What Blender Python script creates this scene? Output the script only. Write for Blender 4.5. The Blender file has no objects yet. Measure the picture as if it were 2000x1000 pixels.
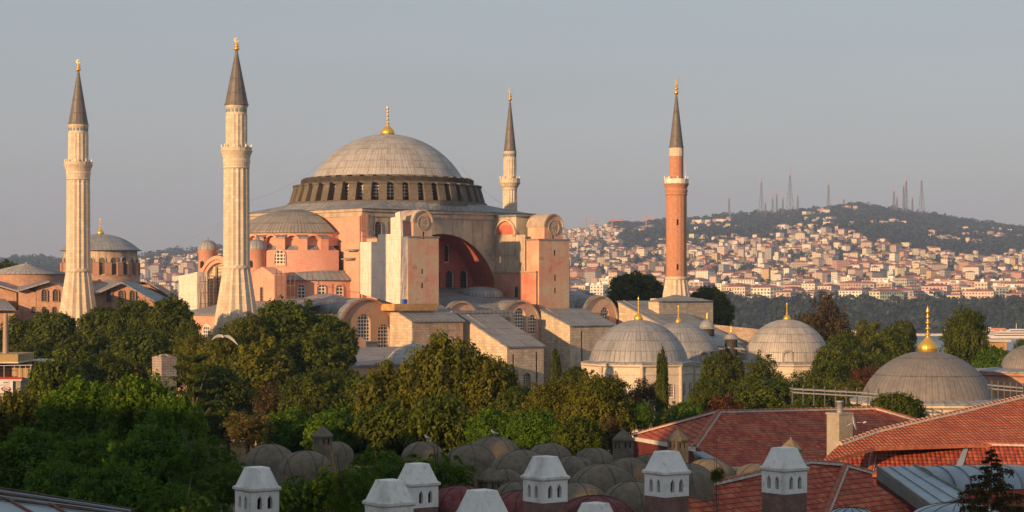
import bpy, bmesh, math, random
import numpy as np
from mathutils import Vector, Matrix, noise
from mathutils.geometry import tessellate_polygon
R = math.radians; PI = math.pi
random.seed(7); rng = np.random.default_rng(7)
SC = bpy.context.scene; COL = SC.collection

# ---------------------------------------------------------------- camera
AZ = R(41.3)                       # heading measured from the basilica's long axis
FW = Vector((math.sin(AZ), math.cos(AZ), 0)); RT = Vector((math.cos(AZ), -math.sin(AZ), 0))
FP, HOR = 3900.0, 560.0            # focal length and horizon in 2000 px photo units
CAM = Vector((-240.985, -311.408, 25.6))
cd = bpy.data.cameras.new('camera'); co = bpy.data.objects.new('camera', cd); COL.objects.link(co)
co.location = CAM
co.rotation_euler = (PI/2, 0, -AZ)
cd.sensor_width = 36; cd.lens = 36*FP/2000; cd.shift_y = (HOR-500)/2000
cd.clip_start = 1; cd.clip_end = 40000
SC.camera = co

# ---------------------------------------------------------------- light
SUN_EL, SUN_AZ = 10.5, 11.0
sd = Vector((-math.cos(R(SUN_EL))*math.cos(R(SUN_AZ)), -math.cos(R(SUN_EL))*math.sin(R(SUN_AZ)), math.sin(R(SUN_EL))))
ld = bpy.data.lights.new('sun', 'SUN'); ld.energy = 5.0; ld.angle = R(0.6); ld.color = (1.0, 0.59, 0.27)
lo = bpy.data.objects.new('sun', ld); COL.objects.link(lo); lo.rotation_euler = sd.to_track_quat('Z', 'Y').to_euler(); lo.location = (0, 0, 300)
W = bpy.data.worlds.new('World'); SC.world = W; W.use_nodes = True
nt = W.node_tree; bg = nt.nodes['Background']
sky = nt.nodes.new('ShaderNodeTexSky'); sky.sky_type = 'NISHITA'; sky.sun_disc = False
sky.sun_elevation = R(SUN_EL); sky.sun_rotation = math.atan2(sd.x, sd.y); sky.altitude = 60; sky.air_density = 1.0; sky.dust_density = 1.2; sky.ozone_density = 2.0
hs = nt.nodes.new('ShaderNodeHueSaturation'); hs.inputs['Saturation'].default_value = 0.6
# thin even haze layer of the evening air over the clear-sky model: bluish overhead, faintly pink near the horizon
tc = nt.nodes.new('ShaderNodeTexCoord'); sxyz = nt.nodes.new('ShaderNodeSeparateXYZ'); nt.links.new(tc.outputs['Generated'], sxyz.inputs[0])
rp = nt.nodes.new('ShaderNodeValToRGB'); rp.color_ramp.elements[0].position = 0.0; rp.color_ramp.elements[0].color = (3.60/4, 2.98/4, 2.80/4, 1)
rp.color_ramp.elements[1].position = .15; rp.color_ramp.elements[1].color = (2.68/4, 3.02/4, 3.22/4, 1)
nt.links.new(sxyz.outputs[2], rp.inputs[0])
sc4 = nt.nodes.new('ShaderNodeMix'); sc4.data_type = 'RGBA'; sc4.blend_type = 'MULTIPLY'; sc4.inputs[0].default_value = 1; sc4.inputs['B'].default_value = (4, 4, 4, 1); sc4.clamp_result = False
# very thin uneven veil in the haze
vm = nt.nodes.new('ShaderNodeMapping'); vm.inputs['Scale'].default_value = (2.0, 2.0, 14.0); nt.links.new(tc.outputs['Generated'], vm.inputs[0])
vn = nt.nodes.new('ShaderNodeTexNoise'); vn.inputs['Scale'].default_value = 2.2; vn.inputs['Detail'].default_value = 4; nt.links.new(vm.outputs[0], vn.inputs['Vector'])
vr = nt.nodes.new('ShaderNodeMapRange'); vr.inputs['From Min'].default_value = .3; vr.inputs['From Max'].default_value = .7; vr.inputs['To Min'].default_value = .965; vr.inputs['To Max'].default_value = 1.03; nt.links.new(vn.outputs['Fac'], vr.inputs[0])
vx = nt.nodes.new('ShaderNodeVectorMath'); vx.operation = 'SCALE'; nt.links.new(rp.outputs[0], vx.inputs[0]); nt.links.new(vr.outputs[0], vx.inputs['Scale'])
nt.links.new(vx.outputs[0], sc4.inputs['A'])
mx = nt.nodes.new('ShaderNodeMix'); mx.data_type = 'RGBA'; mx.inputs[0].default_value = .72
nt.links.new(sky.outputs[0], hs.inputs['Color']); nt.links.new(hs.outputs[0], mx.inputs['A']); nt.links.new(sc4.outputs['Result'], mx.inputs['B'])
nt.links.new(mx.outputs['Result'], bg.inputs[0]); bg.inputs[1].default_value = 0.113
SC.view_settings.view_transform = 'Standard'; SC.view_settings.look = 'None'; SC.view_settings.exposure = 0.38; SC.view_settings.gamma = 1.0
try:
    SC.cycles.volume_bounces = 0; SC.cycles.max_bounces = 5; SC.cycles.diffuse_bounces = 2; SC.cycles.transmission_bounces = 2; SC.cycles.transparent_max_bounces = 8
except Exception: pass

# ---------------------------------------------------------------- helpers
def ray(px): return FW + RT*((px-1000)/FP)
def Dp(px, py, t): d = ray(px); return Vector((CAM.x+d.x*t, CAM.y+d.y*t, CAM.z+t*(HOR-py)/FP))
def V(px, py, v): d = ray(px); return Dp(px, py, (v-CAM.y)/d.y)
def U(px, py, u): d = ray(px); return Dp(px, py, (u-CAM.x)/d.x)
def plane3(a, b, c): n = (b-a).cross(c-a).normalized(); return n, n.dot(a)
def hit(px, py, pl):
    d = ray(px); d = Vector((d.x, d.y, (HOR-py)/FP)); n, k = pl
    return CAM + d*((k-n.dot(CAM))/n.dot(d))

WO = {}
def worg(o): return WO.get(o.name, Vector((0, 0, 0)))
def tag(o, label=None, cat=None, group=None, kind=None):
    if label: o['label'] = label
    if cat: o['category'] = cat
    if group: o['group'] = group
    if kind: o['kind'] = kind
    return o
def thing(name, label, cat, loc=(0, 0, 0), group=None, rz=0):
    o = bpy.data.objects.new(name, None); COL.objects.link(o); o.location = loc; o.rotation_euler = (0, 0, rz)
    o.empty_display_size = 1; WO[o.name] = Vector(loc); return tag(o, label, cat, group)

class MB:
    def __init__(s): s.v = []; s.f = []; s.m = []; s.uv = []; s.mats = []; s.sm = []
    def mi(s, mat):
        if mat not in s.mats: s.mats.append(mat)
        return s.mats.index(mat)
    def face(s, pts, mat, uv=None, smooth=False):
        b = len(s.v); pts = [Vector(p) for p in pts]; s.v += pts; s.f.append(list(range(b, b+len(pts)))); s.m.append(s.mi(mat)); s.sm.append(smooth)
        if uv is None:
            n = Vector((0, 0, 0))
            for i in range(len(pts)): n += pts[i].cross(pts[(i+1) % len(pts)]) if False else (pts[i]-pts[0]).cross(pts[(i+1) % len(pts)]-pts[0])
            if n.length < 1e-12: n = Vector((0, 0, 1))
            n.normalize()
            if abs(n.z) > .999: uv = [(p.x, p.y) for p in pts]
            else:
                t = Vector((-n.y, n.x, 0)).normalized(); w = n.cross(t)
                uv = [(p.dot(t), p.dot(w)) for p in pts]
        s.uv += uv
    def box(s, x0, x1, y0, y1, z0, z1, mat, faces='xXyYzZ', top=None):
        P = lambda i, j, k: ((x0, x1)[i], (y0, y1)[j], (z0, z1)[k])
        q = {'x': [(0,1,0),(0,0,0),(0,0,1),(0,1,1)], 'X': [(1,0,0),(1,1,0),(1,1,1),(1,0,1)], 'y': [(0,0,0),(1,0,0),(1,0,1),(0,0,1)],
             'Y': [(1,1,0),(0,1,0),(0,1,1),(1,1,1)], 'z': [(0,1,0),(1,1,0),(1,0,0),(0,0,0)], 'Z': [(0,0,1),(1,0,1),(1,1,1),(0,1,1)]}
        for k in faces: s.face([P(*c) for c in q[k]], top if (top and k == 'Z') else mat)
        return s
    def prism(s, poly, vec, mat, cap0=True, cap1=True, side=None):   # poly: 3D points, extruded by vec
        vec = Vector(vec); p = [Vector(q) for q in poly]; n = len(p)
        nn = Vector((0, 0, 0))
        for i in range(n): nn += (p[i]-p[0]).cross(p[(i+1) % n]-p[0])
        if nn.dot(vec) < 0: p.reverse()
        tr = tessellate_polygon([p]) if n > 4 else None
        def cap(pp, flip):
            if tr is None: s.face(pp[::-1] if flip else pp, mat)
            else:
                for a, b, c in tr:
                    t = [pp[a], pp[b], pp[c]]
                    k = (t[1]-t[0]).cross(t[2]-t[0]).dot(vec)
                    if (k < 0) != flip: t.reverse()
                    s.face(t, mat)
        if cap1: cap([q+vec for q in p], False)
        if cap0: cap(p, True)
        for i in range(n):
            a, b = p[i], p[(i+1) % n]
            s.face([a, b, b+vec, a+vec], side or mat)
        return s
    def lathe(s, c, prof, n=32, a0=0, a1=2*PI, mat=None, us=1.0, vs=1.0, smooth=True, vmode='arc', u_abs=None, ry=1.0):
        c = Vector(c); L = 0.0; full = abs(a1-a0-2*PI) < 1e-6
        for k in range(len(prof)-1):
            r0, z0 = prof[k]; r1, z1 = prof[k+1]; dl = math.hypot(r1-r0, z1-z0)
            mm = mat[k] if isinstance(mat, (list, tuple)) else mat
            for i in range(n):
                t0 = a0+(a1-a0)*i/n; t1 = a0+(a1-a0)*(i+1)/n
                pt = lambda r, z, t: c+Vector((r*math.cos(t), r*math.sin(t)*ry, z))
                uu0 = t0*us; uu1 = t1*us
                P = [pt(r0, z0, t0), pt(r0, z0, t1), pt(r1, z1, t1), pt(r1, z1, t0)]
                Q = [(uu0, L*vs), (uu1, L*vs), (uu1, (L+dl)*vs), (uu0, (L+dl)*vs)]
                if r1 < 1e-4: P.pop(3); Q.pop(3)
                elif r0 < 1e-4: P.pop(1); Q.pop(1)
                s.face(P, mm, Q, smooth)
            L += dl
        return s
    def tube(s, pts, r, mat, n=6, taper=None):
        pts = [Vector(p) for p in pts]; rings = []
        for i, p in enumerate(pts):
            d = (pts[min(i+1, len(pts)-1)]-pts[max(i-1, 0)]).normalized()
            x = d.orthogonal().normalized(); y = d.cross(x); rr = r if taper is None else r+(taper-r)*i/(len(pts)-1)
            rings.append([p+(x*math.cos(2*PI*k/n)+y*math.sin(2*PI*k/n))*rr for k in range(n)])
        for i in range(len(rings)-1):
            for k in range(n):
                s.face([rings[i][k], rings[i][(k+1) % n], rings[i+1][(k+1) % n], rings[i+1][k]], mat, smooth=True)
        s.face(rings[0][::-1], mat); s.face(rings[-1], mat)
        return s
    def bar(s, a, b, w, mat, up=(0, 0, 1)):
        a, b = Vector(a), Vector(b); d = (b-a).normalized(); up = Vector(up)
        x = d.cross(up)
        if x.length < 1e-3: x = Vector((1, 0, 0))
        x.normalize(); y = x.cross(d); h = w/2
        s.prism([a+x*h+y*h, a-x*h+y*h, a-x*h-y*h, a+x*h-y*h], b-a, mat); return s
    def build(s, name, parent=None, label=None, weld=True, origin=None):
        me = bpy.data.meshes.new(name); org = worg(parent) if parent else (Vector(origin) if origin is not None else Vector((0, 0, 0)))
        me.from_pydata([tuple(p-org) for p in s.v], [], s.f)
        for m in s.mats: me.materials.append(m)
        me.polygons.foreach_set('material_index', s.m); me.polygons.foreach_set('use_smooth', s.sm)
        uvl = me.uv_layers.new(name='UVMap'); uvl.data.foreach_set('uv', [c for q in s.uv for c in q])
        if weld:
            bm = bmesh.new(); bm.from_mesh(me); bmesh.ops.remove_doubles(bm, verts=bm.verts, dist=0.0008); bm.to_mesh(me); bm.free()
        me.update(); o = bpy.data.objects.new(name, me); COL.objects.link(o)
        if parent: o.parent = parent; WO[o.name] = org
        elif origin is not None: o.location = origin; WO[o.name] = Vector(origin)
        if label: o['label'] = label
        return o

def arch(cx, z0, w, h, n=10, pointed=0):   # opening outline: flat foot, round head; h is the total height
    r = w/2; pts = [(cx-r, z0), (cx+r, z0)]
    zc = z0+h-r*(1+pointed)
    for i in range(n+1):
        t = PI*i/n; pts.append((cx+r*math.cos(t), zc+r*(1+pointed)*math.sin(t)**(1.0 if not pointed else .8)))
    return pts
def circ(cx, cz, r, n=20): return [(cx+r*math.cos(2*PI*i/n), cz+r*math.sin(2*PI*i/n)) for i in range(n)]
def wall(mb, O, X, outer, holes, mat, depth=0.45, reveal=None):
    O = Vector(O); X = Vector(X).normalized(); N = X.cross(Vector((0, 0, 1)))   # outward normal
    to = lambda p, d=0: O+X*p[0]+Vector((0, 0, p[1]))-N*d
    loops = [[Vector((p[0], p[1], 0)) for p in outer]]+[[Vector((p[0], p[1], 0)) for p in h] for h in holes]
    flat = [p for l in loops for p in l]
    for a, b, c in tessellate_polygon(loops):
        t = [flat[a], flat[b], flat[c]]
        if (t[1]-t[0]).cross(t[2]-t[0]).z < 0: t.reverse()
        q = [to(p) for p in t]
        if (q[1]-q[0]).cross(q[2]-q[0]).dot(N) < 0: q.reverse()
        mb.face(q, mat)
    for h in holes:
        k = len(h)
        for i in range(k):
            a, b = h[i], h[(i+1) % k]
            mb.face([to(a), to(a, depth), to(b, depth), to(b)], reveal or mat)
    return to
def window(parent, O, X, hole, glass, frame, depth=0.45, fw=0.14, name='window', proud=0.0, inset=None):
    """pane at the back of an opening plus a real frame ring standing 6 cm before it"""
    O = Vector(O); X = Vector(X).normalized(); N = X.cross(Vector((0, 0, 1))); mb = MB()
    to = lambda p, d: O+X*p[0]+Vector((0, 0, p[1]))-N*d
    cx = sum(p[0] for p in hole)/len(hole); cz = sum(p[1] for p in hole)/len(hole); dd = depth-0.02
    P = [to(p, dd) for p in hole]; c = to((cx, cz), dd)
    for i in range(len(hole)):
        a, b = hole[i], hole[(i+1) % len(hole)]
        mb.face([c, P[i], P[(i+1) % len(P)]], glass, uv=[(cx, cz), a, b])
    if frame:
        sc = lambda p: (cx+(p[0]-cx)*(1-fw*2/max(.3, max(q[0] for q in hole)-min(q[0] for q in hole))), cz+(p[1]-cz)*(1-fw*2/max(.3, max(q[1] for q in hole)-min(q[1] for q in hole))))
        for i in range(len(hole)):
            a, b = hole[i], hole[(i+1) % len(hole)]
            mb.face([to(a, dd-.08), to(b, dd-.08), to(sc(b), dd-.08), to(sc(a), dd-.08)], frame)
            mb.face([to(sc(a), dd-.08), to(sc(b), dd-.08), to(sc(b), dd), to(sc(a), dd)], frame)
    return mb.build(name, parent)
def copy_child(o, parent, loc=None, rz=None):
    c = o.copy(); COL.objects.link(c); c.parent = parent
    if loc is not None: c.location = loc
    if rz is not None: c.rotation_euler = (0, 0, rz)
    return c
def copy_tree(o, parent=None):
    c = o.copy(); COL.objects.link(c); c.parent = parent
    for ch in list(o.children): copy_tree(ch, c)
    return c

# ---------------------------------------------------------------- materials
class NT:
    def __init__(s, name):
        s.m = bpy.data.materials.new(name); s.m.use_nodes = True; s.t = s.m.node_tree; s.b = s.t.nodes['Principled BSDF']; s.b.inputs['Roughness'].default_value = .85
        s.b.inputs['Specular IOR Level'].default_value = .25
    def n(s, typ, **kw):
        x = s.t.nodes.new(typ)
        for k, v in kw.items():
            if k.startswith('_'): setattr(x, k[1:], v)
            else: x.inputs[k.replace('__', ' ')].default_value = v
        return x
    def l(s, a, b): s.t.links.new(a, b)
    def pos(s, scale=(1, 1, 1), src='pos'):
        if src == 'uv': o = s.n('ShaderNodeTexCoord').outputs['UV']
        elif src == 'obj': o = s.n('ShaderNodeTexCoord').outputs['Object']
        else: o = s.n('ShaderNodeNewGeometry').outputs['Position']
        mp = s.n('ShaderNodeMapping', Scale=scale); s.l(o, mp.inputs[0]); return mp.outputs[0]
    def noise(s, vec, scale, detail=4, rough=.6, lo=.35, hi=.65):
        x = s.n('ShaderNodeTexNoise', Scale=scale, Detail=detail, Roughness=rough); s.l(vec, x.inputs['Vector'])
        r = s.n('ShaderNodeMapRange', **{'From__Min': lo, 'From__Max': hi}); s.l(x.outputs['Fac'], r.inputs[0]); return r.outputs[0]
    def mix(s, f, a, b, mode='MIX'):
        x = s.t.nodes.new('ShaderNodeMix'); x.data_type = 'RGBA'; x.blend_type = mode
        for v, k in ((f, 0), (a, 'A'), (b, 'B')):
            if isinstance(v, (int, float)): x.inputs[k].default_value = v
            elif isinstance(v, (tuple, list)): x.inputs[k].default_value = (*v[:3], 1)
            else: s.l(v, x.inputs[k])
        return x.outputs['Result']
    def math(s, op, a, b=0.0, c=0.0):
        x = s.t.nodes.new('ShaderNodeMath'); x.operation = op
        for i, v in enumerate((a, b, c)):
            if isinstance(v, (int, float)): x.inputs[i].default_value = v
            else: s.l(v, x.inputs[i])
        return x.outputs[0]
    def col(s, c): 
        if isinstance(c, (tuple, list)): s.b.inputs['Base Color'].default_value = (*c[:3], 1)
        else: s.l(c, s.b.inputs['Base Color'])
    def bump(s, h, strength=.3, dist=.05):
        b = s.n('ShaderNodeBump', Strength=strength, Distance=dist); s.l(h, b.inputs['Height']); s.l(b.outputs[0], s.b.inputs['Normal'])
def plain(name, c, rough=.8, metal=0, var=.12, scale=.8):
    x = NT(name); p = x.pos(); f = x.noise(p, scale, 5)
    x.col(x.mix(f, tuple(k*(1-var) for k in c), tuple(min(1, k*(1+var)) for k in c)))
    x.b.inputs['Roughness'].default_value = rough; x.b.inputs['Metallic'].default_value = metal; return x.m
def plaster(name, c1, c2, stain, amt=.5, scale=.13, streak=.35):
    x = NT(name); p = x.pos(); sp = x.pos((.9, .9, .07)); fp = x.pos((1, 1, 1))
    a = x.noise(p, scale, 6, .65, .38, .62); c = x.mix(a, c1, c2)
    b = x.noise(sp, .9, 5, .6, .5, .72); c = x.mix(x.math('MULTIPLY', b, streak), c, stain)
    d = x.noise(p, scale*2.7, 8, .7, .56, .66); c = x.mix(x.math('MULTIPLY', d, amt), c, stain)
    e = x.noise(fp, 3.0, 6, .7, .3, .7); c = x.mix(e, x.mix(.12, c, (0, 0, 0)), x.mix(.08, c, (1, 1, 1)))
    x.col(c); x.bump(e, .25, .06); x.b.inputs['Roughness'].default_value = .95; return x.m
def masonry(name, cs, mortar, bw, bh, stain=(.12, .09, .07), amt=.4, ms=.012, bias=0.0, scale=.25):
    x = NT(name); uv = x.pos(src='uv'); p = x.pos()
    br = x.n('ShaderNodeTexBrick', _offset=.5, Scale=1.0); br.inputs['Brick Width'].default_value = bw; br.inputs['Row Height'].default_value = bh
    br.inputs['Mortar Size'].default_value = ms; br.inputs['Mortar Smooth'].default_value = .3; br.inputs['Bias'].default_value = bias
    br.inputs['Color1'].default_value = (*cs[0], 1); br.inputs['Color2'].default_value = (*cs[1], 1); br.inputs['Mortar'].default_value = (*mortar, 1); x.l(uv, br.inputs[0])
    a = x.noise(p, scale, 6, .65, .4, .62); c = x.mix(x.math('MULTIPLY', a, .55), br.outputs['Color'], cs[2] if len(cs) > 2 else cs[0])
    d = x.noise(x.pos((1, 1, .12)), .8, 6, .65, .5, .72); c = x.mix(x.math('MULTIPLY', d, amt), c, stain)
    e = x.noise(p, 2.2, 6, .7, .3, .7); c = x.mix(e, x.mix(.16, c, (0, 0, 0)), x.mix(.08, c, (1, 1, 1)))
    x.col(c); h = x.math('SUBTRACT', e, br.outputs['Fac']); x.bump(h, .35, .05); x.b.inputs['Roughness'].default_value = .95; return x.m
def lead(name, c1, c2, seamw=.05, panel=1.0, seam=1.0, dark=.45, rough=.55, streak=.35, off=0.5, rib=0.0, top=None):
    """sheet lead: UV u counts ribs (or metres/seam), v runs up the slope"""
    x = NT(name); uv = x.pos((1/seam, 1/panel, 1), 'uv'); p = x.pos()
    br = x.n('ShaderNodeTexBrick', _offset=off, Scale=1.0); br.inputs['Brick Width'].default_value = 1.0; br.inputs['Row Height'].default_value = 1.0
    br.inputs['Mortar Size'].default_value = seamw; br.inputs['Mortar Smooth'].default_value = .6
    br.inputs['Color1'].default_value = (*c1, 1); br.inputs['Color2'].default_value = (*c2, 1); br.inputs['Mortar'].default_value = tuple(k*dark for k in c1)+(1,); x.l(uv, br.inputs[0])
    a = x.noise(p, .35, 6, .65, .38, .62); c = x.mix(x.math('MULTIPLY', a, .5), br.outputs['Color'], tuple(min(1, k*1.35) for k in c2))
    st = x.noise(x.pos((2.5/seam, .10/panel, 1), 'uv'), 1.4, 4, .6, .48, .75); c = x.mix(x.math('MULTIPLY', st, streak), c, tuple(k*.45 for k in c1))
    if rib or top:
        us_ = x.n('ShaderNodeSeparateXYZ'); x.l(x.n('ShaderNodeTexCoord').outputs['UV'], us_.inputs[0])
    if rib:
        rb_ = x.math('LESS_THAN', x.math('ABSOLUTE', x.math('SUBTRACT', x.math('FRACT', us_.outputs[0]), .5)), .16); c = x.mix(x.math('MULTIPLY', rb_, rib), c, (.05, .045, .045))
    if top:
        tn = x.noise(x.pos((.9, .02, 1), 'uv'), 2.0, 3, .6, .2, .8); tm = x.n('ShaderNodeMapRange', **{'From__Min': top[0], 'From__Max': top[1]}); x.l(x.math('ADD', us_.outputs[1], x.math('MULTIPLY', tn, 5.0)), tm.inputs[0]); c = x.mix(x.math('MULTIPLY', tm.outputs[0], .62), c, (.10, .095, .10))
    e = x.noise(p, 1.7, 6, .7, .3, .7); c = x.mix(e, x.mix(.12, c, (0, 0, 0)), x.mix(.06, c, (1, 1, 1)))
    x.col(c); x.bump(x.math('ADD', br.outputs['Fac'], x.math('MULTIPLY', e, .25)), .5, .08)
    x.b.inputs['Roughness'].default_value = rough; x.b.inputs['Metallic'].default_value = .15; return x.m
def lattice(name, bar, glass, pitch=.55, wid=.22):
    x = NT(name); uv = x.pos((1/pitch, 1/pitch, 1), 'uv')
    br = x.n('ShaderNodeTexBrick', _offset=0.0, Scale=1.0); br.inputs['Brick Width'].default_value = 1; br.inputs['Row Height'].default_value = 1
    br.inputs['Mortar Size'].default_value = wid/2; br.inputs['Mortar Smooth'].default_value = .1
    br.inputs['Color1'].default_value = (*glass, 1); br.inputs['Color2'].default_value = tuple(k*1.6 for k in glass)+(1,); br.inputs['Mortar'].default_value = (*bar, 1); x.l(uv, br.inputs[0])
    x.col(br.outputs['Color']); x.bump(br.outputs['Fac'], .6, .05); x.b.inputs['Roughness'].default_value = .5; return x.m
def tiles(name, c1, c2, c3, pitch=.30, row=.42):
    x = NT(name); uv = x.n('ShaderNodeTexCoord').outputs['UV']; sp = x.n('ShaderNodeSeparateXYZ'); x.l(uv, sp.inputs[0]); p = x.pos()
    br = x.n('ShaderNodeTexBrick', _offset=0.0, Scale=1.0); br.inputs['Brick Width'].default_value = pitch; br.inputs['Row Height'].default_value = row
    br.inputs['Mortar Size'].default_value = 0.0; br.inputs['Color1'].default_value = (*c1, 1); br.inputs['Color2'].default_value = (*c2, 1); br.inputs['Bias'].default_value = -.1; x.l(uv, br.inputs[0])
    wob = x.math('MULTIPLY', x.noise(p, 1.3, 3, .6, 0, 1), .10)
    v = x.math('FRACT', x.math('DIVIDE', x.math('ADD', sp.outputs[1], wob), row)); u = x.math('FRACT', x.math('DIVIDE', sp.outputs[0], pitch))
    hump = x.math('SINE', x.math('MULTIPLY', u, PI)); 
    edge = x.math('LESS_THAN', v, .20)
    c = br.outputs['Color']; a = x.noise(p, .5, 6, .7, .4, .62); c = x.mix(x.math('MULTIPLY', a, .6), c, c3)
    fl = x.noise(x.pos((1.2, 1.2, 3)), 1.4, 3, .5, .56, .66); c = x.mix(x.math('MULTIPLY', fl, .45), c, (.50, .24, .14))
    bl = x.noise(x.pos((1, 1, 1)), 2.3, 4, .6, .60, .68); c = x.mix(x.math('MULTIPLY', bl, .5), c, (.05, .03, .025))
    c = x.mix(x.math('MULTIPLY', edge, .72), c, (.03, .012, .01))
    x.col(c); x.bump(x.math('ADD', hump, x.math('MULTIPLY', x.math('SUBTRACT', 1.0, v), 1.4)), .9, .06); x.b.inputs['Roughness'].default_value = .8; return x.m
def leafmat(name, c1, c2, tip, tr=.35, hue=.5):
    x = NT(name); p = x.pos(); oi = x.n('ShaderNodeObjectInfo').outputs['Random']
    at = x.n('ShaderNodeAttribute'); at.attribute_name = 'leaf'; f = at.outputs['Fac']
    a = x.noise(p, .22, 4, .6, .38, .62); c = x.mix(a, c1, c2)
    c = x.mix(f, x.mix(.55, c, (0, 0, 0)), x.mix(.55, c, tip))
    c = x.mix(x.math('MULTIPLY', oi, .35), c, x.mix(.5, c1, c2))
    x.col(c); x.b.inputs['Roughness'].default_value = .6; x.b.inputs['Specular IOR Level'].default_value = .2
    tl = x.n('ShaderNodeBsdfTranslucent'); x.l(c, tl.inputs[0]); ms = x.n('ShaderNodeMixShader', Fac=tr)
    x.l(x.b.outputs[0], ms.inputs[1]); x.l(tl.outputs[0], ms.inputs[2])
    x.l(ms.outputs[0], x.t.nodes['Material Output'].inputs[0]); return x.m
def gold(name):
    x = NT(name); x.col((.95, .58, .12)); x.b.inputs['Metallic'].default_value = .85; x.b.inputs['Roughness'].default_value = .38; return x.m

M = {}
M['pink'] = plaster('pink_plaster', (.65, .285, .205), (.74, .37, .265), (.56, .38, .29), .5, .2, .5)
M['pinkpale'] = plaster('weathered_pink_plaster', (.68, .31, .22), (.62, .49, .33), (.46, .15, .11), .7, .19)
M['ochre'] = plaster('weathered_ochre_plaster', (.40, .32, .25), (.63, .51, .36), (.24, .12, .09), .8, .2, .85)
M['redwall'] = plaster('dark_red_plaster', (.48, .10, .07), (.56, .15, .10), (.26, .05, .04), .5)
M['redpink'] = plaster('worn_red_and_pink_plaster', (.50, .15, .09), (.60, .33, .22), (.50, .36, .25), .5, .2)
M['brownpl'] = plaster('brown_orange_plaster', (.40, .23, .15), (.47, .28, .18), (.24, .14, .10), .5, .25)
x_ = NT('scaffold_netting'); p_ = x_.pos(); b_1 = x_.n('ShaderNodeTexBrick', _offset=0.0, Scale=1.0); b_1.inputs['Brick Width'].default_value = 2.2; b_1.inputs['Row Height'].default_value = 2.0; b_1.inputs['Mortar Size'].default_value = .04; b_1.inputs['Color1'].default_value = (.80, .70, .61, 1); b_1.inputs['Color2'].default_value = (.84, .76, .68, 1); b_1.inputs['Mortar'].default_value = (.70, .60, .52, 1); x_.l(x_.pos(src='uv'), b_1.inputs[0])
w1 = x_.noise(x_.pos((1.2, 1.2, .25)), 1.1, 5, .6, .3, .7); w2 = x_.noise(p_, .9, 6, .7, .52, .66); x_.col(x_.mix(x_.math('MULTIPLY', w2, .45), b_1.outputs['Color'], (.56, .44, .36))); x_.bump(w1, .9, .35); M['tarp'] = x_.m
M['white'] = plaster('white_tarpaulin', (.74, .66, .60), (.80, .74, .70), (.55, .50, .47), .25, .3, .5)
M['stone'] = masonry('pale_limestone', ((.48, .38, .28), (.70, .60, .47), (.56, .44, .33)), (.28, .21, .16), 1.1, .5, (.26, .19, .14), .5, ms=.025)
M['minstone'] = masonry('minaret_limestone', ((.56, .46, .34), (.74, .64, .50), (.66, .54, .41)), (.40, .32, .25), .9, .6, (.36, .28, .21), .5, ms=.02)
M['rubble'] = masonry('rubble_and_brick', ((.40, .28, .20), (.62, .50, .37), (.44, .26, .18)), (.24, .17, .13), .8, .42, (.22, .14, .10), .5, ms=.03)
M['brick'] = masonry('red_brick', ((.42, .19, .12), (.50, .25, .16), (.46, .22, .14)), (.36, .25, .19), .6, .22, (.22, .12, .09), .4, ms=.02)
M['minbrick'] = masonry('orange_minaret_brick', ((.48, .20, .11), (.56, .25, .14), (.52, .22, .12)), (.42, .24, .17), .6, .26, (.30, .14, .10), .3, ms=.02)
M['irene'] = masonry('old_orange_brick', ((.44, .22, .14), (.54, .31, .20), (.36, .18, .12)), (.42, .31, .24), .7, .32, (.22, .13, .10), .55, ms=.03)
M['lead'] = lead('sheet_lead_flat', (.22, .225, .24), (.28, .285, .30), .05, 2.6, .75, rib=.28, streak=.5)
M['leaddome'] = lead('sheet_lead_dome', (.32, .29, .27), (.47, .44, .41), .06, 1.75, 1.0, .5, off=0.0, rib=.30, top=(16.5, 18.5))
M['leadgrey'] = lead('sheet_lead_grey', (.23, .235, .25), (.31, .31, .32), .05, 1.9, 1.0, .5, streak=.55, rib=.22)
M['leadsmooth'] = lead('sheet_lead_smooth', (.165, .152, .148), (.19, .175, .17), .04, 3.2, 1.0, .5, .6, .2, 0.0, .35)
M['leadsemi'] = lead('sheet_lead_streaked', (.27, .235, .20), (.34, .30, .26), .06, 3.5, 1.0, .4, .6, .9, rib=.35, top=(9.5, 13.0))
M['leadcone'] = lead('lead_cone', (.105, .095, .092), (.13, .115, .11), .03, 2.5, 1.0, .6, .5, .3)
M['cornice'] = plain('stone_cornice', (.42, .34, .27), var=.25, scale=.7)
M['drumstone'] = plaster('sooty_buttress_stone', (.135, .105, .075), (.095, .075, .055), (.04, .032, .025), .45, .5, .5)
M['drumdark'] = plain('dark_drum_wall', (.05, .043, .038), var=.3)  # one dark tone, darker than the buttresses
M['glassgrid'] = lattice('white_lattice_window', (.72, .66, .58), (.035, .035, .04), .62, .30)
M['glassfine'] = lattice('fine_lattice_window', (.50, .42, .33), (.05, .045, .045), .42, .30)
M['glassdark'] = lattice('dark_lattice_window', (.16, .13, .11), (.02, .02, .025), .5, .18)
M['glasswest'] = lattice('big_west_window_lattice', (.66, .56, .42), (.22, .17, .12), .62, .34)
M['dark'] = plain('dark_opening', (.02, .018, .016), var=.3)
M['gold'] = gold('gilded_metal')
M['grey'] = plain('grey_metal', (.35, .35, .36), .5, .4)
M['teal'] = plain('blue_tile_band', (.16, .24, .27), .5)
M['whitest'] = plain('white_marble', (.72, .66, .58), var=.2)
M['timber'] = plain('ochre_board', (.48, .28, .12), var=.2)
M['blue'] = plain('blue_sheet', (.04, .13, .45), var=.2)
M['rust'] = plain('rusty_scaffold_tube', (.20, .12, .08), var=.3)

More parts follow.
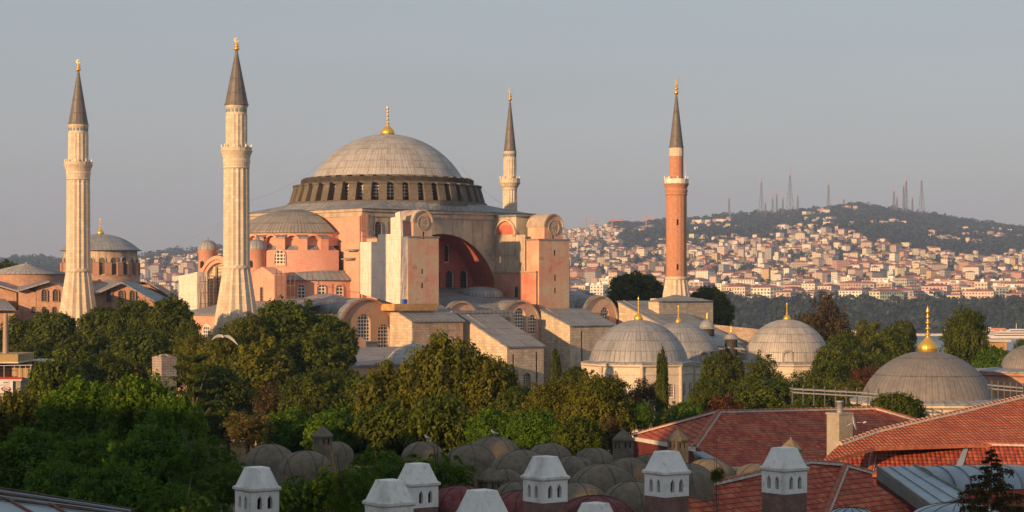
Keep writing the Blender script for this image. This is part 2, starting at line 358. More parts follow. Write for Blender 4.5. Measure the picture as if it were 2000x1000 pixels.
# ---------------------------------------------------------------- domed basilica
def finial(parent, c, h, w, mat=None, n=16, crescent=False):
    """gilded onion base, stacked beads and a drop tip"""
    mat = mat or M['gold']; c = Vector(c); mb = MB()
    b = h*.30; pr = [(w*.46, 0), (w*.5, b*.12), (w*.5, b*.3), (w*.40, b*.55), (w*.22, b*.8), (w*.10, b)]
    s = w*.055; z = b
    for k, rr in enumerate((.17, .14, .12, .10)):
        pr += [(s, z+h*.02), (w*rr, z+h*.045), (w*rr, z+h*.06), (s, z+h*.085), (s*.9, z+h*.12)]; z += h*.12
    pr += [(w*.09, z+h*.03), (w*.10, z+h*.06), (s*.5, z+h*.13), (0, h)]
    m2 = 32; fl = lambda t, r, z: r*(1+.06*math.cos(12*t)) if z < b else r
    for k in range(len(pr)-1):
        (r0, z0), (r1, z1) = pr[k], pr[k+1]
        for i in range(m2):
            t0, t1 = 2*PI*i/m2, 2*PI*(i+1)/m2
            P = lambda r, z, t: c+Vector((fl(t, r, z)*math.cos(t), fl(t, r, z)*math.sin(t), z))
            q = [P(r0, z0, t0), P(r0, z0, t1), P(r1, z1, t1), P(r1, z1, t0)]
            if r1 < 1e-4: q.pop()
            mb.face(q, mat, smooth=True)
    return mb.build('finial', parent)
def cap_profile(r, h, n=14, p=1.0):
    """spherical cap from the rim up"""
    Rr = (r*r+h*h)/(2*h); a = math.asin(min(1, r/Rr)); a = PI-a if h > r else a
    return [(Rr*math.sin(a*(1-i/n)), Rr*math.cos(a*(1-i/n))-Rr*math.cos(a)) for i in range(n+1)]
def ell_profile(r, h, n=14, k=2.0): return [(r*math.cos(PI/2*i/n), h*math.sin(PI/2*i/n)) for i in range(n+1)]

HS = thing('domed_basilica', 'huge pink plastered basilica with wide grey lead dome, standing among four minarets', 'mosque', (0, 0, 0))
SX, WX = (1, 0, 0), (0, -1, 0)      # x-axes of south-facing and west-facing walls
def south(v): return Vector((0, v, 0)), SX
def west(u): return Vector((u, 0, 0)), WX     # local s = -y

# central block with great south arch
mb = MB()
AC, AZc, AR = -1.5, 21.5, 14.1
bl = (-20.5, 21.3); vs_, vn = -19.0, 20.0; zt = 39.4
arcp = [(AC+AR*math.cos(PI*i/28), AZc+AR*math.sin(PI*i/28)) for i in range(29)]
outer = [(bl[0], 14), (AC-AR, 14)]+arcp[::-1]+[(AC+AR, 14), (bl[1], 14), (bl[1], zt), (bl[0], zt)]
to = wall(mb, (0, vs_, 0), SX, outer, [], M['ochre'])
for i in range(28):   # soffit of the arch
    a, b = arcp[i], arcp[i+1]
    mb.face([to(b), to(a), to(a, 7), to(b, 7)], M['redwall'])
for sx in (AC-AR, AC+AR):
    mb.face([to((sx, 14)), to((sx, AZc)), to((sx, AZc), 7), to((sx, 14), 7)], M['redwall'])
mb.box(bl[0], bl[1], vs_+.01, vn, 14, zt, M['pink'], 'xXY')
# pink pilaster strips on the west face and a corner return on the south face
mb.box(bl[0]-.6, bl[0]-.002, -18.9, -14.6, 22, 38.6, M['pink']); mb.box(bl[0]-.3, bl[0]+1.1, vs_-.35, vs_-.003, 22, 38.9, M['pink'])
mb.build('central_block', HS)
mb = MB()      # recessed red tympanum wall under the arch
th = [arch(x, 27.0-2.1, 2.1, 4.0) for x in (-8.5, -4.9, -1.3, 2.3, 5.9, 9.5)]
th2 = [arch(-3.4, 30.0, 1.9, 4.9), arch(1.3, 30.0, 2.2, 5.2), arch(5.2, 30.2, 1.5, 3.6)]
to = wall(mb, (0, -12.2, 0), SX, [(AC-AR-.3, 14), (AC+AR+.3, 14), (AC+AR+.3, 36.5), (AC-AR-.3, 36.5)], th+th2, M['redwall'], .5)
mb.build('tympanum_wall', HS)
for h in th: window(HS, (0, -12.2, 0), SX, h, M['glassdark'], M['whitest'], .42, .2)
for h in th2: window(HS, (0, -12.2, 0), SX, h, M['glassdark'], M['whitest'], .42, .18)
mb = MB(); mb.box(-1.0, .1, -12.45, -12.2, 29.9, 34.2, M['ochre'])
for h in th: 
    mb.prism([(x, -12.2, z) for x, z in [((p[0]-h[0][0]-1.05)*1.28+h[0][0]+1.05, (p[1]-26.9)*1.12+26.9) for p in h]], (0, -.001, 0), M['ochre']) if False else None
mb.build('pale_window_surround', HS)
# cornice and low hip roof under the drum
mb = MB()
mb.box(bl[0]-.5, bl[1]+.5, vs_-.5, vn+.5, zt, zt+.55, M['cornice'])
mb.box(bl[0]-.2, bl[1]+.2, vs_-.2, vn+.2, zt-.9, zt-.002, M['cornice'], 'xXyY')
mb.build('cornice', HS)
mb = MB(); e = .8; z0, z1 = zt+.56, 41.6
A = [Vector((bl[0]-e, vs_-e, z0)), Vector((bl[1]+e, vs_-e, z0)), Vector((bl[1]+e, vn+e, z0)), Vector((bl[0]-e, vn+e, z0))]
n = 48; ring = [Vector((19.4*math.cos(2*PI*i/n), 19.4*math.sin(2*PI*i/n), z1)) for i in range(n)]
def sq(t):
    c, s = math.cos(t), math.sin(t); x = (bl[1]+e) if c > 0 else -(bl[0]-e); y = (vn+e) if s > 0 else -(vs_-e)
    k = min(x/abs(c) if abs(c) > 1e-6 else 1e9, y/abs(s) if abs(s) > 1e-6 else 1e9); return Vector((k*c, k*s, z0))
for i in range(n):
    t0, t1 = 2*PI*(i)/n, 2*PI*(i+1)/n
    mb.face([sq(t0), sq(t1), ring[(i+1) % n]*1, ring[i]], M['lead'])
mb.face(A[::-1], M['lead']); mb.build('hip_roof', HS)

# drum, buttresses, hood arches, dome
drum = MB().lathe((0, 0, 41.5), [(19.6, -.6), (19.6, .35), (17.0, .4), (17.0, 4.4), (16.9, 5.0)], 80, mat=[M['drumstone'], M['drumstone'], M['drumdark'], M['drumdark']], us=17).build('drum', HS)
NB = 40
mb = MB(); w0, w1 = 1.55, 1.35     # one sloped radial buttress, pointing to +x
P = lambda r, y, z: Vector((r, y, z))
base = [(16.8, 41.9), (19.25, 41.9), (18.35, 45.0), (16.8, 45.25)]
mb.prism([P(r, -w0/2, z) for r, z in base], (0, w0, 0), M['drumstone'])
mb.prism([P(r, -w0/2-.12, z) for r, z in ((16.8, 45.27), (18.55, 45.02), (18.6, 45.3), (16.8, 45.6))], (0, w0+.24, 0), M['drumstone'])
mb.prism([P(r, -.62, z) for r, z in ((14.7, 45.6), (16.7, 45.5), (16.5, 46.75), (14.7, 46.95))], (0, 1.24, 0), M['drumstone'])
b0 = mb.build('buttress', drum)
mb = MB()      # hood arch between two buttresses, plus its window
for k in range(8):
    t0, t1 = PI*k/8, PI*(k+1)/8; ro, ri = .92, .66
    q = [P(17.7, ro*math.cos(t0), 44.6+ro*math.sin(t0)), P(17.7, ro*math.cos(t1), 44.6+ro*math.sin(t1)), P(17.7, ri*math.cos(t1), 44.6+ri*math.sin(t1)), P(17.7, ri*math.cos(t0), 44.6+ri*math.sin(t0))]
    mb.prism(q, (-1.0, 0, 0), M['drumstone'])
hd = mb.build('hood_arch', drum)
mb = MB(); hole = arch(0, 42.3, 1.05, 2.7)
c0 = Vector((17.06, 0, 43.6))
for i in range(len(hole)):
    a, b = hole[i], hole[(i+1) % len(hole)]
    mb.face([c0, P(17.06, a[0], a[1]), P(17.06, b[0], b[1])], M['glassgrid'], uv=[(0, 43.6), a, b])
mb.box(17.0, 17.12, -.62, -.5, 42.3, 45, M['drumstone']); mb.box(17.0, 17.12, .5, .62, 42.3, 45, M['drumstone'])
wd = mb.build('window', drum)
for k in range(NB):
    a = 2*PI*(k+.5)/NB; h = 2*PI*(k)/NB
    if k == 0: b0.rotation_euler = (0, 0, a); hd.rotation_euler = (0, 0, h); wd.rotation_euler = (0, 0, h)
    else: copy_child(b0, drum, rz=a); copy_child(hd, drum, rz=h); copy_child(wd, drum, rz=h)
MB().lathe((0, 0, 45.3), [(17.25, -.2), (17.3, .15), (16.7, .45), (15.1, .9), (14.8, .95), (14.75, 1.6)], 80, mat=M['drumstone'], us=16).build('drum_cornice', HS)
pr = cap_profile(14.85, 8.75, 18)
dome = MB().lathe((0, 0, 46.85), pr, 120, mat=M['leaddome'], us=120/(2*PI)).build('dome', HS)
finial(dome, (0, 0, 55.5), 6.3, 2.6)

# west semi-dome group
SU = -21.8
sdm = MB(); c = Vector((SU, 0, 35.9)); sdm.lathe(c, [(11.7, -.5), (12.3, -.15), (12.2, .0)]+[(r_*.985, z_+.05) for r_, z_ in cap_profile(12.2, 4.3, 14)], 44, PI/2, 3*PI/2, M['leadsemi'], us=56/PI)
sdm.build('semi_dome', HS)
MB().lathe((SU, 0, 0), [(13.5, 22), (13.5, 32.3), (12.9, 32.35), (11.7, 33.2), (11.7, 35.45)], 60, PI/2, 3*PI/2, [M['pink'], M['pink'], M['lead'], M['pink']], us=13).build('semi_dome_wall', HS)
mb = MB()      # short pier with lead cap, one per bay of the semi-dome wall
mb.box(11.5, 13.1, -.8, .8, 31.9, 34.5, M['pink']); mb.prism([(11.5, -.9, 34.8), (13.35, -.9, 34.5), (13.35, -.9, 34.7), (11.5, -.9, 35.25)], (0, 1.8, 0), M['lead'])
pier = mb.build('pier', HS)
mb = MB()
for k in range(8):
    t0, t1 = PI*k/8, PI*(k+1)/8; ro, ri, rr = 1.3, 1.0, 12.5
    mb.prism([P(rr, ro*math.cos(t0), 34.0+ro*math.sin(t0)), P(rr, ro*math.cos(t1), 34.0+ro*math.sin(t1)), P(rr, ri*math.cos(t1), 34.0+ri*math.sin(t1)), P(rr, ri*math.cos(t0), 34.0+ri*math.sin(t0))], (-.9, 0, 0), M['pink'])
bay = mb.build('arched_bay', HS)
angs = [PI+R(x) for x in (-84, -66, -48, -30, -12, 6, 24, 42, 60, 78)]
for i, a in enumerate(angs):
    if i == 0: pier.location = (SU, 0, 0); pier.rotation_euler = (0, 0, a); bay.location = (SU, 0, 0); bay.rotation_euler = (0, 0, a+R(9))
    else:
        copy_child(pier, HS, (SU, 0, 0), a)
        if i < 9: copy_child(bay, HS, (SU, 0, 0), a+R(9))
mb = MB(); mb.box(SU, bl[0]+.1, -11.6, 11.6, 33.2, 35.7, M['pink']); mb.build('semi_dome_return', HS)
def ring_window(parent, cx, cy, r, ang, z0, w, h, glass, frame, name='window', dep=.06):
    t = Vector((math.cos(ang), math.sin(ang), 0)); X = Vector((-math.sin(ang), math.cos(ang), 0)); O = Vector((cx, cy, 0))+t*(r+dep)
    hole = arch(0, z0, w, h); mb = MB(); cz = z0+h/2; q = lambda p, d=0, k=1.0: O+X*(p[0]*k)+Vector((0, 0, cz+(p[1]-cz)*k))+t*d
    for i in range(len(hole)):
        a, b = hole[i], hole[(i+1) % len(hole)]
        mb.face([O+Vector((0, 0, cz)), q(a), q(b)], glass, uv=[(0, cz), a, b])
        if frame:
            mb.face([q(a, .12), q(b, .12), q(b, .12, 1.16), q(a, .12, 1.16)][::-1], frame); mb.face([q(a), q(b), q(b, .12), q(a, .12)][::-1], frame)
            mb.face([q(a, .12, 1.16), q(b, .12, 1.16), q(b, -.3, 1.16), q(a, -.3, 1.16)][::-1], frame)
    return mb.build(name, parent)
for a in (-35, 33): ring_window(HS, SU, 0, 13.5, PI+R(a+9), 29.6, 1.9, 2.7, M['glassgrid'], M['pinkpale'])
# lower western ring with lead skirt roof and round-headed windows
MB().lathe((bl[0], -1.0, 0), [(15.0, 20), (15.0, 26.9)], 60, PI/2, 3*PI/2, M['pink'], us=15).build('lower_west_wall', HS)
MB().lathe((bl[0], -1.0, 0), [(15.5, 26.75), (15.45, 27.05), (13.0, 28.6)], 60, PI/2, 3*PI/2, M['lead'], us=13).build('lower_west_roof', HS)
for i, a in enumerate((-50, -32, -14, 4, 22, 38, 52, 66, 79)):
    ring_window(HS, bl[0], -1.0, 15.0, PI+R(a), 22.9, 1.5, 3.0, M['glassgrid'] if i != 5 else M['glasswest'], M['pink'])
# little lead ledges on the pink south-west corner
mb = MB()
for px, py, w in ((1170/3.333+340, 400+296/3.333, 3.2), (1147/3.333+340, 400+352/3.333, 3.4)):
    p = U(px, py, bl[0]-.65); mb.prism([p+Vector((0, -w/2, 0)), p+Vector((-1.0, -w/2+.2, -.15)), p+Vector((-1.0, w/2-.2, -.15)), p+Vector((0, w/2, 0))], (0, 0, .22), M['lead'])
mb.build('lead_ledge', HS)
# stair turrets with lead caps
for (uu, vv, r, zb, zw, ztp) in ((-37.2, U(406, 500, -37.2).y, 1.75, 22, 32.3, 34.4), (-34.5, U(501, 500, -34.5).y, 1.75, 22, 32.3, 34.4)):
    t = MB().lathe((uu, vv, 0), [(r, zb), (r, zw), (r+.15, zw+.05), (r+.15, zw+.2)], 24, mat=M['pink'], us=r).build('stair_turret', HS)
    MB().lathe((uu, vv, zw+.15), ell_profile(r+.2, 1.9, 8)[:-1]+[(.12, 1.88), (.15, 2.3), (0, 2.5)], 24, mat=M['leadgrey'], us=16/(2*PI)).build('turret_cap', t)
    ring_window(t, uu, vv, r, PI+R(20), zw-3.2, .8, 1.3, M['dark'], None)
# great west window vault
WU = -39.0; v0 = (U(390, 580, WU)).y; vc = v0-6.4; 
mb = MB(); zc = 24.6; ro, ri = 6.5, 5.4
hole = [(-vc+ri*math.cos(PI*i/16), zc+ri*math.sin(PI*i/16)) for i in range(17)]+[(-vc-ri, 20), (-vc+ri, 20)]
outer = [(-vc+ro*math.cos(PI*i/20), zc+ro*math.sin(PI*i/20)) for i in range(21)]+[(-vc-ro, 16), (-vc+ro, 16)]
wall(mb, (WU, 0, 0), WX, outer, [hole], M['pink'], 1.0, M['ochre'])
for i in range(20):
    a, b = outer[i], outer[i+1]; sc = 1.035
    f = lambda p: Vector((WU-.35, vc-(p[0]+vc)*sc*1.0, zc+(p[1]-zc)*sc)); g = lambda p: Vector((-33, vc-(p[0]+vc)*sc, zc+(p[1]-zc)*sc))
    mb.face([f(a), g(a), g(b), f(b)], M['lead']); h2 = lambda p: Vector((WU-.35, vc-(p[0]+vc)*.93, zc+(p[1]-zc)*.93))
    mb.face([f(b), h2(b), h2(a), f(a)], M['pink']); h3 = lambda p: Vector((WU, vc-(p[0]+vc)*.93, zc+(p[1]-zc)*.93)); mb.face([h2(b), h3(b), h3(a), h2(a)], M['pink'])
mb.build('west_vault', HS)
window(HS, (WU, 0, 0), WX, hole, M['glasswest'], M['ochre'], .9, .25)
mb = MB()
for s in (-1.75, 1.75): mb.box(WU-.1+.3, WU+.6, vc+s-.32, vc+s+.32, 20, 29.3, M['ochre'])
mb.build('window_column', HS)
# narthex mass with its flat lead roof
mb = MB(); n0 = -49.5; vN = U(352, 600, n0).y; zr0, zr1 = 20.9, 23.5
mb.box(n0, -36, -30.9, vN, 0, zr0, M['pink'], 'xXyY')
mb.prism([(n0-.4, vN+.3, zr0), (-35, vN+.3, zr1), (-35, vN+.3, zr1-.4), (n0-.4, vN+.3, zr0-.4)], (0, -30.9-vN-.3, 0), M['lead'])
nb = mb.build('narthex', HS)
for vv in (vN-3.2, vN-9, vN-15, vN-21): ring_window(nb, n0, vv, 0.0, PI, 15.2, 2.6, 3.6, M['glassgrid'], M['whitest'], dep=.08)
mb = MB(); p0 = U(385, 604, -44.0); p1 = U(349, 604, -44.0)
mb.prism([(-44, p0.y, 21.0), (-44, p1.y, 21.0), (-44, p1.y, 27.6), (-44, (p0.y+p1.y)/2, 27.9), (-44, p0.y, 28.3)], (2.2, 0, 0), M['tarp'])
for k in range(4):
    mb.tube([(-43.6+k*.8, p0.y-.6-.2*k, 21), (-43.6+k*.8, p0.y-.6-.2*k, 27.6)], .07, M['rust'], 5)
for zz_ in (22.5, 24.5, 26.5): mb.tube([(-43.8, p0.y-.5, zz_), (-40.5, p0.y-1.3, zz_)], .06, M['rust'], 5)
mb.build('tarpaulin_box', HS)
qa, qb, qc = U(494, 560, -37.5), U(512, 560, -37.5), U(536, 560, -37.5)     # gabled annex beside the minaret
mb = MB(); mb.prism([(-37.5, qa.y, 20), (-37.5, qc.y, 20), (-37.5, qc.y, 27.6), (-37.5, qb.y, 29.2), (-37.5, qa.y, 28.2)], (2.6, 0, 0), M['pink'])
ax = mb.build('gabled_annex', HS); ring_window(ax, -37.5, qb.y, 0, PI, 22.2, .9, 3.4, M['glassdark'], M['pinkpale'], dep=.05)
mb = MB()
for k in range(5):
    pp = U(540+k*9, 584, -37.8); mb.tube([pp, pp+Vector((0, 0, 5.5-.3*k))], .06, M['rust'], 5)
for zz_ in (24, 26, 28): 
    a_, b_ = U(538, 560, -37.8), U(578, 560, -37.8); mb.tube([(a_.x, a_.y, zz_), (b_.x, b_.y, zz_-.3)], .05, M['rust'], 5)
mb.build('scaffold_rail', HS)
# stepped buttress towers
def tower(u0, u1, vf, mats, west_mat, front, zt_body=34.4, zturret=39.3, zb=0):
    uc = (u0+u1)/2; t = MB(); hole_m = []
    tw = (u1-u0)*.60/2*1.0; oc = uc-.15
    outer = [(u0, zb), (u1, zb), (u1, zt_body), (oc+tw, zt_body+.35), (oc+tw, zturret-tw)]+[(oc+tw*math.cos(PI*i/14), zturret-tw+tw*math.sin(PI*i/14)) for i in range(1, 14)]+[(oc-tw, zturret-tw), (oc-tw, zt_body+.35), (u0, zt_body)]
    slits = [[(uc+dx-.14, z), (uc+dx+.14, z), (uc+dx+.14, z+h), (uc+dx-.14, z+h)] for dx, z, h in front]
    wall(t, (0, vf, 0), SX, outer, slits, mats, .6, M['dark'])
    for s in slits: t.face([Vector((p[0], vf+.58, p[1])) for p in s], M['dark'])
    tb = -15.5     # where the tower meets the block
    for x, m, fl in ((u0, west_mat, 0), (u1, mats, 1)):
        prof = [(vf, zb), (vf, zt_body), (vf+4.6, zt_body), (vf+4.6, zt_body+.0), (-19.0, zt_body), (-19.0, zb)]
        t.face([(x, p[0], p[1]) for p in (prof[::-1] if not fl else prof)], m)
    t.face([(u1, vs_, zb), (u0, vs_, zb), (u0, vs_, zt_body), (u1, vs_, zt_body)], mats)
    o = t.build('buttress_tower', HS)
    r = MB()      # ledge roof, turret and its barrel roof
    r.box(u0-.2, u1+.2, vf-.12, vs_-.01, zt_body+.002, zt_body+.28, M['lead'])
    r.build('ledge_roof', o)
    r = MB(); vb = vf+4.8
    r.box(oc-tw, oc+tw, vf+.02, vb, zt_body+.29, zturret-tw, west_mat, 'xXY')
    r.face([(oc+tw*math.cos(PI*i/14), vb, zturret-tw+tw*math.sin(PI*i/14)) for i in range(15)], mats)
    for i in range(14):
        a0, a1 = PI*i/14, PI*(i+1)/14; rr = tw+.16
        r.face([(oc+rr*math.cos(a0), vf-.2, zturret-tw+rr*math.sin(a0)), (oc+rr*math.cos(a0), vb+.2, zturret-tw+rr*math.sin(a0)), (oc+rr*math.cos(a1), vb+.2, zturret-tw+rr*math.sin(a1)), (oc+rr*math.cos(a1), vf-.2, zturret-tw+rr*math.sin(a1))], M['ochre'], uv=[(a0*rr, 0), (a0*rr, 5), (a1*rr, 5), (a1*rr, 0)])
        rj = tw-.12
        q = [(oc+rr*math.cos(a0), vf-.2, zturret-tw+rr*math.sin(a0)), (oc+rr*math.cos(a1), vf-.2, zturret-tw+rr*math.sin(a1)), (oc+rj*math.cos(a1), vf-.2, zturret-tw+rj*math.sin(a1)), (oc+rj*math.cos(a0), vf-.2, zturret-tw+rj*math.sin(a0))]
        r.prism(q, (0, .18, 0), M['ochre'])
    tr = r.build('turret', o)
    md = MB(); mc = Vector((oc, vf, zturret-tw-.1)); rm = tw*.62
    for i in range(24):
        a0, a1 = 2*PI*i/24, 2*PI*(i+1)/24; f = lambda rr, a, d: mc+Vector((rr*math.cos(a), -d, rr*math.sin(a)))
        md.face([f(rm, a0, .16), f(rm, a1, .16), f(rm*.84, a1, .16), f(rm*.84, a0, .16)][::-1], M['ochre']); md.face([f(rm, a0, .0), f(rm, a1, 0), f(rm, a1, .16), f(rm, a0, .16)][::-1], M['ochre']); md.face([f(rm*.84, a0, .16), f(rm*.84, a1, .16), f(rm*.84, a1, .04), f(rm*.84, a0, .04)][::-1], M['ochre'])
        md.face([f(0, 0, .04), f(rm*.84, a0, .04), f(rm*.84, a1, .04)], M['ochre'])
    for k in range(6):     # six-petal rosette
        a = PI*k/6; md.bar(mc+Vector((-rm*.8*math.cos(a), -.08, -rm*.8*math.sin(a))), mc+Vector((rm*.8*math.cos(a), -.08, rm*.8*math.sin(a))), 0.09, M['stone'])
    for k in range(8):
        a = 2*PI*k/8; cc = mc+Vector((rm*.52*math.cos(a), -.1, rm*.52*math.sin(a)))
        md.face([cc+Vector((.17*math.cos(2*PI*j/8), 0, .17*math.sin(2*PI*j/8))) for j in range(8)][::-1], M['stone'])
    md.build('medallion', tr)
    return o
TV = -31.5
T1 = tower(-19.8, -12.7, TV, M['pinkpale'], M['pink'], [(-.1, 36.0, 1.5) if False else (0, 34.2, 1.3), (-.3, 27.9, .9), (-.3, 25.3, 1.0)])
T2 = tower(11.7, 19.5, TV, M['pinkpale'], M['pinkpale'], [(-.3, 34.6, 1.5), (0.1, 31.5, 1.1), (.2, 26.7, 1.2), (.2, 24.3, 1.1)])
# the inner west flank of tower 2: a taller shoulder with an arched niche and a string course
mb = MB(); sh0, sh1, zs = -27.2, -16.2, 39.2
nic = arch(23.0, 31.2, 5.6, 7.2)      # local s = -y
wall(mb, (11.35, 0, 0), WX, [(19.01, 14), (28.0, 14), (28.0, 35.5), (25.4, 35.5), (25.4, 39.0), (19.01, 39.0)], [], M['ochre'])
mb.build('niche_wall', T2)
for o_ in (): pass
mb = MB(); mb.box(11.352, 19.0, -25.4, -19.01, 34.69, 39.0, M['ochre'], 'XyY'); mb.box(11.1, 19.2, -25.7, -19.02, 39.0, 39.35, M['lead']); mb.box(11.1, 11.34, -31.3, -19.1, 28.3, 28.6, M['cornice'])
mb.build('stepped_shoulder', T2)
mb = MB()      # niche: half-round hollow with red painting remains
mb2 = MB(); nc, nz, nr = -22.6, 35.6, 2.6
for i in range(10):
    a0, a1 = -PI/2+PI*i/10, -PI/2+PI*(i+1)/10
    for k in range(6):
        e0, e1 = PI/2*k/6, PI/2*(k+1)/6
        q = lambda a, e_: Vector((11.3-.0+nr*math.cos(a)*math.cos(e_)*.0-.04, nc+nr*math.sin(a)*math.cos(e_), nz+nr*math.sin(e_)))
        mb.face([q(a0, e0), q(a0, e1), q(a1, e1), q(a1, e0)], M['redwall'] if k < 3 else M['redpink'])
mb.box(11.22, 11.3, nc-nr, nc+nr, 31.6, nz, M['ochre'])
for k in range(12):
    a0, a1 = PI*k/12, PI*(k+1)/12
    mb.prism([(11.33, nc+nr*math.cos(a0), nz+nr*math.sin(a0)), (11.33, nc+nr*math.cos(a1), nz+nr*math.sin(a1)), (11.33, nc+(nr+.4)*math.cos(a1), nz+(nr+.4)*math.sin(a1)), (11.33, nc+(nr+.4)*math.cos(a0), nz+(nr+.4)*math.sin(a0))], (-.5, 0, 0), M['ochre'])
mb.build('arched_niche', T2)
mb = MB(); mb.box(11.28, 11.345, -31.2, -19.0, 20, 28.3, M['redpink']); mb.build('red_dado', T2)
window(T2, (11.28, 0, 0), WX, arch(25.6, 23.2, 1.5, 2.6), M['glassdark'], M['ochre'], -.02, .2)
# white scaffold sheeting on tower 1
p = lambda px, py: U(px, py, -20.6)
mb = MB(); pts = [U(703.5, 574, -21.4), U(703.5, 473, -21.4), U(738.6, 472, -21.4), U(738.6, 462.2, -21.4), U(783, 462.2, -21.4), U(781, 596, -21.4)]; mb.prism([U(738.8, 462, -21.35), U(738.8, 458, -21.35), U(763, 457, -21.35), U(763, 425, -21.35), U(772, 424, -21.35), U(772, 416, -21.35), U(781, 413, -21.35), U(783, 462, -21.35)], (.5, 0, 0), M['tarp'])
mb.prism(pts, (1.58, 0, 0), M['tarp'])
sh = mb.build('scaffold_sheeting', T1)
mb = MB()
for py in (470, 500, 530, 560): pass
for k in range(5):
    pp = U(706+k*6, 452, -21.0); mb.tube([pp, pp+Vector((0, 0, 3.2))], .05, M['rust'], 5)
pa = U(706, 462, -21.0); pb = U(738, 460, -21.0); mb.tube([pa, pb], .05, M['rust'], 5); mb.tube([pa+Vector((0, 0, 1)), pb+Vector((0, 0, 1.2))], .05, M['rust'], 5)
mb.build('scaffold_rail', T1)
mb = MB(); a_ = V(768, 610, -35.5); b_ = V(826, 610, -35.5); mb.box(-26.2, -16.6, -35.8, -35.0, 21.4, 22.6, M['timber']); mb.box(-26.2, -25.9, -35.0, -31.6, 21.4, 22.6, M['timber']); mb.build('hoarding', HS)
mb = MB(); q = V(790, 598, -34); mb.box(q.x-.45, q.x+.45, -34.3, -33.7, 22.6, 23.4, M['blue']); mb.build('blue_tarpaulin', HS)

# dark recessed west-end bay of the south front with its window
window(HS, (0, vs_-.36, 0), SX, arch(-17.0, 33.5, 1.8, 4.2), M['glassdark'], M['ochre'], .3)

# aisle and gallery roofs between the towers
mb = MB()
mb.prism([(-12.7, -12.2, 25.4), (-12.7, -28.2, 22.9), (-12.7, -28.2, 22.4), (-12.7, -12.2, 24.6)], (24.0, 0, 0), M['lead'])
mb.build('gallery_roof', HS)
MB().lathe((6.6, -20.3, 24.1), [(4.6, -.6)]+[(4.6*math.cos(PI/2*i/8), 1.55*math.sin(PI/2*i/8)) for i in range(9)], 40, mat=M['leadgrey'], us=40/(2*PI)).build('low_dome', HS)
mb = MB(); mb.box(-12.69, 11.69, -31.0, -28.0, 0, 21.2, M['pinkpale'], 'y') ; mb.prism([(-12.69, -28.0, 22.8), (-12.69, -31.3, 21.2), (-12.69, -31.3, 20.9), (-12.69, -28.0, 22.2)], (24.38, 0, 0), M['lead']); mb.build('gallery_wall', HS)
def gable(uc, v, r, zc, zb, wins, mat, back=6.0, par=HS, trim=None, nm='gable_vault', glass=None, lower=0):
    """round-gabled wall closing a lead-covered barrel vault"""
    m = MB(); outer = [(uc-r, zb), (uc+r, zb)]+[(uc+r*math.cos(PI*i/20), zc+r*math.sin(PI*i/20)) for i in range(21)]
    wall(m, (0, v, 0), SX, outer, wins, mat, .5)
    m.face([(uc-r, v, zb), (uc-r, v, zc), (uc-r, v+back, zc), (uc-r, v+back, zb)], mat); m.face([(uc+r, v, zb), (uc+r, v+back, zb), (uc+r, v+back, zc), (uc+r, v, zc)], mat)
    o = m.build(nm, par); rr = r+.22; m = MB()
    for i in range(20):
        a0, a1 = PI*i/20, PI*(i+1)/20; f = lambda rad, a, y: (uc+rad*math.cos(a), y, zc+rad*math.sin(a))
        m.face([f(rr, a0, v-.35), f(rr, a0, v+back), f(rr, a1, v+back), f(rr, a1, v-.35)], M['lead'], uv=[(0, a0*rr), (back, a0*rr), (back, a1*rr), (0, a1*rr)])
        m.prism([f(rr, a0, v-.35), f(rr, a1, v-.35), f(r-.12, a1, v-.35), f(r-.12, a0, v-.35)], (0, .33, 0), trim or M['cornice'])
    m.build('vault_roof', o)
    for h in wins: window(o, (0, v, 0), SX, h, glass or M['glassgrid'], M['whitest'], .42, .12)
    return o
gable(6.4, -32.0, 5.0, 17.9, 0, [arch(6.4, 16.6, 2.9, 5.0), arch(3.1, 16.6, 1.7, 3.6), arch(9.6, 16.6, 2.0, 3.7), [(5.2, 12.0), (7.6, 12.0), (7.6, 15.9), (5.2, 15.9)], [(8.6, 12.0), (10.6, 12.0), (10.6, 15.9), (8.6, 15.9)], [(2.2, 12), (4.2, 12), (4.2, 15.9), (2.2, 15.9)]], M['pinkpale'])
gable(-7.9, -32.0, 3.9, 18.9, 0, [arch(-8.3, 17.6, 2.2, 3.8), arch(-5.6, 15.6, 2.2, 4.6), [(-6.7, 8.4), (-4.5, 8.4), (-4.5, 14.6), (-6.7, 14.6)]], M['pinkpale'])
GW = gable(-29.4, -32.0, 6.0, 17.4, 0, [arch(-30.0, 13.6, 3.0, 7.2), arch(-25.6, 13.8, 2.6, 5.2), arch(-25.6, 6.2, 2.5, 4.0)], M['brownpl'], 8, trim=M['brick'])
gable(28.0, -31.0, 4.6, 19.1, 0, [arch(24.6, 17.3, 2.2, 3.0), arch(29.4, 16.0, 2.2, 5.6)], M['pinkpale'], 8)
# lead domes over the aisle corners
MB().lathe((-31, -22.0, 19.8), [(6.8, -.8)]+[(6.8*math.cos(PI/2*i/10), 4.6*math.sin(PI/2*i/10)) for i in range(11)], 48, mat=M['leadgrey'], us=48/(2*PI)).build('aisle_dome', HS)
MB().lathe((27, -22.5, 20.0), [(6.8, -.8)]+[(6.8*math.cos(PI/2*i/10), 5.0*math.sin(PI/2*i/10)) for i in range(11)], 48, mat=M['leadgrey'], us=48/(2*PI)).build('aisle_dome', HS)
mb = MB(); mb.box(-36, 38, -30.95, 30, 0, 20.4, M['pinkpale'], 'xXY'); mb.box(-36, 38, -30.9, 30, 20.4, 20.9, M['lead'], 'xXYZy'); mb.box(21.4, 36, -14, 14, 20, 31, M['pink'], top=M['lead']); mb.build('aisle_block', HS)
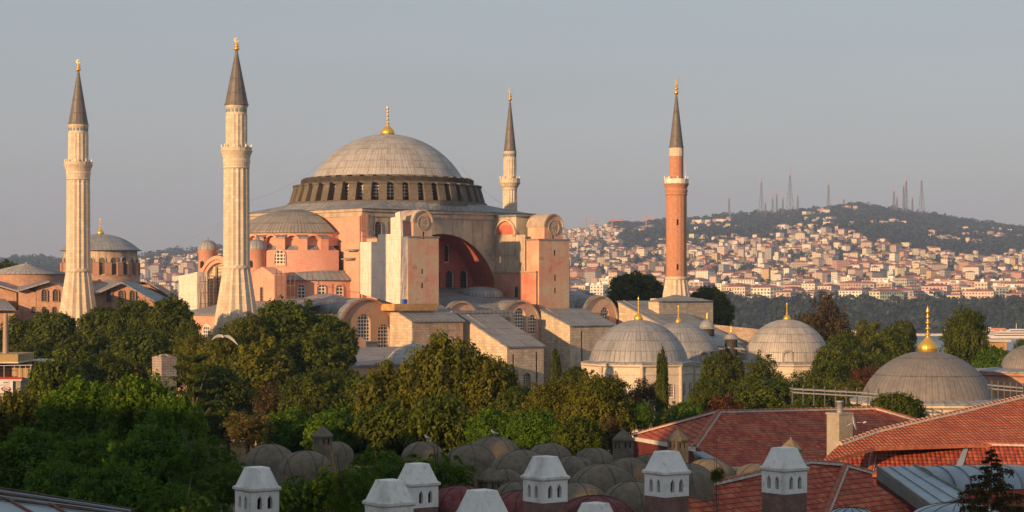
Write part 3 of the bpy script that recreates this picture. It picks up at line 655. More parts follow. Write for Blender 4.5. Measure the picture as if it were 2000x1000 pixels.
# sloped masonry buttresses (south side)
def flyer(u0, u1, vf, zf, vb, zb, mat, ms, slits=(), nm='sloped_buttress', over=.25, win=None):
    m = MB(); holes = [[(x-.22, z0), (x+.22, z0), (x+.22, z1), (x-.22, z1)] for x, z0, z1 in slits]+([win] if win else [])
    wall(m, (0, vf, 0), SX, [(u0, 0), (u1, 0), (u1, zf), (u0, zf)], holes, mat, .5, M['cornice'])
    for h in holes[:len(slits)]: m.face([Vector((p[0], vf+.49, p[1])) for p in h], M['dark'])
    m.face([(u0, vb, 0), (u0, vf, 0), (u0, vf, zf), (u0, vb, zb)], ms); m.face([(u1, vf, 0), (u1, vb, 0), (u1, vb, zb), (u1, vf, zf)], ms)
    o = m.build(nm, HS); sl = (zb-zf)/(vb-vf); m = MB(); a = Vector((u0-over, vf-.3, zf-.3*sl+.02)); b = Vector((u0-over, vb, zb+.02))
    m.prism([a, b, b+Vector((0, 0, .22)), a+Vector((0, 0, .22))], (u1-u0+2*over, 0, 0), M['lead'])
    m.bar(a+Vector((1.8, .6, .3)), b+Vector((1.8, 0, .3)), .16, M['lead']); m.build('lead_roof', o)
    if win: window(o, (0, vf, 0), SX, win, M['glassfine'], None, .45)
    return o
flyer(-24.5, -12.9, -38.6, 19.5, -32.3, 22.0, M['rubble'], M['stone'])
flyer(-11.0, -2.3, -48.3, 15.0, -35.6, 20.3, M['stone'], M['stone'], [(-9.5, 7.5, 13.8), (-4.0, 8, 14.0)], win=arch(-6.3, 6.4, 1.9, 4.0))
flyer(11.6, 23.0, -40.2, 18.3, -31.9, 21.2, M['stone'], M['stone'], [(14.6, 8, 17.4), (21.9, 15.6, 17.2)])
flyer(33.0, 45.5, -52.0, 14.8, -31.0, 22.6, M['stone'], M['stone'])
mb = MB(); mb.box(-12.0, -1.6, -35.6, -32.4, 0, 20.0, M['drumstone']); mb.box(-12.9, 1.6, -35.5, -31.2, 20.0, 21.3, M['lead']); mb.build('dark_return_wall', HS)
# lower south-west structures
mb = MB(); P1 = V(600, 610, -45); 
g0 = V(650, 640, -43.0); g1 = V(715, 640, -43.0)
mb.prism([(g0.x-4, -43, 0), (g1.x, -43, 0), (g1.x, -43, 16.7), ((g0.x+g1.x)/2-2, -43, 18.6), (g0.x-4, -43, 18.0)], (0, 11, 0), M['pinkpale']); lg = mb.build('low_gabled_wing', HS)
window(lg, (0, -43.0, 0), SX, arch(V(671, 700, -43).x, 7.5, 3.0, 6), M['glassgrid'], M['ochre'], -.04, .2)
mb = MB(); b0_, b1_ = V(714, 660, -41), V(736, 660, -41); mb.box(b0_.x, b1_.x, -41, -33, 0, 16.0, M['stone']); mb.box(b0_.x-.3, b1_.x+.3, -41.3, -33, 16.0, 16.3, M['lead']); mb.build('stone_stair_block', HS)
mb = MB(); q0 = V(640, 710, -62); q1 = V(850, 710, -62); mb.box(q0.x, q1.x+12, -62, -40, 0, V(700, 716, -62).z, M['pinkpale']); 
zz = V(700, 716, -62).z; mb.prism([(q0.x-.3, -62.4, zz), (q1.x+12.3, -62.4, zz), (q1.x+12.3, -46, zz+2.1), (q0.x-.3, -46, zz+2.1)], (0, 0, .25), M['lead']); lb = mb.build('forecourt_wing', HS)
dc = Dp(806, 715, 322); 
MB().lathe((dc.x, dc.y, dc.z-1.0), [(4.9, -.2)]+[(4.7*math.cos(PI/2*i/10), 4.6*math.sin(PI/2*i/10)) for i in range(11)], 40, mat=M['leaddome'], us=40/(2*PI)).build('small_dome', HS)
finial(HS, (dc.x, dc.y, dc.z+3.5), 2.6, .7, M['grey'])

# ---------------------------------------------------------------- minarets
def minaret(name, label, c, prof_z, radii, shaft_mat, zg=0, sides=16, cone_mat=None, group='minarets of the domed basilica', brick=False, fin=(4.5, 1.0), flare=True, scallop=True):
    """prof_z: pedestal top, kink, corbel foot, balcony floor, parapet top, cone base, cone tip"""
    cx, cy = c; t = thing(name, label, 'minaret', (cx, cy, zg), group)
    z_p, z_k, z_c, z_b, z_pp, z_cb, z_t = prof_z; rb, rp, rk, rs, rbal, ru, rc = radii
    C0 = Vector((cx, cy, 0)); off = R(8)
    def fl(mb, pr, mat, amp=0.045):     # fluted shaft: alternating in/out facets
        n = sides*2
        for k in range(len(pr)-1):
            for i in range(n):
                t0, t1 = 2*PI*i/n+off, 2*PI*(i+1)/n+off
                f = lambda r, z, j, tt: C0+Vector((r*(1+(amp if j % 2 else -amp))*math.cos(tt), r*(1+(amp if j % 2 else -amp))*math.sin(tt), z))
                (r0, a), (r1, b) = pr[k], pr[k+1]; w = 2*PI*rs/n
                mb.face([f(r0, a, i, t0), f(r0, a, i+1, t1), f(r1, b, i+1, t1), f(r1, b, i, t0)], mat[k] if isinstance(mat, list) else mat, uv=[(i*w, a), (i*w+w, a), (i*w+w, b), (i*w, b)])
    m = MB()
    if brick: m.box(cx-rb, cx+rb, cy-rb, cy+rb, zg, z_p, M['minstone'])
    else: m.lathe(C0, [(rb, zg), (rb, z_p), (rb-.1, z_p+.05)], 8, R(22), R(22)+2*PI, M['stone'], us=rb, smooth=False)
    m.build('pedestal', t)
    m = MB()
    if flare: fl(m, [(rp, z_p), (rp*.82+rk*.18, z_p+(z_k-z_p)*.25), (rk*1.03, z_k-.2), (rk*1.0, z_k)], M['minstone'], .05)
    m.lathe(C0, [(rk*1.05, z_k-.15), (rk*1.10, z_k), (rk*1.10, z_k+.3), (rk, z_k+.5)], 32, mat=M['minstone'], us=rk)
    m.build('flared_base', t)
    m = MB()
    if brick: m.lathe(C0, [(rk, z_k+.5), (rs, z_c)], 16, mat=shaft_mat, us=rs, smooth=False)
    else: fl(m, [(rk, z_k+.5), (rs, z_c)], shaft_mat)
    sh = m.build('shaft', t)
    if brick:
        for zz in (z_c-6, z_c-15): ring_window(sh, cx, cy, rs*.985, R(-100)+PI*0-R(30), zz, .35, 1.2, M['dark'], None)
    m = MB()
    hh = z_b-z_c
    m.lathe(C0, [(rs, z_c), (rs*1.08, z_c+.15), (rs*1.05, z_c+.4), (rs*1.12, z_c+hh*.45), (rbal*.84, z_c+hh*.6), (rbal*.90, z_c+hh*.8), (rbal, z_b), (rbal*1.02, z_b+.12)], 32, mat=shaft_mat if brick else M['minstone'], us=rs, smooth=not scallop)
    m.lathe(C0, [(rbal*.97, z_b+.1), (rbal*.97, z_pp), (rbal*.99, z_pp+.02), (rbal*.99, z_pp+.15), (rbal*.86, z_pp+.15), (rbal*.86, z_b+.1), (ru, z_b+.1)], 16, mat=M['whitest'] if brick else M['minstone'], us=rs, smooth=False)
    bal = m.build('balcony', t)
    for k in range(16):
        a = 2*PI*k/16+.1; q = C0+Vector((rbal*.93*math.cos(a), rbal*.93*math.sin(a), z_pp+.15))
        if k % 2 == 0: MB().lathe(q, [(.12, 0), (.16, .15), (.16, .35), (.05, .55), (0, .6)], 6, mat=M['whitest']).build('balcony_lamp', bal)
    m = MB()
    if brick: m.lathe(C0, [(ru, z_b+.1), (ru*.97, z_cb-1.7)], 16, mat=shaft_mat, us=ru, smooth=False); m.lathe(C0, [(ru*1.02, z_cb-1.7), (ru*1.0, z_cb)], 16, mat=M['minstone'], us=ru, smooth=False)
    else: fl(m, [(ru, z_b+.1), (ru, z_cb-1.6)], shaft_mat, .03); m.lathe(C0, [(ru*1.0, z_cb-1.6), (ru*1.0, z_cb-1.3), (ru*.97, z_cb-1.2), (ru*.97, z_cb-.5), (ru*1.05, z_cb-.4), (ru*1.05, z_cb)], 32, mat=M['minstone'], us=ru)
    up = m.build('upper_shaft', t)
    if not brick:
        for k in range(16):
            a = 2*PI*(k+.5)/16; d = Vector((math.cos(a), math.sin(a), 0)); x = Vector((-math.sin(a), math.cos(a), 0)); q = C0+d*(ru*.985); w = .2
            mm = MB(); mm.prism([q-x*w+Vector((0, 0, z_cb-1.15)), q+x*w+Vector((0, 0, z_cb-1.15)), q+x*w+Vector((0, 0, z_cb-.6)), q-x*w+Vector((0, 0, z_cb-.6))], d*.03, M['teal']); mm.build('tile_panel', up)
    m = MB(); m.lathe(C0, [(ru*.9, z_cb-.02), (rc, z_cb), (rc, z_cb+.12), (rc*.93, z_cb+.5), (.16, z_t)], 16, mat=cone_mat or M['leadcone'], us=16/(2*PI), smooth=False); cn = m.build('cone_roof', t)
    h, w = fin; m = MB(); pr = [(.16, -.3), (w*.3, 0), (w*.5, h*.08), (w*.5, h*.16), (w*.2, h*.24), (w*.15, h*.3), (w*.42, h*.36), (w*.42, h*.42), (w*.15, h*.48), (w*.12, h*.53), (w*.34, h*.58), (w*.34, h*.62), (w*.1, h*.68), (w*.08, h*.76), (w*.22, h*.80), (w*.08, h*.86), (0, h*.9)]
    m.lathe(C0+Vector((0, 0, z_t)), pr, 12, mat=M['gold'])
    cc = C0+Vector((0, 0, z_t+h*1.0)); cr = w*.32      # crescent
    for i in range(12):
        a0, a1 = R(-60)+R(300)*i/12+PI/2*0+R(120), R(-60)+R(300)*(i+1)/12+R(120); wd_ = lambda k: .5*w*.22*math.sin(PI*k/12)+.01
        f = lambda a, dr: cc+RT*((cr+dr)*math.cos(a))+Vector((0, 0, (cr+dr)*math.sin(a)))
        m.prism([f(a0, -wd_(i)), f(a1, -wd_(i+1)), f(a1, wd_(i+1)), f(a0, wd_(i))], FW*.06, M['gold'])
    m.tube([C0+Vector((.25, -.25, z_t)), C0+Vector((.3, -.3, z_t+h*1.25))], .03, M['grey'], 4)
    m.build('finial', cn)
    return t
def zz(py, D): return CAM.z+D*(HOR-py)/FP
def mk(name, label, px, D, ys, ws, **kw):
    p = Dp(px, 500, D); z = [zz(y, D) for y in ys]; r = [w/2*D/FP for w in ws]
    return minaret(name, label, (p.x, p.y), z, r, kw.pop('mat', M['minstone']), fin=(zz(kw.pop('tip'), D)-z[6], kw.pop('fw', 1.0)), **kw)
mk('stone_minaret', 'tallest looking fluted pale stone minaret, in front of the pink basilica', 462, 332, (640, 524, 330, 296, 290, 206, 98), (92, 84, 50, 48, 62, 41, 48), tip=78)
mk('stone_minaret', 'pale fluted stone minaret farthest left with dark lead cone, in front of the brick church', 153, 372, (650, 530, 352, 323, 318, 244, 138), (80, 78, 45, 43, 56, 38, 40), tip=120)
mk('stone_minaret', 'slim pale stone minaret rising behind the basilica roof, only its upper half visible', 996, 440, (640, 560, 372, 358, 350, 296, 196), (60, 50, 28, 27, 41, 25, 25), tip=176, fw=.9)
mk('brick_minaret', 'slim orange brick minaret with white balcony and lead cone, right of the basilica', 1321, 402, (583, 545, 382, 360, 351, 289, 184), (72, 52, 40, 40, 49, 28, 29), tip=156, mat=M['minbrick'], brick=True, fw=.9)
# ================================================================ setting: ground, sea, hills
def Z(px, py, z): return Dp(px, py, (CAM.z-z)*FP/(py-HOR))
def lerp_tab(x, tab):
    if x <= tab[0][0]: return tab[0][1]
    for (a, b), (c, d) in zip(tab, tab[1:]):
        if x <= c: return b+(d-b)*(x-a)/(c-a)
    return tab[-1][1]
RIDGE = [(-1500, 506), (0, 509), (60, 507), (120, 512), (200, 508), (270, 503), (300, 496), (390, 488), (500, 470), (800, 455), (1100, 448), (1180, 442), (1215, 440), (1250, 440), (1300, 433), (1400, 427), (1500, 422), (1560, 417), (1620, 409), (1660, 404), (1700, 406), (1760, 414), (1850, 428), (1920, 440), (2000, 452), (2300, 480), (3500, 505)]
GD = [(2700, 0), (3200, .2), (4000, .48), (5000, .76), (6500, 1.0)]
def tz(px, D):
    if D < 250: return 3.5*(1-max(0, D-120)/130) if D > 120 else 3.5
    if D < 560: return 0.0
    if D < 1100: return -37*(D-560)/540
    if D < 2480: return -37
    if D < 2520: return -37+4*(D-2480)/40
    if D < 2700:
        zt_ = CAM.z+2700*(HOR-598)/FP; return -33+(zt_+33)*((D-2520)/180)**.7
    g = lerp_tab(D, GD); y = 598+(lerp_tab(px, RIDGE)-598)*g
    z = CAM.z+D*(HOR-y)/FP
    if D > 6500: z = CAM.z+6500*(HOR-y)/FP-(D-6500)*.10
    return z
def tnoise(px, D):
    if D < 2600: return 0
    k = min(1, (D-2600)/1500); q = Dp(px, 500, D)
    return (noise.noise(Vector((q.x/420, q.y/420, 0)))*16+noise.noise(Vector((q.x/150, q.y/150, 3)))*6)*k*(1 if D < 5600 else .35)
def terr(px, D): return tz(px, D)+tnoise(px, D)
pxs = np.linspace(-2200, 4200, 220)
Ds = list(np.concatenate([np.linspace(-260, 560, 22), np.linspace(600, 1100, 6), [1500, 2000, 2440], np.linspace(2480, 2700, 9), np.linspace(2760, 6500, 60), np.linspace(6600, 9500, 12)]))
vs = []; fs = []
NP_, ND = len(pxs), len(Ds)
for D in Ds:
    for px in pxs:
        if D < 300: # near field: parallel strips so that it also runs behind the camera
            w = (px-1000)/3200*600; q = CAM+FW*D+RT*w*max(1, 1); z = tz(1000, max(D, 0))
            if D > 200: w2 = (px-1000)/FP*D; q = CAM+FW*D+RT*max(abs(w), abs(w2))*(1 if w > 0 else -1)
        else:
            q = Dp(px, 500, D); z = terr(px, D)
        vs.append((q.x, q.y, z))
for j in range(ND-1):
    for i in range(NP_-1): fs.append((j*NP_+i, j*NP_+i+1, (j+1)*NP_+i+1, (j+1)*NP_+i))
me = bpy.data.meshes.new('ground'); me.from_pydata(vs, [], fs); me.polygons.foreach_set('use_smooth', [True]*len(fs))
g = NT('ground_soil_and_scrub'); pp = g.pos(); a = g.noise(pp, .02, 8, .7, .4, .6); b = g.noise(pp, .15, 6, .7, .4, .6)
g.col(g.mix(b, g.mix(a, (.035, .05, .022), (.06, .07, .035)), g.mix(a, (.05, .06, .03), (.10, .09, .06)))); g.bump(b, .6, 2.0)
me.materials.append(g.m); gr = bpy.data.objects.new('ground', me); COL.objects.link(gr); gr['kind'] = 'structure'
sw = NT('sea_water'); sw.col((.06, .10, .14)); sw.b.inputs['Roughness'].default_value = .22; sw.b.inputs['Specular IOR Level'].default_value = .5
sw.bump(sw.noise(sw.pos(), .35, 5, .6, 0, 1), .5, .5)
a, b, c, d = Dp(-1800, 500, 1000), Dp(3800, 500, 1000), Dp(3400, 500, 2600), Dp(-1400, 500, 2600)
mb = MB(); mb.face([Vector((q.x, q.y, -35)) for q in (a, b, c, d)], sw.m); mb.build('sea')['kind'] = 'structure'

# ---------------------------------------------------------------- the far city
def facade(name, use_attr, win=False):
    x = NT(name); uv = x.n('ShaderNodeTexCoord').outputs['UV']; sp = x.n('ShaderNodeSeparateXYZ'); x.l(uv, sp.inputs[0])
    if use_attr: at = x.n('ShaderNodeAttribute'); at.attribute_name = 'fc'; base = at.outputs['Color']
    else: base = x.n('ShaderNodeObjectInfo').outputs['Color']
    n1 = x.noise(x.pos(), .25, 4, .6, .35, .65); base = x.mix(x.math('MULTIPLY', n1, .14), base, (.30, .26, .22))
    if use_attr or win:
        u = x.math('FRACT', x.math('DIVIDE', sp.outputs[0], 3.4)); v = x.math('FRACT', x.math('DIVIDE', sp.outputs[1], 3.1))
        wm = x.math('MULTIPLY', x.math('MULTIPLY', x.math('GREATER_THAN', u, .28), x.math('LESS_THAN', u, .72)), x.math('MULTIPLY', x.math('GREATER_THAN', v, .30), x.math('LESS_THAN', v, .78)))
        base = x.mix(x.math('MULTIPLY', wm, .85), base, (.04, .04, .055))
    x.col(base); return x.m
M['facade'] = facade('painted_facade', False); M['facade_mass'] = facade('painted_facade_mass', True)
M['farroof'] = plain('far_roof_tiles', (.36, .125, .08), var=.4, scale=.05); M['flatroof'] = plain('far_flat_roof', (.34, .30, .28), var=.3, scale=.05)
M['winfar'] = plain('far_window_glass', (.05, .055, .07), .25); M['slab'] = plain('balcony_slab', (.62, .56, .50))
def house_proto(w, d, fl, roof, balc):
    m = MB(); h = fl*3.05+1.0; m.box(-w/2, w/2, -d/2, d/2, -6, h, M['facade'], 'xXyY')
    for f_ in range(fl):
        z = .9+f_*3.05+.4
        for (L, ax) in ((w, 0), (d, 1)):
            nwin = max(2, int(L/3.3)); st = L/nwin
            for i in range(nwin):
                c = -L/2+st*(i+.5); hw = st*(.22 if (i+f_) % 3 else .32)
                for s in (-1, 1):
                    if ax == 0: y = s*(d/2+.03); q = [(c-hw, y, z), (c+hw, y, z), (c+hw, y, z+1.55), (c-hw, y, z+1.55)]
                    else: y = s*(w/2+.03); q = [(y, c-hw, z), (y, c+hw, z), (y, c+hw, z+1.55), (y, c-hw, z+1.55)]
                    if (ax == 0 and s > 0) or (ax == 1 and s < 0): q.reverse()
                    m.face(q, M['winfar'])
            if balc:
                for s in (-1,):
                    if ax == 0: m.box(-L*.32, L*.32, s*(d/2+1.3), s*d/2, z-.75, z-.5, M['slab']); m.box(-L*.32, L*.32, s*(d/2+1.3), s*(d/2+1.2), z-.5, z+.25, M['facade'])
                    else: m.box(s*(w/2+1.3), s*w/2, -L*.3, L*.3, z-.75, z-.5, M['slab']); m.box(s*(w/2+1.3), s*(w/2+1.2), -L*.3, L*.3, z-.5, z+.25, M['facade'])
    o = m.build('apartment_block'); r = MB()
    if roof: 
        e = .8; rh = min(w, d)*.17; a = [Vector((-w/2-e, -d/2-e, h)), Vector((w/2+e, -d/2-e, h)), Vector((w/2+e, d/2+e, h)), Vector((-w/2-e, d/2+e, h))]
        k = (w-d)/2 if w > d else 0; k2 = (d-w)/2 if d > w else 0; R1, R2 = Vector((-k, -k2, h+rh)), Vector((k, k2, h+rh))
        if w >= d: F4 = [[a[0], a[1], R2, R1], [a[1], a[2], R2], [a[2], a[3], R1, R2], [a[3], a[0], R1]]
        else: F4 = [[a[0], a[1], R1], [a[1], a[2], R2, R1], [a[2], a[3], R2], [a[3], a[0], R1, R2]]
        for q in F4: r.face(q, M['farroof'])
        r.box(-w/2-e, w/2+e, -d/2-e, d/2+e, h-.35, h-.01, M['slab'])
        r.box(w*.2, w*.2+1, -.5, .5, h, h+rh+1.2, M['slab'])
    else: r.box(-w/2-.3, w/2+.3, -d/2-.3, d/2+.3, h-.3, h+.6, M['slab'], top=M['flatroof']); r.box(-2, 2, -2, 2, h+.6, h+3.0, M['facade'])
    ro = r.build('roof', o); ro.location = (0, 0, 0); return o, ro
protos = [house_proto(*a) for a in ((18, 13, 4, 1, 1), (24, 14, 5, 1, 1), (14, 12, 4, 1, 0), (30, 14, 5, 0, 1), (16, 15, 6, 0, 1), (12, 11, 3, 1, 0), (34, 13, 4, 1, 0), (20, 16, 6, 1, 1))]
PCOL = [('cream', (.78, .70, .50)), ('white', (.86, .84, .74)), ('pale pink', (.70, .54, .43)), ('ochre', (.62, .46, .24)), ('beige', (.56, .47, .38)), ('salmon', (.60, .36, .27)), ('grey', (.46, .43, .40))]
WOODB = [(1100, 440), (1205, 446), (1225, 492), (1300, 487), (1400, 468), (1500, 468), (1600, 452), (1660, 458), (1720, 476), (1800, 498), (2000, 500), (2400, 505)]
def slope_y(px, D): return HOR-(terr(px, D)-CAM.z)*FP/D
spots = []; tries = 0
occ = {}
def free(q, r):
    kx, ky = int(q.x//26), int(q.y//26)
    for i in (-1, 0, 1):
        for j in (-1, 0, 1):
            for (ox, oy, orr) in occ.get((kx+i, ky+j), ()):
                if (ox-q.x)**2+(oy-q.y)**2 < (r+orr)**2: return False
    occ.setdefault((kx, ky), []).append((q.x, q.y, r)); return True
rr = random.Random(5)
hs_near = []; hs_far = []
while tries < 34000:
    tries += 1
    px = rr.uniform(1060, 2120) if rr.random() < .9 else rr.uniform(240, 420)
    t = rr.random(); D = 2705+(t**1.25)*3500
    y = slope_y(px, D); lim = lerp_tab(px, WOODB) if px > 1000 else 470
    q = Dp(px, 500, D); cl = noise.noise(Vector((q.x/260, q.y/260, 8)))
    if y < lim:
        cl2 = noise.noise(Vector((q.x/170, q.y/170, 21)))
        if cl2 < .22 or y < lim-48 or rr.random() < .45: continue
    elif cl < -.16 and rr.random() < .93: continue
    if px < 1000 and (cl < -.1 or D > 5800): continue
    r = rr.uniform(8, 17)*(1.4 if D < 3000 else (1.15 if D < 3800 else .9))
    if not free(q, r): continue
    (hs_near if (D < 3090 and len(hs_near) < 900) else hs_far).append((px, D, q, r))
tries = 0
while tries < 2600:      # the part of the slope hidden behind the basilica
    tries += 1; px = rr.uniform(415, 1065); D = 2750+(rr.random()**1.2)*3000; q = Dp(px, 500, D); r = rr.uniform(11, 17)
    if noise.noise(Vector((q.x/260, q.y/260, 8))) < -.2 or not free(q, r): continue
    hs_far.append((px, D, q, r))
hs_near.sort(key=lambda h: h[1])
keep = [h for h in hs_near if 1080 < h[0] < 2030][:268]; ids = set(id(h) for h in keep)
hs_far += [h for h in hs_near if id(h) not in ids]
GRP = 'apartment blocks across the water'
for i, (px, D, q, r) in enumerate(keep):
    pi = rr.randrange(8) if r > 11 else rr.choice((2, 5, 0)); cn, cc = PCOL[rr.choices(range(7), (5, 7, 3, 1, 3, 1, 2))[0]]
    o, ro = protos[pi]; k = r/10.5*rr.uniform(.85, 1.1)
    c = o.copy(); COL.objects.link(c); c2 = ro.copy(); COL.objects.link(c2); c2.parent = c
    c.location = (q.x, q.y, terr(px, D)); c.rotation_euler = (0, 0, rr.choice((0, PI/2))+rr.gauss(R(8), R(16))); c.scale = (k, k, rr.uniform(.9, 1.25)*(1.25 if D < 2900 else 1.0)); c.color = (*[min(1, v*rr.uniform(.9, 1.1)) for v in cc], 1)
    row = 'above the shore wood' if D < 2850 else 'in the middle city rows'
    sz = ('small' if pi in (2, 5) else ('long' if pi in (3, 6) else 'tall'))
    tag(c, f'{sz} {cn} apartment block with {"flat" if pi in (3, 4) else "red"} roof {row}', 'apartment block', GRP)
for o, ro in protos: bpy.data.objects.remove(ro); bpy.data.objects.remove(o)
def mass(name, items, seed=3):
    """the rest of the city, past counting: one mesh of boxes with roofs"""
    r2 = random.Random(seed); v = []; f = []; mi = []; uv = []; fc = []
    for px, D, q, r in items:
        w = r*r2.uniform(.9, 1.9); d = r*r2.uniform(.8, 1.2); h = r2.choice((2, 3, 4, 4, 5, 6, 8))*3.1*(.8 if D > 4200 else 1); a = r2.choice((0, PI/2))+r2.gauss(R(8), R(18)); z = terr(px, D)
        cc = PCOL[r2.choices(range(7), (5, 6, 3, 1.5, 3, 1, 2))[0]][1]; kk = r2.uniform(.85, 1.1); cc = [min(1, t_*kk) for t_ in cc]; ca, sa = math.cos(a), math.sin(a)
        P = lambda x, y, zz_: (q.x+x*ca-y*sa, q.y+x*sa+y*ca, z+zz_)
        b = len(v); X, Y = w/2, d/2
        v += [P(-X, -Y, -6), P(X, -Y, -6), P(X, Y, -6), P(-X, Y, -6), P(-X, -Y, h), P(X, -Y, h), P(X, Y, h), P(-X, Y, h)]
        u0 = r2.uniform(0, 9)
        for (i, j, L) in ((0, 1, w), (1, 2, d), (2, 3, w), (3, 0, d)):
            f.append((b+i, b+j, b+j+4, b+i+4)); mi.append(0); uv += [(u0, 0), (u0+L, 0), (u0+L, h+6), (u0, h+6)]; fc += [cc]*4
        if r2.random() < .86:
            e = .9; rh = d*.2; k = max(0, (w-d)/2); b2 = len(v); v += [P(-X-e, -Y-e, h), P(X+e, -Y-e, h), P(X+e, Y+e, h), P(-X-e, Y+e, h), P(-k, 0, h+rh), P(k, 0, h+rh)]
            for q4 in ((0, 1, 5, 4), (1, 2, 5), (2, 3, 4, 5), (3, 0, 4)): f.append(tuple(b2+t for t in q4)); mi.append(1); uv += [(0, 0)]*len(q4); fc += [cc]*len(q4)
        else: f.append((b+4, b+5, b+6, b+7)); mi.append(2); uv += [(0, 0)]*4; fc += [cc]*4
    me = bpy.data.meshes.new(name); me.from_pydata(v, [], f)
    for m in (M['facade_mass'], M['farroof'], M['flatroof']): me.materials.append(m)
    me.polygons.foreach_set('material_index', mi); ul = me.uv_layers.new(name='UVMap'); ul.data.foreach_set('uv', [c for t in uv for c in t])
    ca_ = me.color_attributes.new('fc', 'FLOAT_COLOR', 'CORNER'); ca_.data.foreach_set('color', [c for t in fc for c in (*t, 1)])
    o = bpy.data.objects.new(name, me); COL.objects.link(o); return tag(o, 'dense mass of small pale houses with red roofs covering the far hillside', 'city', None, 'stuff')
mass('city_houses', hs_far)

# leafy masses: many small leaf faces, used for far woods
def leaf_mesh(name, P, N, S, mat, val=None, quad=True):
    """P centres, N normals, S sizes (numpy) -> one mesh of small four-sided leaf faces"""
    n = len(P); t = np.cross(N, rng.normal(size=(n, 3))); t /= np.linalg.norm(t, axis=1, keepdims=True)+1e-9; b = np.cross(N, t); b /= np.linalg.norm(b, axis=1, keepdims=True)+1e-9
    s = S[:, None]; bend = N*s*.25
    v = np.empty((n, 4, 3)); v[:, 0] = P-t*s; v[:, 1] = P-b*s*.55+bend; v[:, 2] = P+t*s; v[:, 3] = P+b*s*.55+bend
    me = bpy.data.meshes.new(name); me.vertices.add(n*4); me.vertices.foreach_set('co', v.reshape(-1)); me.loops.add(n*4); me.loops.foreach_set('vertex_index', np.arange(n*4)); me.polygons.add(n)
    me.polygons.foreach_set('loop_start', np.arange(0, n*4, 4)); me.polygons.foreach_set('loop_total', np.full(n, 4)); me.materials.append(mat)
    if val is None: val = rng.random(n)
    at = me.attributes.new('leaf', 'FLOAT', 'FACE'); at.data.foreach_set('value', val.astype(np.float32)); me.update(); me.validate(); return me
def unit(n):
    v = rng.normal(size=(n, 3)); return v/np.linalg.norm(v, axis=1, keepdims=True)
M['farleaf'] = leafmat('far_woodland_leaves', (.026, .046, .022), (.042, .062, .026), (.07, .085, .03), .2)
def wood(name, pts, label, per=60, k=1.0):
    P = []; N = []; S = []; Vv = []
    for (q, r) in pts:
        u = unit(per); u[:, 2] = np.abs(u[:, 2])*1.0-.15; rad = r*(.75+.3*rng.random(per))
        P.append(np.array(q)+u*rad[:, None]*np.array([1, 1, 1.15])); N.append(u+rng.normal(size=(per, 3))*.45); S.append(np.full(per, r*.30*k)*(.6+.7*rng.random(per))); Vv.append(np.clip(rng.random()*.5+rng.random(per)*.5, 0, 1))
    P = np.vstack(P); N = np.vstack(N); N /= np.linalg.norm(N, axis=1, keepdims=True)
    o = bpy.data.objects.new(name, leaf_mesh(name, P, N, np.concatenate(S), M['farleaf'], np.concatenate(Vv))); COL.objects.link(o); return tag(o, label, 'wood', None, 'stuff')
pts = []
for _ in range(1500):       # steep wooded bank above the far shore
    px = rr.uniform(1040, 2150) if rr.random() < .85 else rr.uniform(200, 450); D = rr.uniform(2505, 2745); q = Dp(px, 500, D); pts.append(((q.x, q.y, tz(px, D)+rr.uniform(0, 7)), rr.choice((4, 6, 8, 12))*rr.uniform(.8, 1.2)))
wood('shore_wood', pts, 'dark green wood on the steep bank above the far shore', 70)
pts = []
while len(pts) < 4200:      # woods of the hill behind the city
    px = rr.uniform(1190, 2150) if rr.random() < .93 else (rr.uniform(-60, 135) if rr.random() < .6 else rr.uniform(250, 430)); D = rr.uniform(4300, 6600); y = slope_y(px, D); lim = lerp_tab(px, WOODB) if px > 1000 else 560
    if y > lim+6: continue
    q = Dp(px, 500, D)
    if px > 1000 and noise.noise(Vector((q.x/170, q.y/170, 21))) > .28 and y > lim-45: continue
    pts.append(((q.x, q.y, terr(px, D)+rr.uniform(-2, 5)), rr.uniform(9, 19)))
wood('hill_wood', pts, 'blue green woodland covering the hill on the skyline', 26, 1.15)
pts = []
for _ in range(5200):
    px = rr.uniform(1060, 2120) if rr.random() < .85 else rr.uniform(240, 420); D = 2705+(rr.random()**1.2)*2600; q = Dp(px, 500, D)
    if noise.noise(Vector((q.x/260, q.y/260, 8))) > (-.05) and rr.random() < .62: continue
    pts.append(((q.x, q.y, terr(px, D)+rr.uniform(2, 8)), rr.uniform(4, 10)))
for _ in range(1500): px = rr.uniform(415, 1065); D = rr.uniform(2520, 6300); q = Dp(px, 500, D); pts.append(((q.x, q.y, terr(px, D)+4), rr.uniform(7, 14)))
wood('city_greenery', pts, 'scattered dark green tree crowns between the far city houses', 40)

pts = []
for _ in range(1100): px = rr.uniform(-300, 2500); D = rr.uniform(575, 1060); q = Dp(px, 500, D); pts.append(((q.x, q.y, tz(px, D)+rr.uniform(1, 3)), rr.uniform(4, 7)))
wood('park_wood', pts, 'park trees on the slope between the monuments and the water', 60)
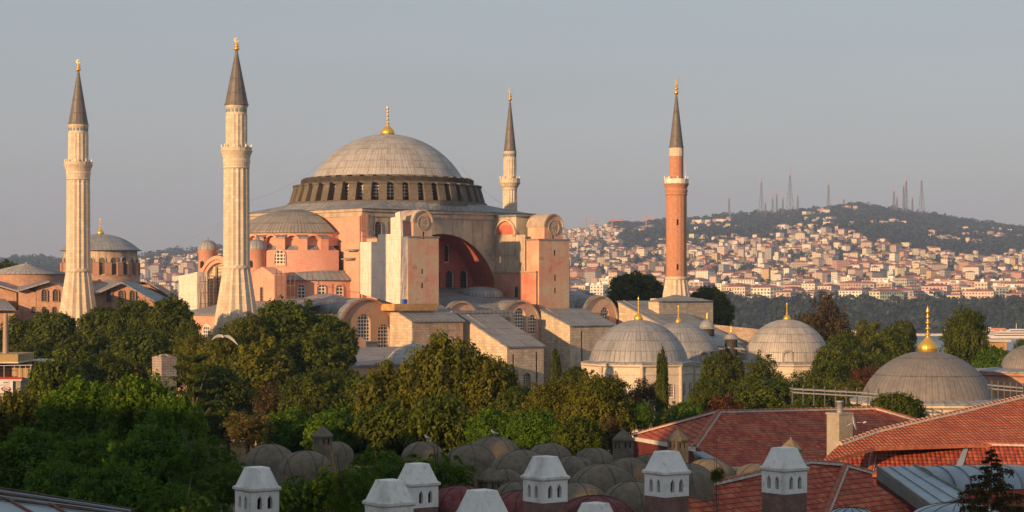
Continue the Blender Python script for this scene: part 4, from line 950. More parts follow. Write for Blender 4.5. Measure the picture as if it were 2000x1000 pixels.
# far bits: masts, cranes, minarets of the city, ferry, quay
def mast(px, ytop, D, wpx, lattice_, label):
    y0 = slope_y(px, D)+1; h = (y0-ytop)*D/FP; q = Dp(px, 500, D); z0 = terr(px, D)-2; z1 = CAM.z+D*(HOR-ytop)/FP
    w = wpx/2*D/FP; m = MB(); th = 1.15
    t = thing('radio_mast', label, 'mast', (q.x, q.y, z0), 'masts on the hilltop')
    prof = lambda k: w*((1-k)**1.6)+.7
    nn = 12
    for k in range(nn):
        a, b = k/nn*.8, (k+1)/nn*.8; za, zb = z0+(z1-z0)*a, z0+(z1-z0)*b; wa, wb = prof(a), prof(b)
        cs = [(1, 1), (1, -1), (-1, -1), (-1, 1)]
        for i in range(4):
            c, d = cs[i], cs[(i+1) % 4]
            m.bar((q.x+c[0]*wa, q.y+c[1]*wa, za), (q.x+c[0]*wb, q.y+c[1]*wb, zb), th, M['mastm'])
            if i % 2 == k % 2: m.bar((q.x+c[0]*wa, q.y+c[1]*wa, za), (q.x+d[0]*wb, q.y+d[1]*wb, zb), th*.7, M['mastm'])
    m.build('lattice_frame', t); m = MB(); za = z0+(z1-z0)*.8; m.lathe((q.x, q.y, 0), [(1.4, za-2), (1.4, za+(z1-za)*.5), (.7, za+(z1-za)*.5), (.6, z1)], 6, mat=M['mastred']); m.build('antenna', t)
    return t
M['mastm'] = plain('painted_mast_steel', (.16, .15, .16)); M['mastred'] = plain('red_and_white_antenna', (.55, .30, .26))
for px, yt, w, lb in ((1424, 376, 4, 'thin short radio mast, leftmost on the skyline'), (1487, 338, 9, 'tall tapering lattice mast left of the tallest one'), (1495, 389, 3, 'stub mast beside the second tall lattice mast'), (1509, 377, 5, 'short stocky mast with bright dishes left of the tallest mast'),
    (1517, 367, 3, 'thin pole mast between the stocky mast and the tallest mast'), (1529, 378, 3, 'small thin mast just left of the tallest mast'), (1543, 322, 13, 'tallest lattice mast on the hill with a red and white tip'), (1558, 372, 5, 'straight twin-like mast just right of the tallest mast'),
    (1618, 347, 7, 'lone tapering mast between the two mast clusters'), (1648, 383, 4, 'low mast on the very summit of the hill'), (1746, 362, 6, 'leftmost mast of the right-hand cluster'), (1752, 376, 3, 'short thin mast in the right-hand cluster'), (1765, 348, 5, 'tall slender mast left of the cluster centre'),
    (1770, 336, 7, 'tallest mast of the right-hand cluster'), (1782, 378, 4, 'short mast right of the cluster centre'), (1800, 334, 11, 'tall tapering mast at the right end of the skyline cluster')):
    mast(px, yt, 6250, w, True, lb)
t = thing('radio_mast', 'far red and white mast seen directly behind the brick minaret', 'mast', tuple(Dp(1340, 420, 5600)), 'masts on the hilltop')
q = Dp(1340, 428, 5600); MB().lathe((q.x, q.y, 0), [(3, q.z-10), (2.4, q.z+60), (1.8, q.z+115), (.8, q.z+160)], 6, mat=M['slab']).build('antenna', t)
for px, yt, lb in ((1144, 425, 'construction crane on the far left skyline of the city'), (1196, 427, 'orange construction crane with long jib on the skyline'), (1262, 422, 'small crane beside the bare quarry on the ridge')):
    D = 5900; q = Dp(px, yt, D); z0 = terr(px, D); t = thing('tower_crane', lb, 'crane', (q.x, q.y, z0), 'construction cranes on the ridge')
    m = MB(); m.bar((q.x, q.y, z0), (q.x, q.y, q.z), 2.4, M['craneor']) if 'craneor' in M else None
    M.setdefault('craneor', plain('orange_crane_steel', (.60, .24, .10)))
    if not m.v: m.bar((q.x, q.y, z0), (q.x, q.y, q.z), 2.4, M['craneor'])
    m.build('tower', t); m = MB(); e = Vector((q.x, q.y, q.z-6)); m.bar(e-RT*12, e+RT*34, 2.2, M['craneor']); m.bar(e+Vector((0, 0, 7)), e+RT*30, 1.0, M['craneor']); m.build('jib', t)
for px, yb, h, D, lb in ((1222, 552, 32, 3300, 'thin white minaret among houses, left part of the far city'), (1128, 470, 28, 4600, 'thin pale minaret on the upper left slope'), (1564, 478, 24, 4500, 'left one of two white minarets beside a far mosque'), (1571, 474, 24, 4520, 'right one of two white minarets beside a far mosque'), (1475, 486, 20, 4300, 'slender white minaret above the central roofs'), (1593, 560, 44, 3000, 'tall white chimney-like tower in the front rows'), (1668, 470, 26, 4400, 'brick coloured slim tower left of the lit hillside houses')):
    q = Dp(px, yb, D); hh = h*D/FP; t = thing('city_minaret', lb, 'minaret', (q.x, q.y, terr(px, D)), 'thin towers in the far city'); z = terr(px, D)
    MB().lathe((q.x, q.y, 0), [(2.2, z-3), (1.8, z+hh*.7), (2.6, z+hh*.72), (2.6, z+hh*.76), (1.5, z+hh*.77), (1.5, z+hh*.88), (0.1, z+hh*1.15)], 8, mat=M['slab']).build('shaft', t)
q = Dp(1552, 475, 4510); z = terr(1552, 4510); t = thing('far_mosque', 'small far mosque with grey dome on the city slope beside two minarets', 'mosque', (q.x, q.y, z))
MB().box(q.x-14, q.x+14, q.y-14, q.y+14, z-4, z+11, M['slab']).build('wall', t); MB().lathe((q.x, q.y, z+11), ell_profile(11, 9, 6), 16, mat=M['leadgrey']).build('dome', t)
# bare quarry patch on the ridge
m = MB(); 
for i in range(9):
    a = 1225+i*9
    D0, D1 = 5450, 6050; hh_ = (2, 8, 14, 17, 16, 18, 14, 8, 2, 0)
    m.face([Dp(a, 0, D0)*1 if False else Vector((*Dp(a, 500, D0).xy, terr(a, D0)+1)), Vector((*Dp(a+9, 500, D0).xy, terr(a+9, D0)+1)), Vector((*Dp(a+9, 500, D1).xy, terr(a+9, D1)+hh_[i+1])), Vector((*Dp(a, 500, D1).xy, terr(a, D1)+hh_[i]))], M['quarry']) if 'quarry' in M else M.setdefault('quarry', plain('bare_quarry_rock', (.50, .38, .28)))
tag(m.build('quarry_slope'), kind='structure')
# quay, ferry, small boats
def boat(px, py, L, label, name='ferry', cat='ferry', H=1.0):
    q = Z(px, py, -35); t = thing(name, label, cat, (q.x, q.y, -35)); X = RT; Y = FW; o = Vector((q.x, q.y, -35)); m = MB(); w = L*.13
    pr = [(-.5, .6), (-.46, 1), (.40, 1), (.5, 0), (.40, -1), (-.46, -1), (-.5, -.6)]
    m.prism([o+X*(L*a)+Y*(w*b)-Vector((0, 0, .5)) for a, b in pr], (0, 0, 2.6*H+.5), M['white']); m.build('hull', t)
    for k, (a0, a1, ww) in enumerate(((-.40, .33, .85), (-.34, .26, .75), (-.1, .16, .5))):
        z0 = 2.6*H+k*2.7*H; m = MB(); m.prism([o+X*(L*a)+Y*(w*b)+Vector((0, 0, z0+.02)) for a, b in ((a0, ww), (a1, ww), (a1, -ww), (a0, -ww))], (0, 0, 1.1*H), M['winfar']); m.prism([o+X*(L*a)+Y*(w*b)+Vector((0, 0, z0+1.12*H)) for a, b in ((a0-.02, ww*1.06), (a1+.02, ww*1.06), (a1+.02, -ww*1.06), (a0-.02, -ww*1.06))], (0, 0, 1.5*H), M['white']); m.build('deck', t)
    m = MB(); m.tube([o+Vector((0, 0, 8*H)), o+Vector((0, 0, 17*H))], .5, M['slab'], 6); m.build('funnel', t); return t
boat(1985, 660, 62, 'large white passenger ferry moored at the far quay'); boat(1935, 657, 26, 'small white boat left of the large ferry', 'motor_boat', 'boat', .7); boat(1660, 664, 30, 'white boat at the far shore between tree tops', 'motor_boat', 'boat', .7)
q0, q1 = Dp(1580, 650, 2470), Dp(2150, 650, 2470)
m = MB(); m.prism([(q0.x, q0.y, -35.3), (q1.x, q1.y, -35.3), (q1.x+60, q1.y+60, -35.3), (q0.x+60, q0.y+60, -35.3)], (0, 0, 2.4), M['slab']); tag(m.build('quay'), kind='structure')
for i in range(12):
    px = 1640+i*31+rr.uniform(-8, 8); q = Dp(px, 650, 2482); L = rr.uniform(14, 34)
    if 1700 < px < 1840: continue
    m = MB(); h = rr.uniform(4, 8); m.prism([q*1 for q in (Vector((q.x-L/2*RT.x, q.y-L/2*RT.y, -32.9)), Vector((q.x+L/2*RT.x, q.y+L/2*RT.y, -32.9)), Vector((q.x+L/2*RT.x+9*FW.x, q.y+L/2*RT.y+9*FW.y, -32.9)), Vector((q.x-L/2*RT.x+9*FW.x, q.y-L/2*RT.y+9*FW.y, -32.9)))], (0, 0, h), M['slab'], side=M['slab'] if i % 2 else M['craneor'])
    tag(m.build('quay_shed'), 'low shed standing on the far quay beside the moored boats', 'shed', 'sheds along the far quay')
m = MB(); a = Dp(1930, 668, 620); b = Dp(1966, 668, 620); z1 = a.z; 
m.prism([(a.x, a.y, -40), (b.x, b.y, -40), (b.x+FW.x*8+3, b.y+FW.y*8, -40), (a.x+FW.x*8, a.y+FW.y*8, -40)], (0, 0, z1+40), M['timber']); o = m.build('stone_hut'); tag(o, 'plain tan flat-roofed building before the water at the right edge', 'building')
m = MB(); m.prism([(a.x-1, a.y-1, z1+.01), (b.x+1, b.y-1, z1+.01), (b.x+FW.x*9+1, b.y+FW.y*9, z1+.01), (a.x+FW.x*9-1, a.y+FW.y*9, z1+.01)], (0, 0, .7), M['slab']); m.build('roof', o)

# ---------------------------------------------------------------- brick church (left background)
def IR(px, py, D=470): return Dp(px, py, D)
ic = IR(196, 500, 478); k = 478/FP
IC = thing('brick_church', 'old red brick church with a lead dome and arched drum, behind the leftmost minaret', 'church', (ic.x, ic.y, 0))
zz2 = lambda y, D=478: CAM.z+D*(HOR-y)/FP
dm = MB().lathe((ic.x, ic.y, 0), [(9.7, zz2(490)), (9.75, zz2(488))]+[(r_, zz2(488)+z_) for r_, z_ in cap_profile(9.4, zz2(457)-zz2(488), 12)], 60, mat=M['leadgrey'], us=60/(2*PI)).build('dome', IC)
finial(dm, (ic.x, ic.y, zz2(457)), zz2(424)-zz2(457), 1.6)
MB().lathe((ic.x, ic.y, 0), [(9.3, zz2(560)), (9.3, zz2(538)), (8.7, zz2(537)), (8.7, zz2(490))], 60, mat=[M['irene'], M['cornice'], M['ochre']], us=9).build('drum', IC)
for i in range(20):
    a = 2*PI*i/20; m = MB(); c_, s_ = math.cos(a), math.sin(a); f = lambda r, y, z: Vector((ic.x+r*c_-y*s_, ic.y+r*s_+y*c_, z))
    m.prism([f(8.6, -.75, zz2(538)), f(9.4, -.75, zz2(538)), f(9.4, -.75, zz2(514)), f(8.6, -.75, zz2(512))], f(0, .75, 0)-f(0, -.75, 0), M['brick']); m.build('drum_pier', IC)
    ring_window(IC, ic.x, ic.y, 8.7, a+PI/20, zz2(536), 1.5, zz2(504)-zz2(536), M['drumstone'], M['ochre'], 'blind_window')
def lump(name, pts_px, D, back, mat, roof=None, par=IC):
    m = MB(); m.prism([Dp(x, y, D) if y < 900 else Vector((*Dp(x, 600, D).xy, 0)) for x, y in pts_px], FW*back, mat); return m.build(name, par)
lump('nave_wall', [(100, 999), (290, 999), (290, 562), (262, 556), (150, 556), (100, 560)], 472, 20, M['irene'])
gp = [(188, 999), (318, 999), (300, 592), (285, 580), (262, 566), (238, 555), (214, 566), (188, 578)]
o = lump('gabled_wall', gp, 455, 14, M['irene'])
def facewin(px, py0, py1, w, D, par, glass=None):
    c = Dp(px, py1, D-.12); h = (py1-py0)*D/FP; wd_ = w*D/FP; m = MB(); hole = arch(0, 0, wd_, h)
    for i in range(len(hole)):
        a, b = hole[i], hole[(i+1) % len(hole)]
        m.face([c+Vector((0, 0, h/2)), c+RT*a[0]+Vector((0, 0, a[1])), c+RT*b[0]+Vector((0, 0, b[1]))], glass or M['glassdark'], uv=[(0, h/2), a, b])
        m.prism([c+RT*a[0]+Vector((0, 0, a[1])), c+RT*b[0]+Vector((0, 0, b[1])), c+RT*b[0]*1.22+Vector((0, 0, (b[1]-h/2)*1.1+h/2)), c+RT*a[0]*1.22+Vector((0, 0, (a[1]-h/2)*1.1+h/2))], -FW*.25, M['brick'])
    m.build('window', par)
for px in (213, 237, 259): facewin(px, 567, 590, 11, 455, o)
def roofpx(name, a, b, c, d, par, mat=None, th=.25):
    m = MB(); m.prism([a, b, c, d], (0, 0, th), mat or M['lead']); return m.build(name, par)
roofpx('lead_roof', Dp(188, 575, 453), Dp(238, 553, 453), Dp(205, 548, 470), Dp(170, 560, 470), IC); roofpx('lead_roof', Dp(238, 553, 453), Dp(305, 592, 453), Dp(330, 585, 470), Dp(262, 552, 470), IC)
lump('east_wall', [(262, 999), (335, 999), (335, 584), (290, 556), (262, 556)], 474, 16, M['irene']); roofpx('lead_roof', Dp(290, 553, 470), Dp(338, 584, 470), Dp(330, 578, 500), Dp(268, 552, 492), IC, M['leadgrey'])
# left rotunda with cone roof
c = Dp(52, 550, 452); rr_ = 78*452/FP
MB().lathe((c.x, c.y, 0), [(rr_, 0), (rr_, zz2(536, 452))], 40, mat=M['irene'], us=rr_).build('rotunda_wall', IC)
MB().lathe((c.x, c.y, 0), [(rr_+.4, zz2(536, 452)), (rr_+.4, zz2(534, 452)), (.3, zz2(514, 452)), (.2, zz2(511, 452)), (0, zz2(511, 452))], 40, mat=M['leadgrey'], us=50/(2*PI)).build('cone_roof', IC)
for a in (-20, -8, 4): ring_window(IC, c.x, c.y, rr_, PI+R(a), zz2(548, 452), .9, 1.2, M['dark'], None)
o = lump('arched_wall', [(70, 999), (125, 999), (125, 562), (110, 554), (97, 552), (84, 556), (70, 566)], 436, 8, M['irene'])
for px in (87, 109): facewin(px, 565, 588, 11, 436, o)
for px in (66, 87, 107): facewin(px, 599, 612, 9, 434, o)
lump('side_wall', [(36, 999), (72, 999), (72, 572), (52, 565), (36, 569)], 436, 10, M['irene']); lump('side_wall', [(-60, 999), (32, 999), (32, 572), (-60, 545)], 440, 10, M['irene']); lump('porch_wall', [(-60, 999), (29, 999), (29, 607), (-60, 600)], 430, 8, M['irene'])
roofpx('lead_roof', Dp(34, 570, 434), Dp(97, 551, 434), Dp(90, 549, 446), Dp(20, 562, 446), IC); roofpx('lead_roof', Dp(-60, 542, 436), Dp(36, 570, 436), Dp(60, 562, 448), Dp(-60, 536, 448), IC); roofpx('lead_roof', Dp(-60, 606, 427), Dp(31, 606, 427), Dp(10, 586, 438), Dp(-60, 584, 438), IC)

# ---------------------------------------------------------------- mausoleums and other domes
def mausoleum(name, label, px, D, rdome, yrim, ytop, wall_r, fin_y, fin_w, wallmat, n=8, ywin=(), cap_mat=None, rot=0, zb=0, dormer=None, par_group='domed tombs beside the basilica', k_=None, ribs=56, panel=None):
    q = Dp(px, yrim, D); t = thing(name, label, 'tomb', (q.x, q.y, zb), par_group); zr = q.z; h = (yrim-ytop)*D/FP; C_ = (q.x, q.y, 0)
    va = math.atan2(-FW.y, -FW.x)+rot
    m = MB(); m.lathe(C_, [(wall_r, zb), (wall_r, zr-1.9), (wall_r+.12, zr-1.85), (wall_r+.12, zr-1.6), (wall_r, zr-1.55), (wall_r, zr-.7), (wall_r+.35, zr-.45), (wall_r+.35, zr-.2)], n, va, va+2*PI, wallmat, us=wall_r, smooth=False); wl = m.build('wall', t)
    if n <= 10:
        for i in range(n):
            a = va+2*PI*i/n; qx = Vector((q.x+wall_r*math.cos(a), q.y+wall_r*math.sin(a), 0)); MB().lathe(qx, [(.32, zb), (.32, zr-.6), (.42, zr-.5)], 10, mat=wallmat, us=1).build('corner_column', wl)
    MB().lathe(C_, [(wall_r+.45, zr-.2), (wall_r+.45, zr-.02), (rdome+.1, zr+.25)], max(n, 8), va, va+2*PI, M['leadgrey'], us=40/(2*PI), smooth=False).build('eaves_roof', t)
    pr = cap_profile(rdome, h-.1, 16) if h < rdome*.99 else ell_profile(rdome, h-.1, 16)
    dm = MB().lathe((q.x, q.y, zr+.05), pr, 72, mat=cap_mat or M['leadgrey'], us=ribs/(2*PI)).build('dome', t)
    fh = (ytop-fin_y)*D/FP; finial(dm, (q.x, q.y, zr+h-.12), fh, fin_w*D/FP)
    ap = wall_r*math.cos(PI/n)
    for i in range(n):
        a = va+2*PI*(i+.5)/n; nrm = Vector((math.cos(a), math.sin(a), 0)); 
        if nrm.dot(FW) > .3: continue
        X = Vector((-math.sin(a), math.cos(a), 0)); O = Vector((q.x, q.y, 0))+nrm*(ap+.03)
        for (z0, w, hh) in ywin:
            for dx in ((-wall_r*.18, wall_r*.18) if n <= 8 else (0,)):
                window(wl, O, X, arch(dx, z0, w, hh, pointed=.25), M['glassfine'], M['whitest'], .02, .18)
    if dormer:
        a = va+dormer[0]; el = R(14); nn_ = Vector((math.cos(a), math.sin(a), 0)); X = Vector((-math.sin(a), math.cos(a), 0)); O = Vector((q.x, q.y, zr))+nn_*(rdome*.97); m = MB()
        for kx in range(8):
            a0, a1 = PI*kx/8, PI*(kx+1)/8; f = lambda r, aa, d: O+X*(r*math.cos(aa))+Vector((0, 0, 1.3+r*math.sin(aa)))-nn_*d
            m.prism([f(.95, a0, -.25), f(.95, a1, -.25), f(.6, a1, -.25), f(.6, a0, -.25)], -nn_*2.2, M['leadgrey'])
        for s in (-1, 1): m.prism([O+X*(s*.95)+nn_*.25, O+X*(s*.6)+nn_*.25, O+X*(s*.6)+nn_*.25+Vector((0, 0, 1.3)), O+X*(s*.95)+nn_*.25+Vector((0, 0, 1.3))], -nn_*2.2, M['leadgrey'])
        m.face([O+X*-.6+Vector((0, 0, .1)), O+X*.6+Vector((0, 0, .1)), O+X*.6+Vector((0, 0, 1.8)), O+X*-.6+Vector((0, 0, 1.8))], M['glassfine']); m.build('dormer', dm)
    return t
M['marble'] = masonry('weathered_marble_blocks', ((.62, .53, .44), (.70, .61, .51), (.64, .54, .45)), (.50, .42, .34), 1.3, .6, (.36, .28, .22), .3, ms=.008)
mausoleum('domed_tomb', 'octagonal pale marble tomb with wide grey lead dome, nearest to the stone buttresses', 1247, 318, 7.9, 706, 624, 8.8, 574, 17, M['marble'], 8, [(8.2, 1.1, 2.4), (3.0, 1.1, 3.2)])
mausoleum('domed_tomb', 'grey lead domed tomb half hidden behind the octagonal marble tomb', 1325, 348, 7.6, 706, 629, 8.3, 592, 12, M['marble'], 8, [(7.0, 1.1, 2.6), (2.2, 1.1, 3)], dormer=(.55,))
mausoleum('domed_tomb', 'pale domed tomb standing apart among the trees right of the small cupolas', 1537, 345, 7.3, 706, 623, 8.0, 587, 14, M['marble'], 12, [(5.0, 1.1, 3)], cap_mat=M['leaddome'], dormer=(-.12,))
mausoleum('domed_bath', 'large smooth grey dome with tall gilded finial behind the red tiled roofs', 1812, 225, 7.55, 780, 684, 8.3, 590, 37, M['marble'], 24, [], cap_mat=M['leadsmooth'], par_group='grey lead domes right of the tombs', ribs=66)
mausoleum('domed_bath', 'small beige domed building cut by the right edge of the photo', 2012, 240, 3.6, 722, 672, 6.6, 650, 10, M['brick'], 12, [], cap_mat=M['leadsmooth'], par_group='grey lead domes right of the tombs', ribs=40)
def cupola(px, yb, yt, w, D, label, drum=True):
    q = Dp(px, yb, D); r = w/2*D/FP; t = thing('small_cupola', label, 'cupola', (q.x, q.y, 0), 'small lead cupolas'); h = (yb-yt)*D/FP
    MB().lathe((q.x, q.y, 0), [(r*.95, q.z-4), (r*.95, q.z)], 10, mat=M['drumdark'], us=r).build('drum', t); d = MB().lathe((q.x, q.y, q.z), [(r*1.15, -.15), (r*1.1, .1)]+ell_profile(r, h, 8), 20, mat=M['leadgrey'], us=20/(2*PI)).build('dome', t)
    MB().lathe((q.x, q.y, q.z+h), [(.1, 0), (.2, .3), (.06, .6), (.14, .9), (.04, 1.2), (0, 2.0)], 8, mat=M['gold']).build('finial', d)
cupola(1381, 641, 624, 30, 360, 'small dark drum cupola with thin finial right of the second tomb'); cupola(1428, 661, 651, 26, 350, 'tiny low cupola on the lead roof between tombs')
def blk(name, label, cat, pts, D, back, mat, top=None, zb=0, group=None):
    m = MB(); m.prism([Dp(x, y, D) if y < 900 else Vector((*Dp(x, 600, D).xy, zb)) for x, y in pts], FW*back, mat); o = m.build(name); return tag(o, label, cat, group)
o = blk('lead_roofed_annex', 'low annex with pale lead roof between the second and third tombs', 'annex', [(1350, 999), (1462, 999), (1462, 690), (1350, 680)], 352, 8, M['stone']); roofpx('lead_roof', Dp(1350, 672, 349), Dp(1455, 684, 349), Dp(1430, 664, 362), Dp(1372, 648, 362), o, M['leadgrey'])
o = blk('precinct_wall', 'long rubble stone wall with flat top behind the lead cupolas', 'wall', [(1395, 999), (1500, 999), (1500, 648), (1480, 643), (1395, 634)], 390, 1.2, M['rubble'])
mq = Dp(1321, 600, 402); t = thing('minaret_annex', 'small pale stone building with pyramid lead roof at the brick minaret foot', 'annex', (mq.x, mq.y, 0))
a = V(1270, 600, mq.y-4.0); MB().box(a.x-.2, mq.x+3.7, mq.y-6.6, mq.y-3.72, 0, zz2(588, 395), M['stone']).build('wall', t)
bx = (a.x-.7, mq.x+3.8, mq.y-7.0, mq.y-3.71); m = MB(); z = zz2(588, 395); pk = Vector(((bx[0]+bx[1])/2, mq.y-3.71, z+1.3)); c4 = [Vector((bx[0], bx[2], z)), Vector((bx[1], bx[2], z)), Vector((bx[1], bx[3], z)), Vector((bx[0], bx[3], z))]
for i in range(4): m.face([c4[i], c4[(i+1) % 4], pk], M['leadgrey'])
m.face(c4[::-1], M['leadgrey']); m.build('lead_roof', t)
# ================================================================ trees
LM = {
 'dark': leafmat('dark_green_leaves', (.044, .086, .010), (.076, .118, .012), (.22, .23, .015), .38),
 'olive': leafmat('olive_leaves', (.095, .125, .010), (.145, .155, .012), (.32, .29, .02), .42),
 'mid': leafmat('mid_green_leaves', (.056, .105, .010), (.095, .140, .012), (.24, .26, .02), .42),
 'vivid': leafmat('vivid_green_leaves', (.070, .165, .008), (.120, .235, .012), (.28, .38, .02), .45),
 'deep': leafmat('deep_green_leaves', (.062, .155, .012), (.100, .205, .014), (.22, .34, .02), .42),
 'rust': leafmat('rust_red_leaves', (.11, .045, .02), (.16, .065, .022), (.22, .10, .03), .35),
 'brown': leafmat('brownish_leaves', (.070, .055, .02), (.10, .070, .025), (.17, .12, .03), .3),
 'speck': leafmat('yellow_speckled_leaves', (.05, .06, .015), (.10, .085, .02), (.42, .30, .08), .35),
}
M['bark'] = plain('bark', (.09, .07, .055), var=.35, scale=3)
def clumps_broad(n, rs, seed, top=1.0, squash=.8):
    r_ = np.random.default_rng(seed); out = []
    for i in range(n):
        a = r_.uniform(0, 2*PI); e = math.asin(r_.uniform(-.55, 1)); k = r_.uniform(.45, .86)**.6
        rad = rs*r_.uniform(.6, 1.35)
        out.append((k*math.cos(e)*math.cos(a)*.85, k*math.cos(e)*math.sin(a)*.85, (k*math.sin(e)*squash+.05)*top, rad))
    for i in range(n//2):     # small outlying sprays give a ragged outline
        a = r_.uniform(0, 2*PI); e = math.asin(r_.uniform(-.4, 1)); k = r_.uniform(.88, 1.12)
        out.append((k*math.cos(e)*math.cos(a)*.9, k*math.cos(e)*math.sin(a)*.9, (k*math.sin(e)*.95)*top, rs*r_.uniform(.25, .5)))
    return out
def crown(name, cl, per, size, seed, vert=0.0, jag=.25, up=.35, zsc=1.0):
    global rng; rng = np.random.default_rng(seed); P = []; N = []; S = []; Vv = []
    for (x, y, z, r) in cl:
        m = int(per*(r/.22)**2); u = unit(m); u[:, 2] = u[:, 2]*.9+.1; rad = r*(1-jag+jag*2*rng.random(m)**1.5)
        sc = np.array([1, 1, 1+vert]); P.append(np.array((x, y, z*zsc))+u*rad[:, None]*sc); nn = u*1.0+rng.normal(size=(m, 3))*.42+np.array([0, 0, up]); N.append(nn)
        S.append(size*(.55+.8*rng.random(m))); Vv.append(np.clip(rng.random()**1.3*.75+.35*rng.random(m)**1.5, 0, 1))
    N = np.vstack(N); N /= np.linalg.norm(N, axis=1, keepdims=True)
    return leaf_mesh(name, np.vstack(P), N, np.concatenate(S), LM['mid'], np.concatenate(Vv))
CR = {}
CORE = [(0, 0, 0, .5), (.3, 0, -.3, .38), (-.3, .1, -.3, .38), (0, .3, -.35, .38), (.05, -.3, -.35, .38), (0, 0, .35, .35)]
for i in range(3): CR['broad%d' % i] = crown('crown_leaves', clumps_broad(110, .23, 11+i)+CORE, 170, .052, 50+i)
for i in range(2): CR['fine%d' % i] = crown('crown_leaves', clumps_broad(190, .17, 31+i)+CORE, 260, .036, 60+i)
def clumps_spiky(seed):      # upright sprays standing out of a rounded body
    r_ = np.random.default_rng(seed); cl = clumps_broad(60, .2, seed)
    for i in range(46):
        a = r_.uniform(0, 2*PI); e = math.asin(r_.uniform(0.0, 1)); x, y, z = .78*math.cos(e)*math.cos(a), .78*math.cos(e)*math.sin(a), .72*math.sin(e)
        for k in range(4): cl.append((x*(1+.05*k), y*(1+.05*k), z+.10*k, .10*(1-.18*k)))
    return cl
for i in range(2): CR['spiky%d' % i] = crown('crown_leaves', clumps_spiky(70+i)+CORE, 190, .048, 80+i, .5, .3, .2)
def clumps_airy(seed):
    r_ = np.random.default_rng(seed); cl = []
    for i in range(60):
        a = r_.uniform(0, 2*PI); e = math.asin(r_.uniform(-.5, 1)); k = r_.uniform(.4, 1.0)
        cl.append((k*math.cos(e)*math.cos(a)*.9, k*math.cos(e)*math.sin(a)*.9, k*math.sin(e)*.95, r_.uniform(.09, .2)))
    return cl
CR['airy0'] = crown('crown_leaves', clumps_airy(91)+CORE[:3], 200, .042, 92, .2, .5); CR['airy1'] = crown('crown_leaves', clumps_airy(93)+CORE[:3], 200, .042, 94, .2, .5)
def clumps_col(seed, n=60):
    r_ = np.random.default_rng(seed); cl = []
    for i in range(n):
        z = r_.uniform(-1, 1); w = (1-((z+.35)/1.38)**2)**.5 if abs((z+.35)/1.38) < 1 else .1; w = w*.85; a = r_.uniform(0, 2*PI); cl.append((w*.62*math.cos(a), w*.62*math.sin(a), z, .30*max(.45, w)))
    return cl
CR['column0'] = crown('crown_needles', clumps_col(95, 90), 110, .07, 96, 0.6, .3, .5)
def clumps_cone(seed):
    r_ = np.random.default_rng(seed); cl = []
    for i in range(110):
        z = -1+2*r_.random()**1.1; w = (1-z)/2*1.0+.05; a = r_.uniform(0, 2*PI); k = r_.uniform(.3, .95); cl.append((k*w*math.cos(a), k*w*math.sin(a), z, r_.uniform(.09, .17)))
    return cl
CR['cone0'] = crown('crown_needles', clumps_cone(97), 150, .024, 98, 0, .5)
def clumps_layer(seed):
    r_ = np.random.default_rng(seed); cl = []
    for L in range(6):
        z = -.8+L*.34; w = .95-.10*L
        for b in range(7):
            a = r_.uniform(0, 2*PI)
            for k in range(7): cl.append((w*(k+1)/7*math.cos(a+.03*k), w*(k+1)/7*math.sin(a+.03*k), z+.03*k+r_.uniform(-.02, .02), .085+.02*r_.random()))
    return cl
CR['layer0'] = crown('crown_needles', clumps_layer(99), 420, .024, 100, -.6, .4, .8)
def clumps_feather(seed):
    """arching compound-leaf sprays"""
    r_ = np.random.default_rng(seed); cl = []
    for b in range(120):
        a = r_.uniform(0, 2*PI); e = math.asin(r_.uniform(-.35, 1)); k = r_.uniform(.45, .95); x, y, z = k*math.cos(e)*math.cos(a), k*math.cos(e)*math.sin(a), k*math.sin(e)*.75
        for j in range(6): cl.append((x+math.cos(a)*.035*j, y+math.sin(a)*.035*j, z+.02*j-.008*j*j, .045))
    return cl
CR['feather0'] = crown('crown_leaves', clumps_feather(101)+CORE, 900, .019, 102, -.5, .5, .9); CR['feather1'] = crown('crown_leaves', clumps_feather(103)+CORE, 900, .019, 104, -.5, .5, .9)
def trunk_mesh(seed):
    r_ = random.Random(seed); m = MB(); m.tube([(0, 0, -2.6), (.02, 0, -1.2), (0, .02, -.5), (.05, 0, .15)], .085, M['bark'], 8, .03)
    for i in range(7):
        a = r_.uniform(0, 2*PI); z = r_.uniform(-.95, -.2); L = r_.uniform(.5, .8); m.tube([(0, 0, z), (L*.5*math.cos(a), L*.5*math.sin(a), z+.35), (L*math.cos(a), L*math.sin(a), z+.75)], .035, M['bark'], 6, .008)
    return m.build('trunk').data
TRK = [trunk_mesh(i) for i in range(3)]
for o in [o for o in bpy.data.objects if o.name.startswith('trunk')]: bpy.data.objects.remove(o)
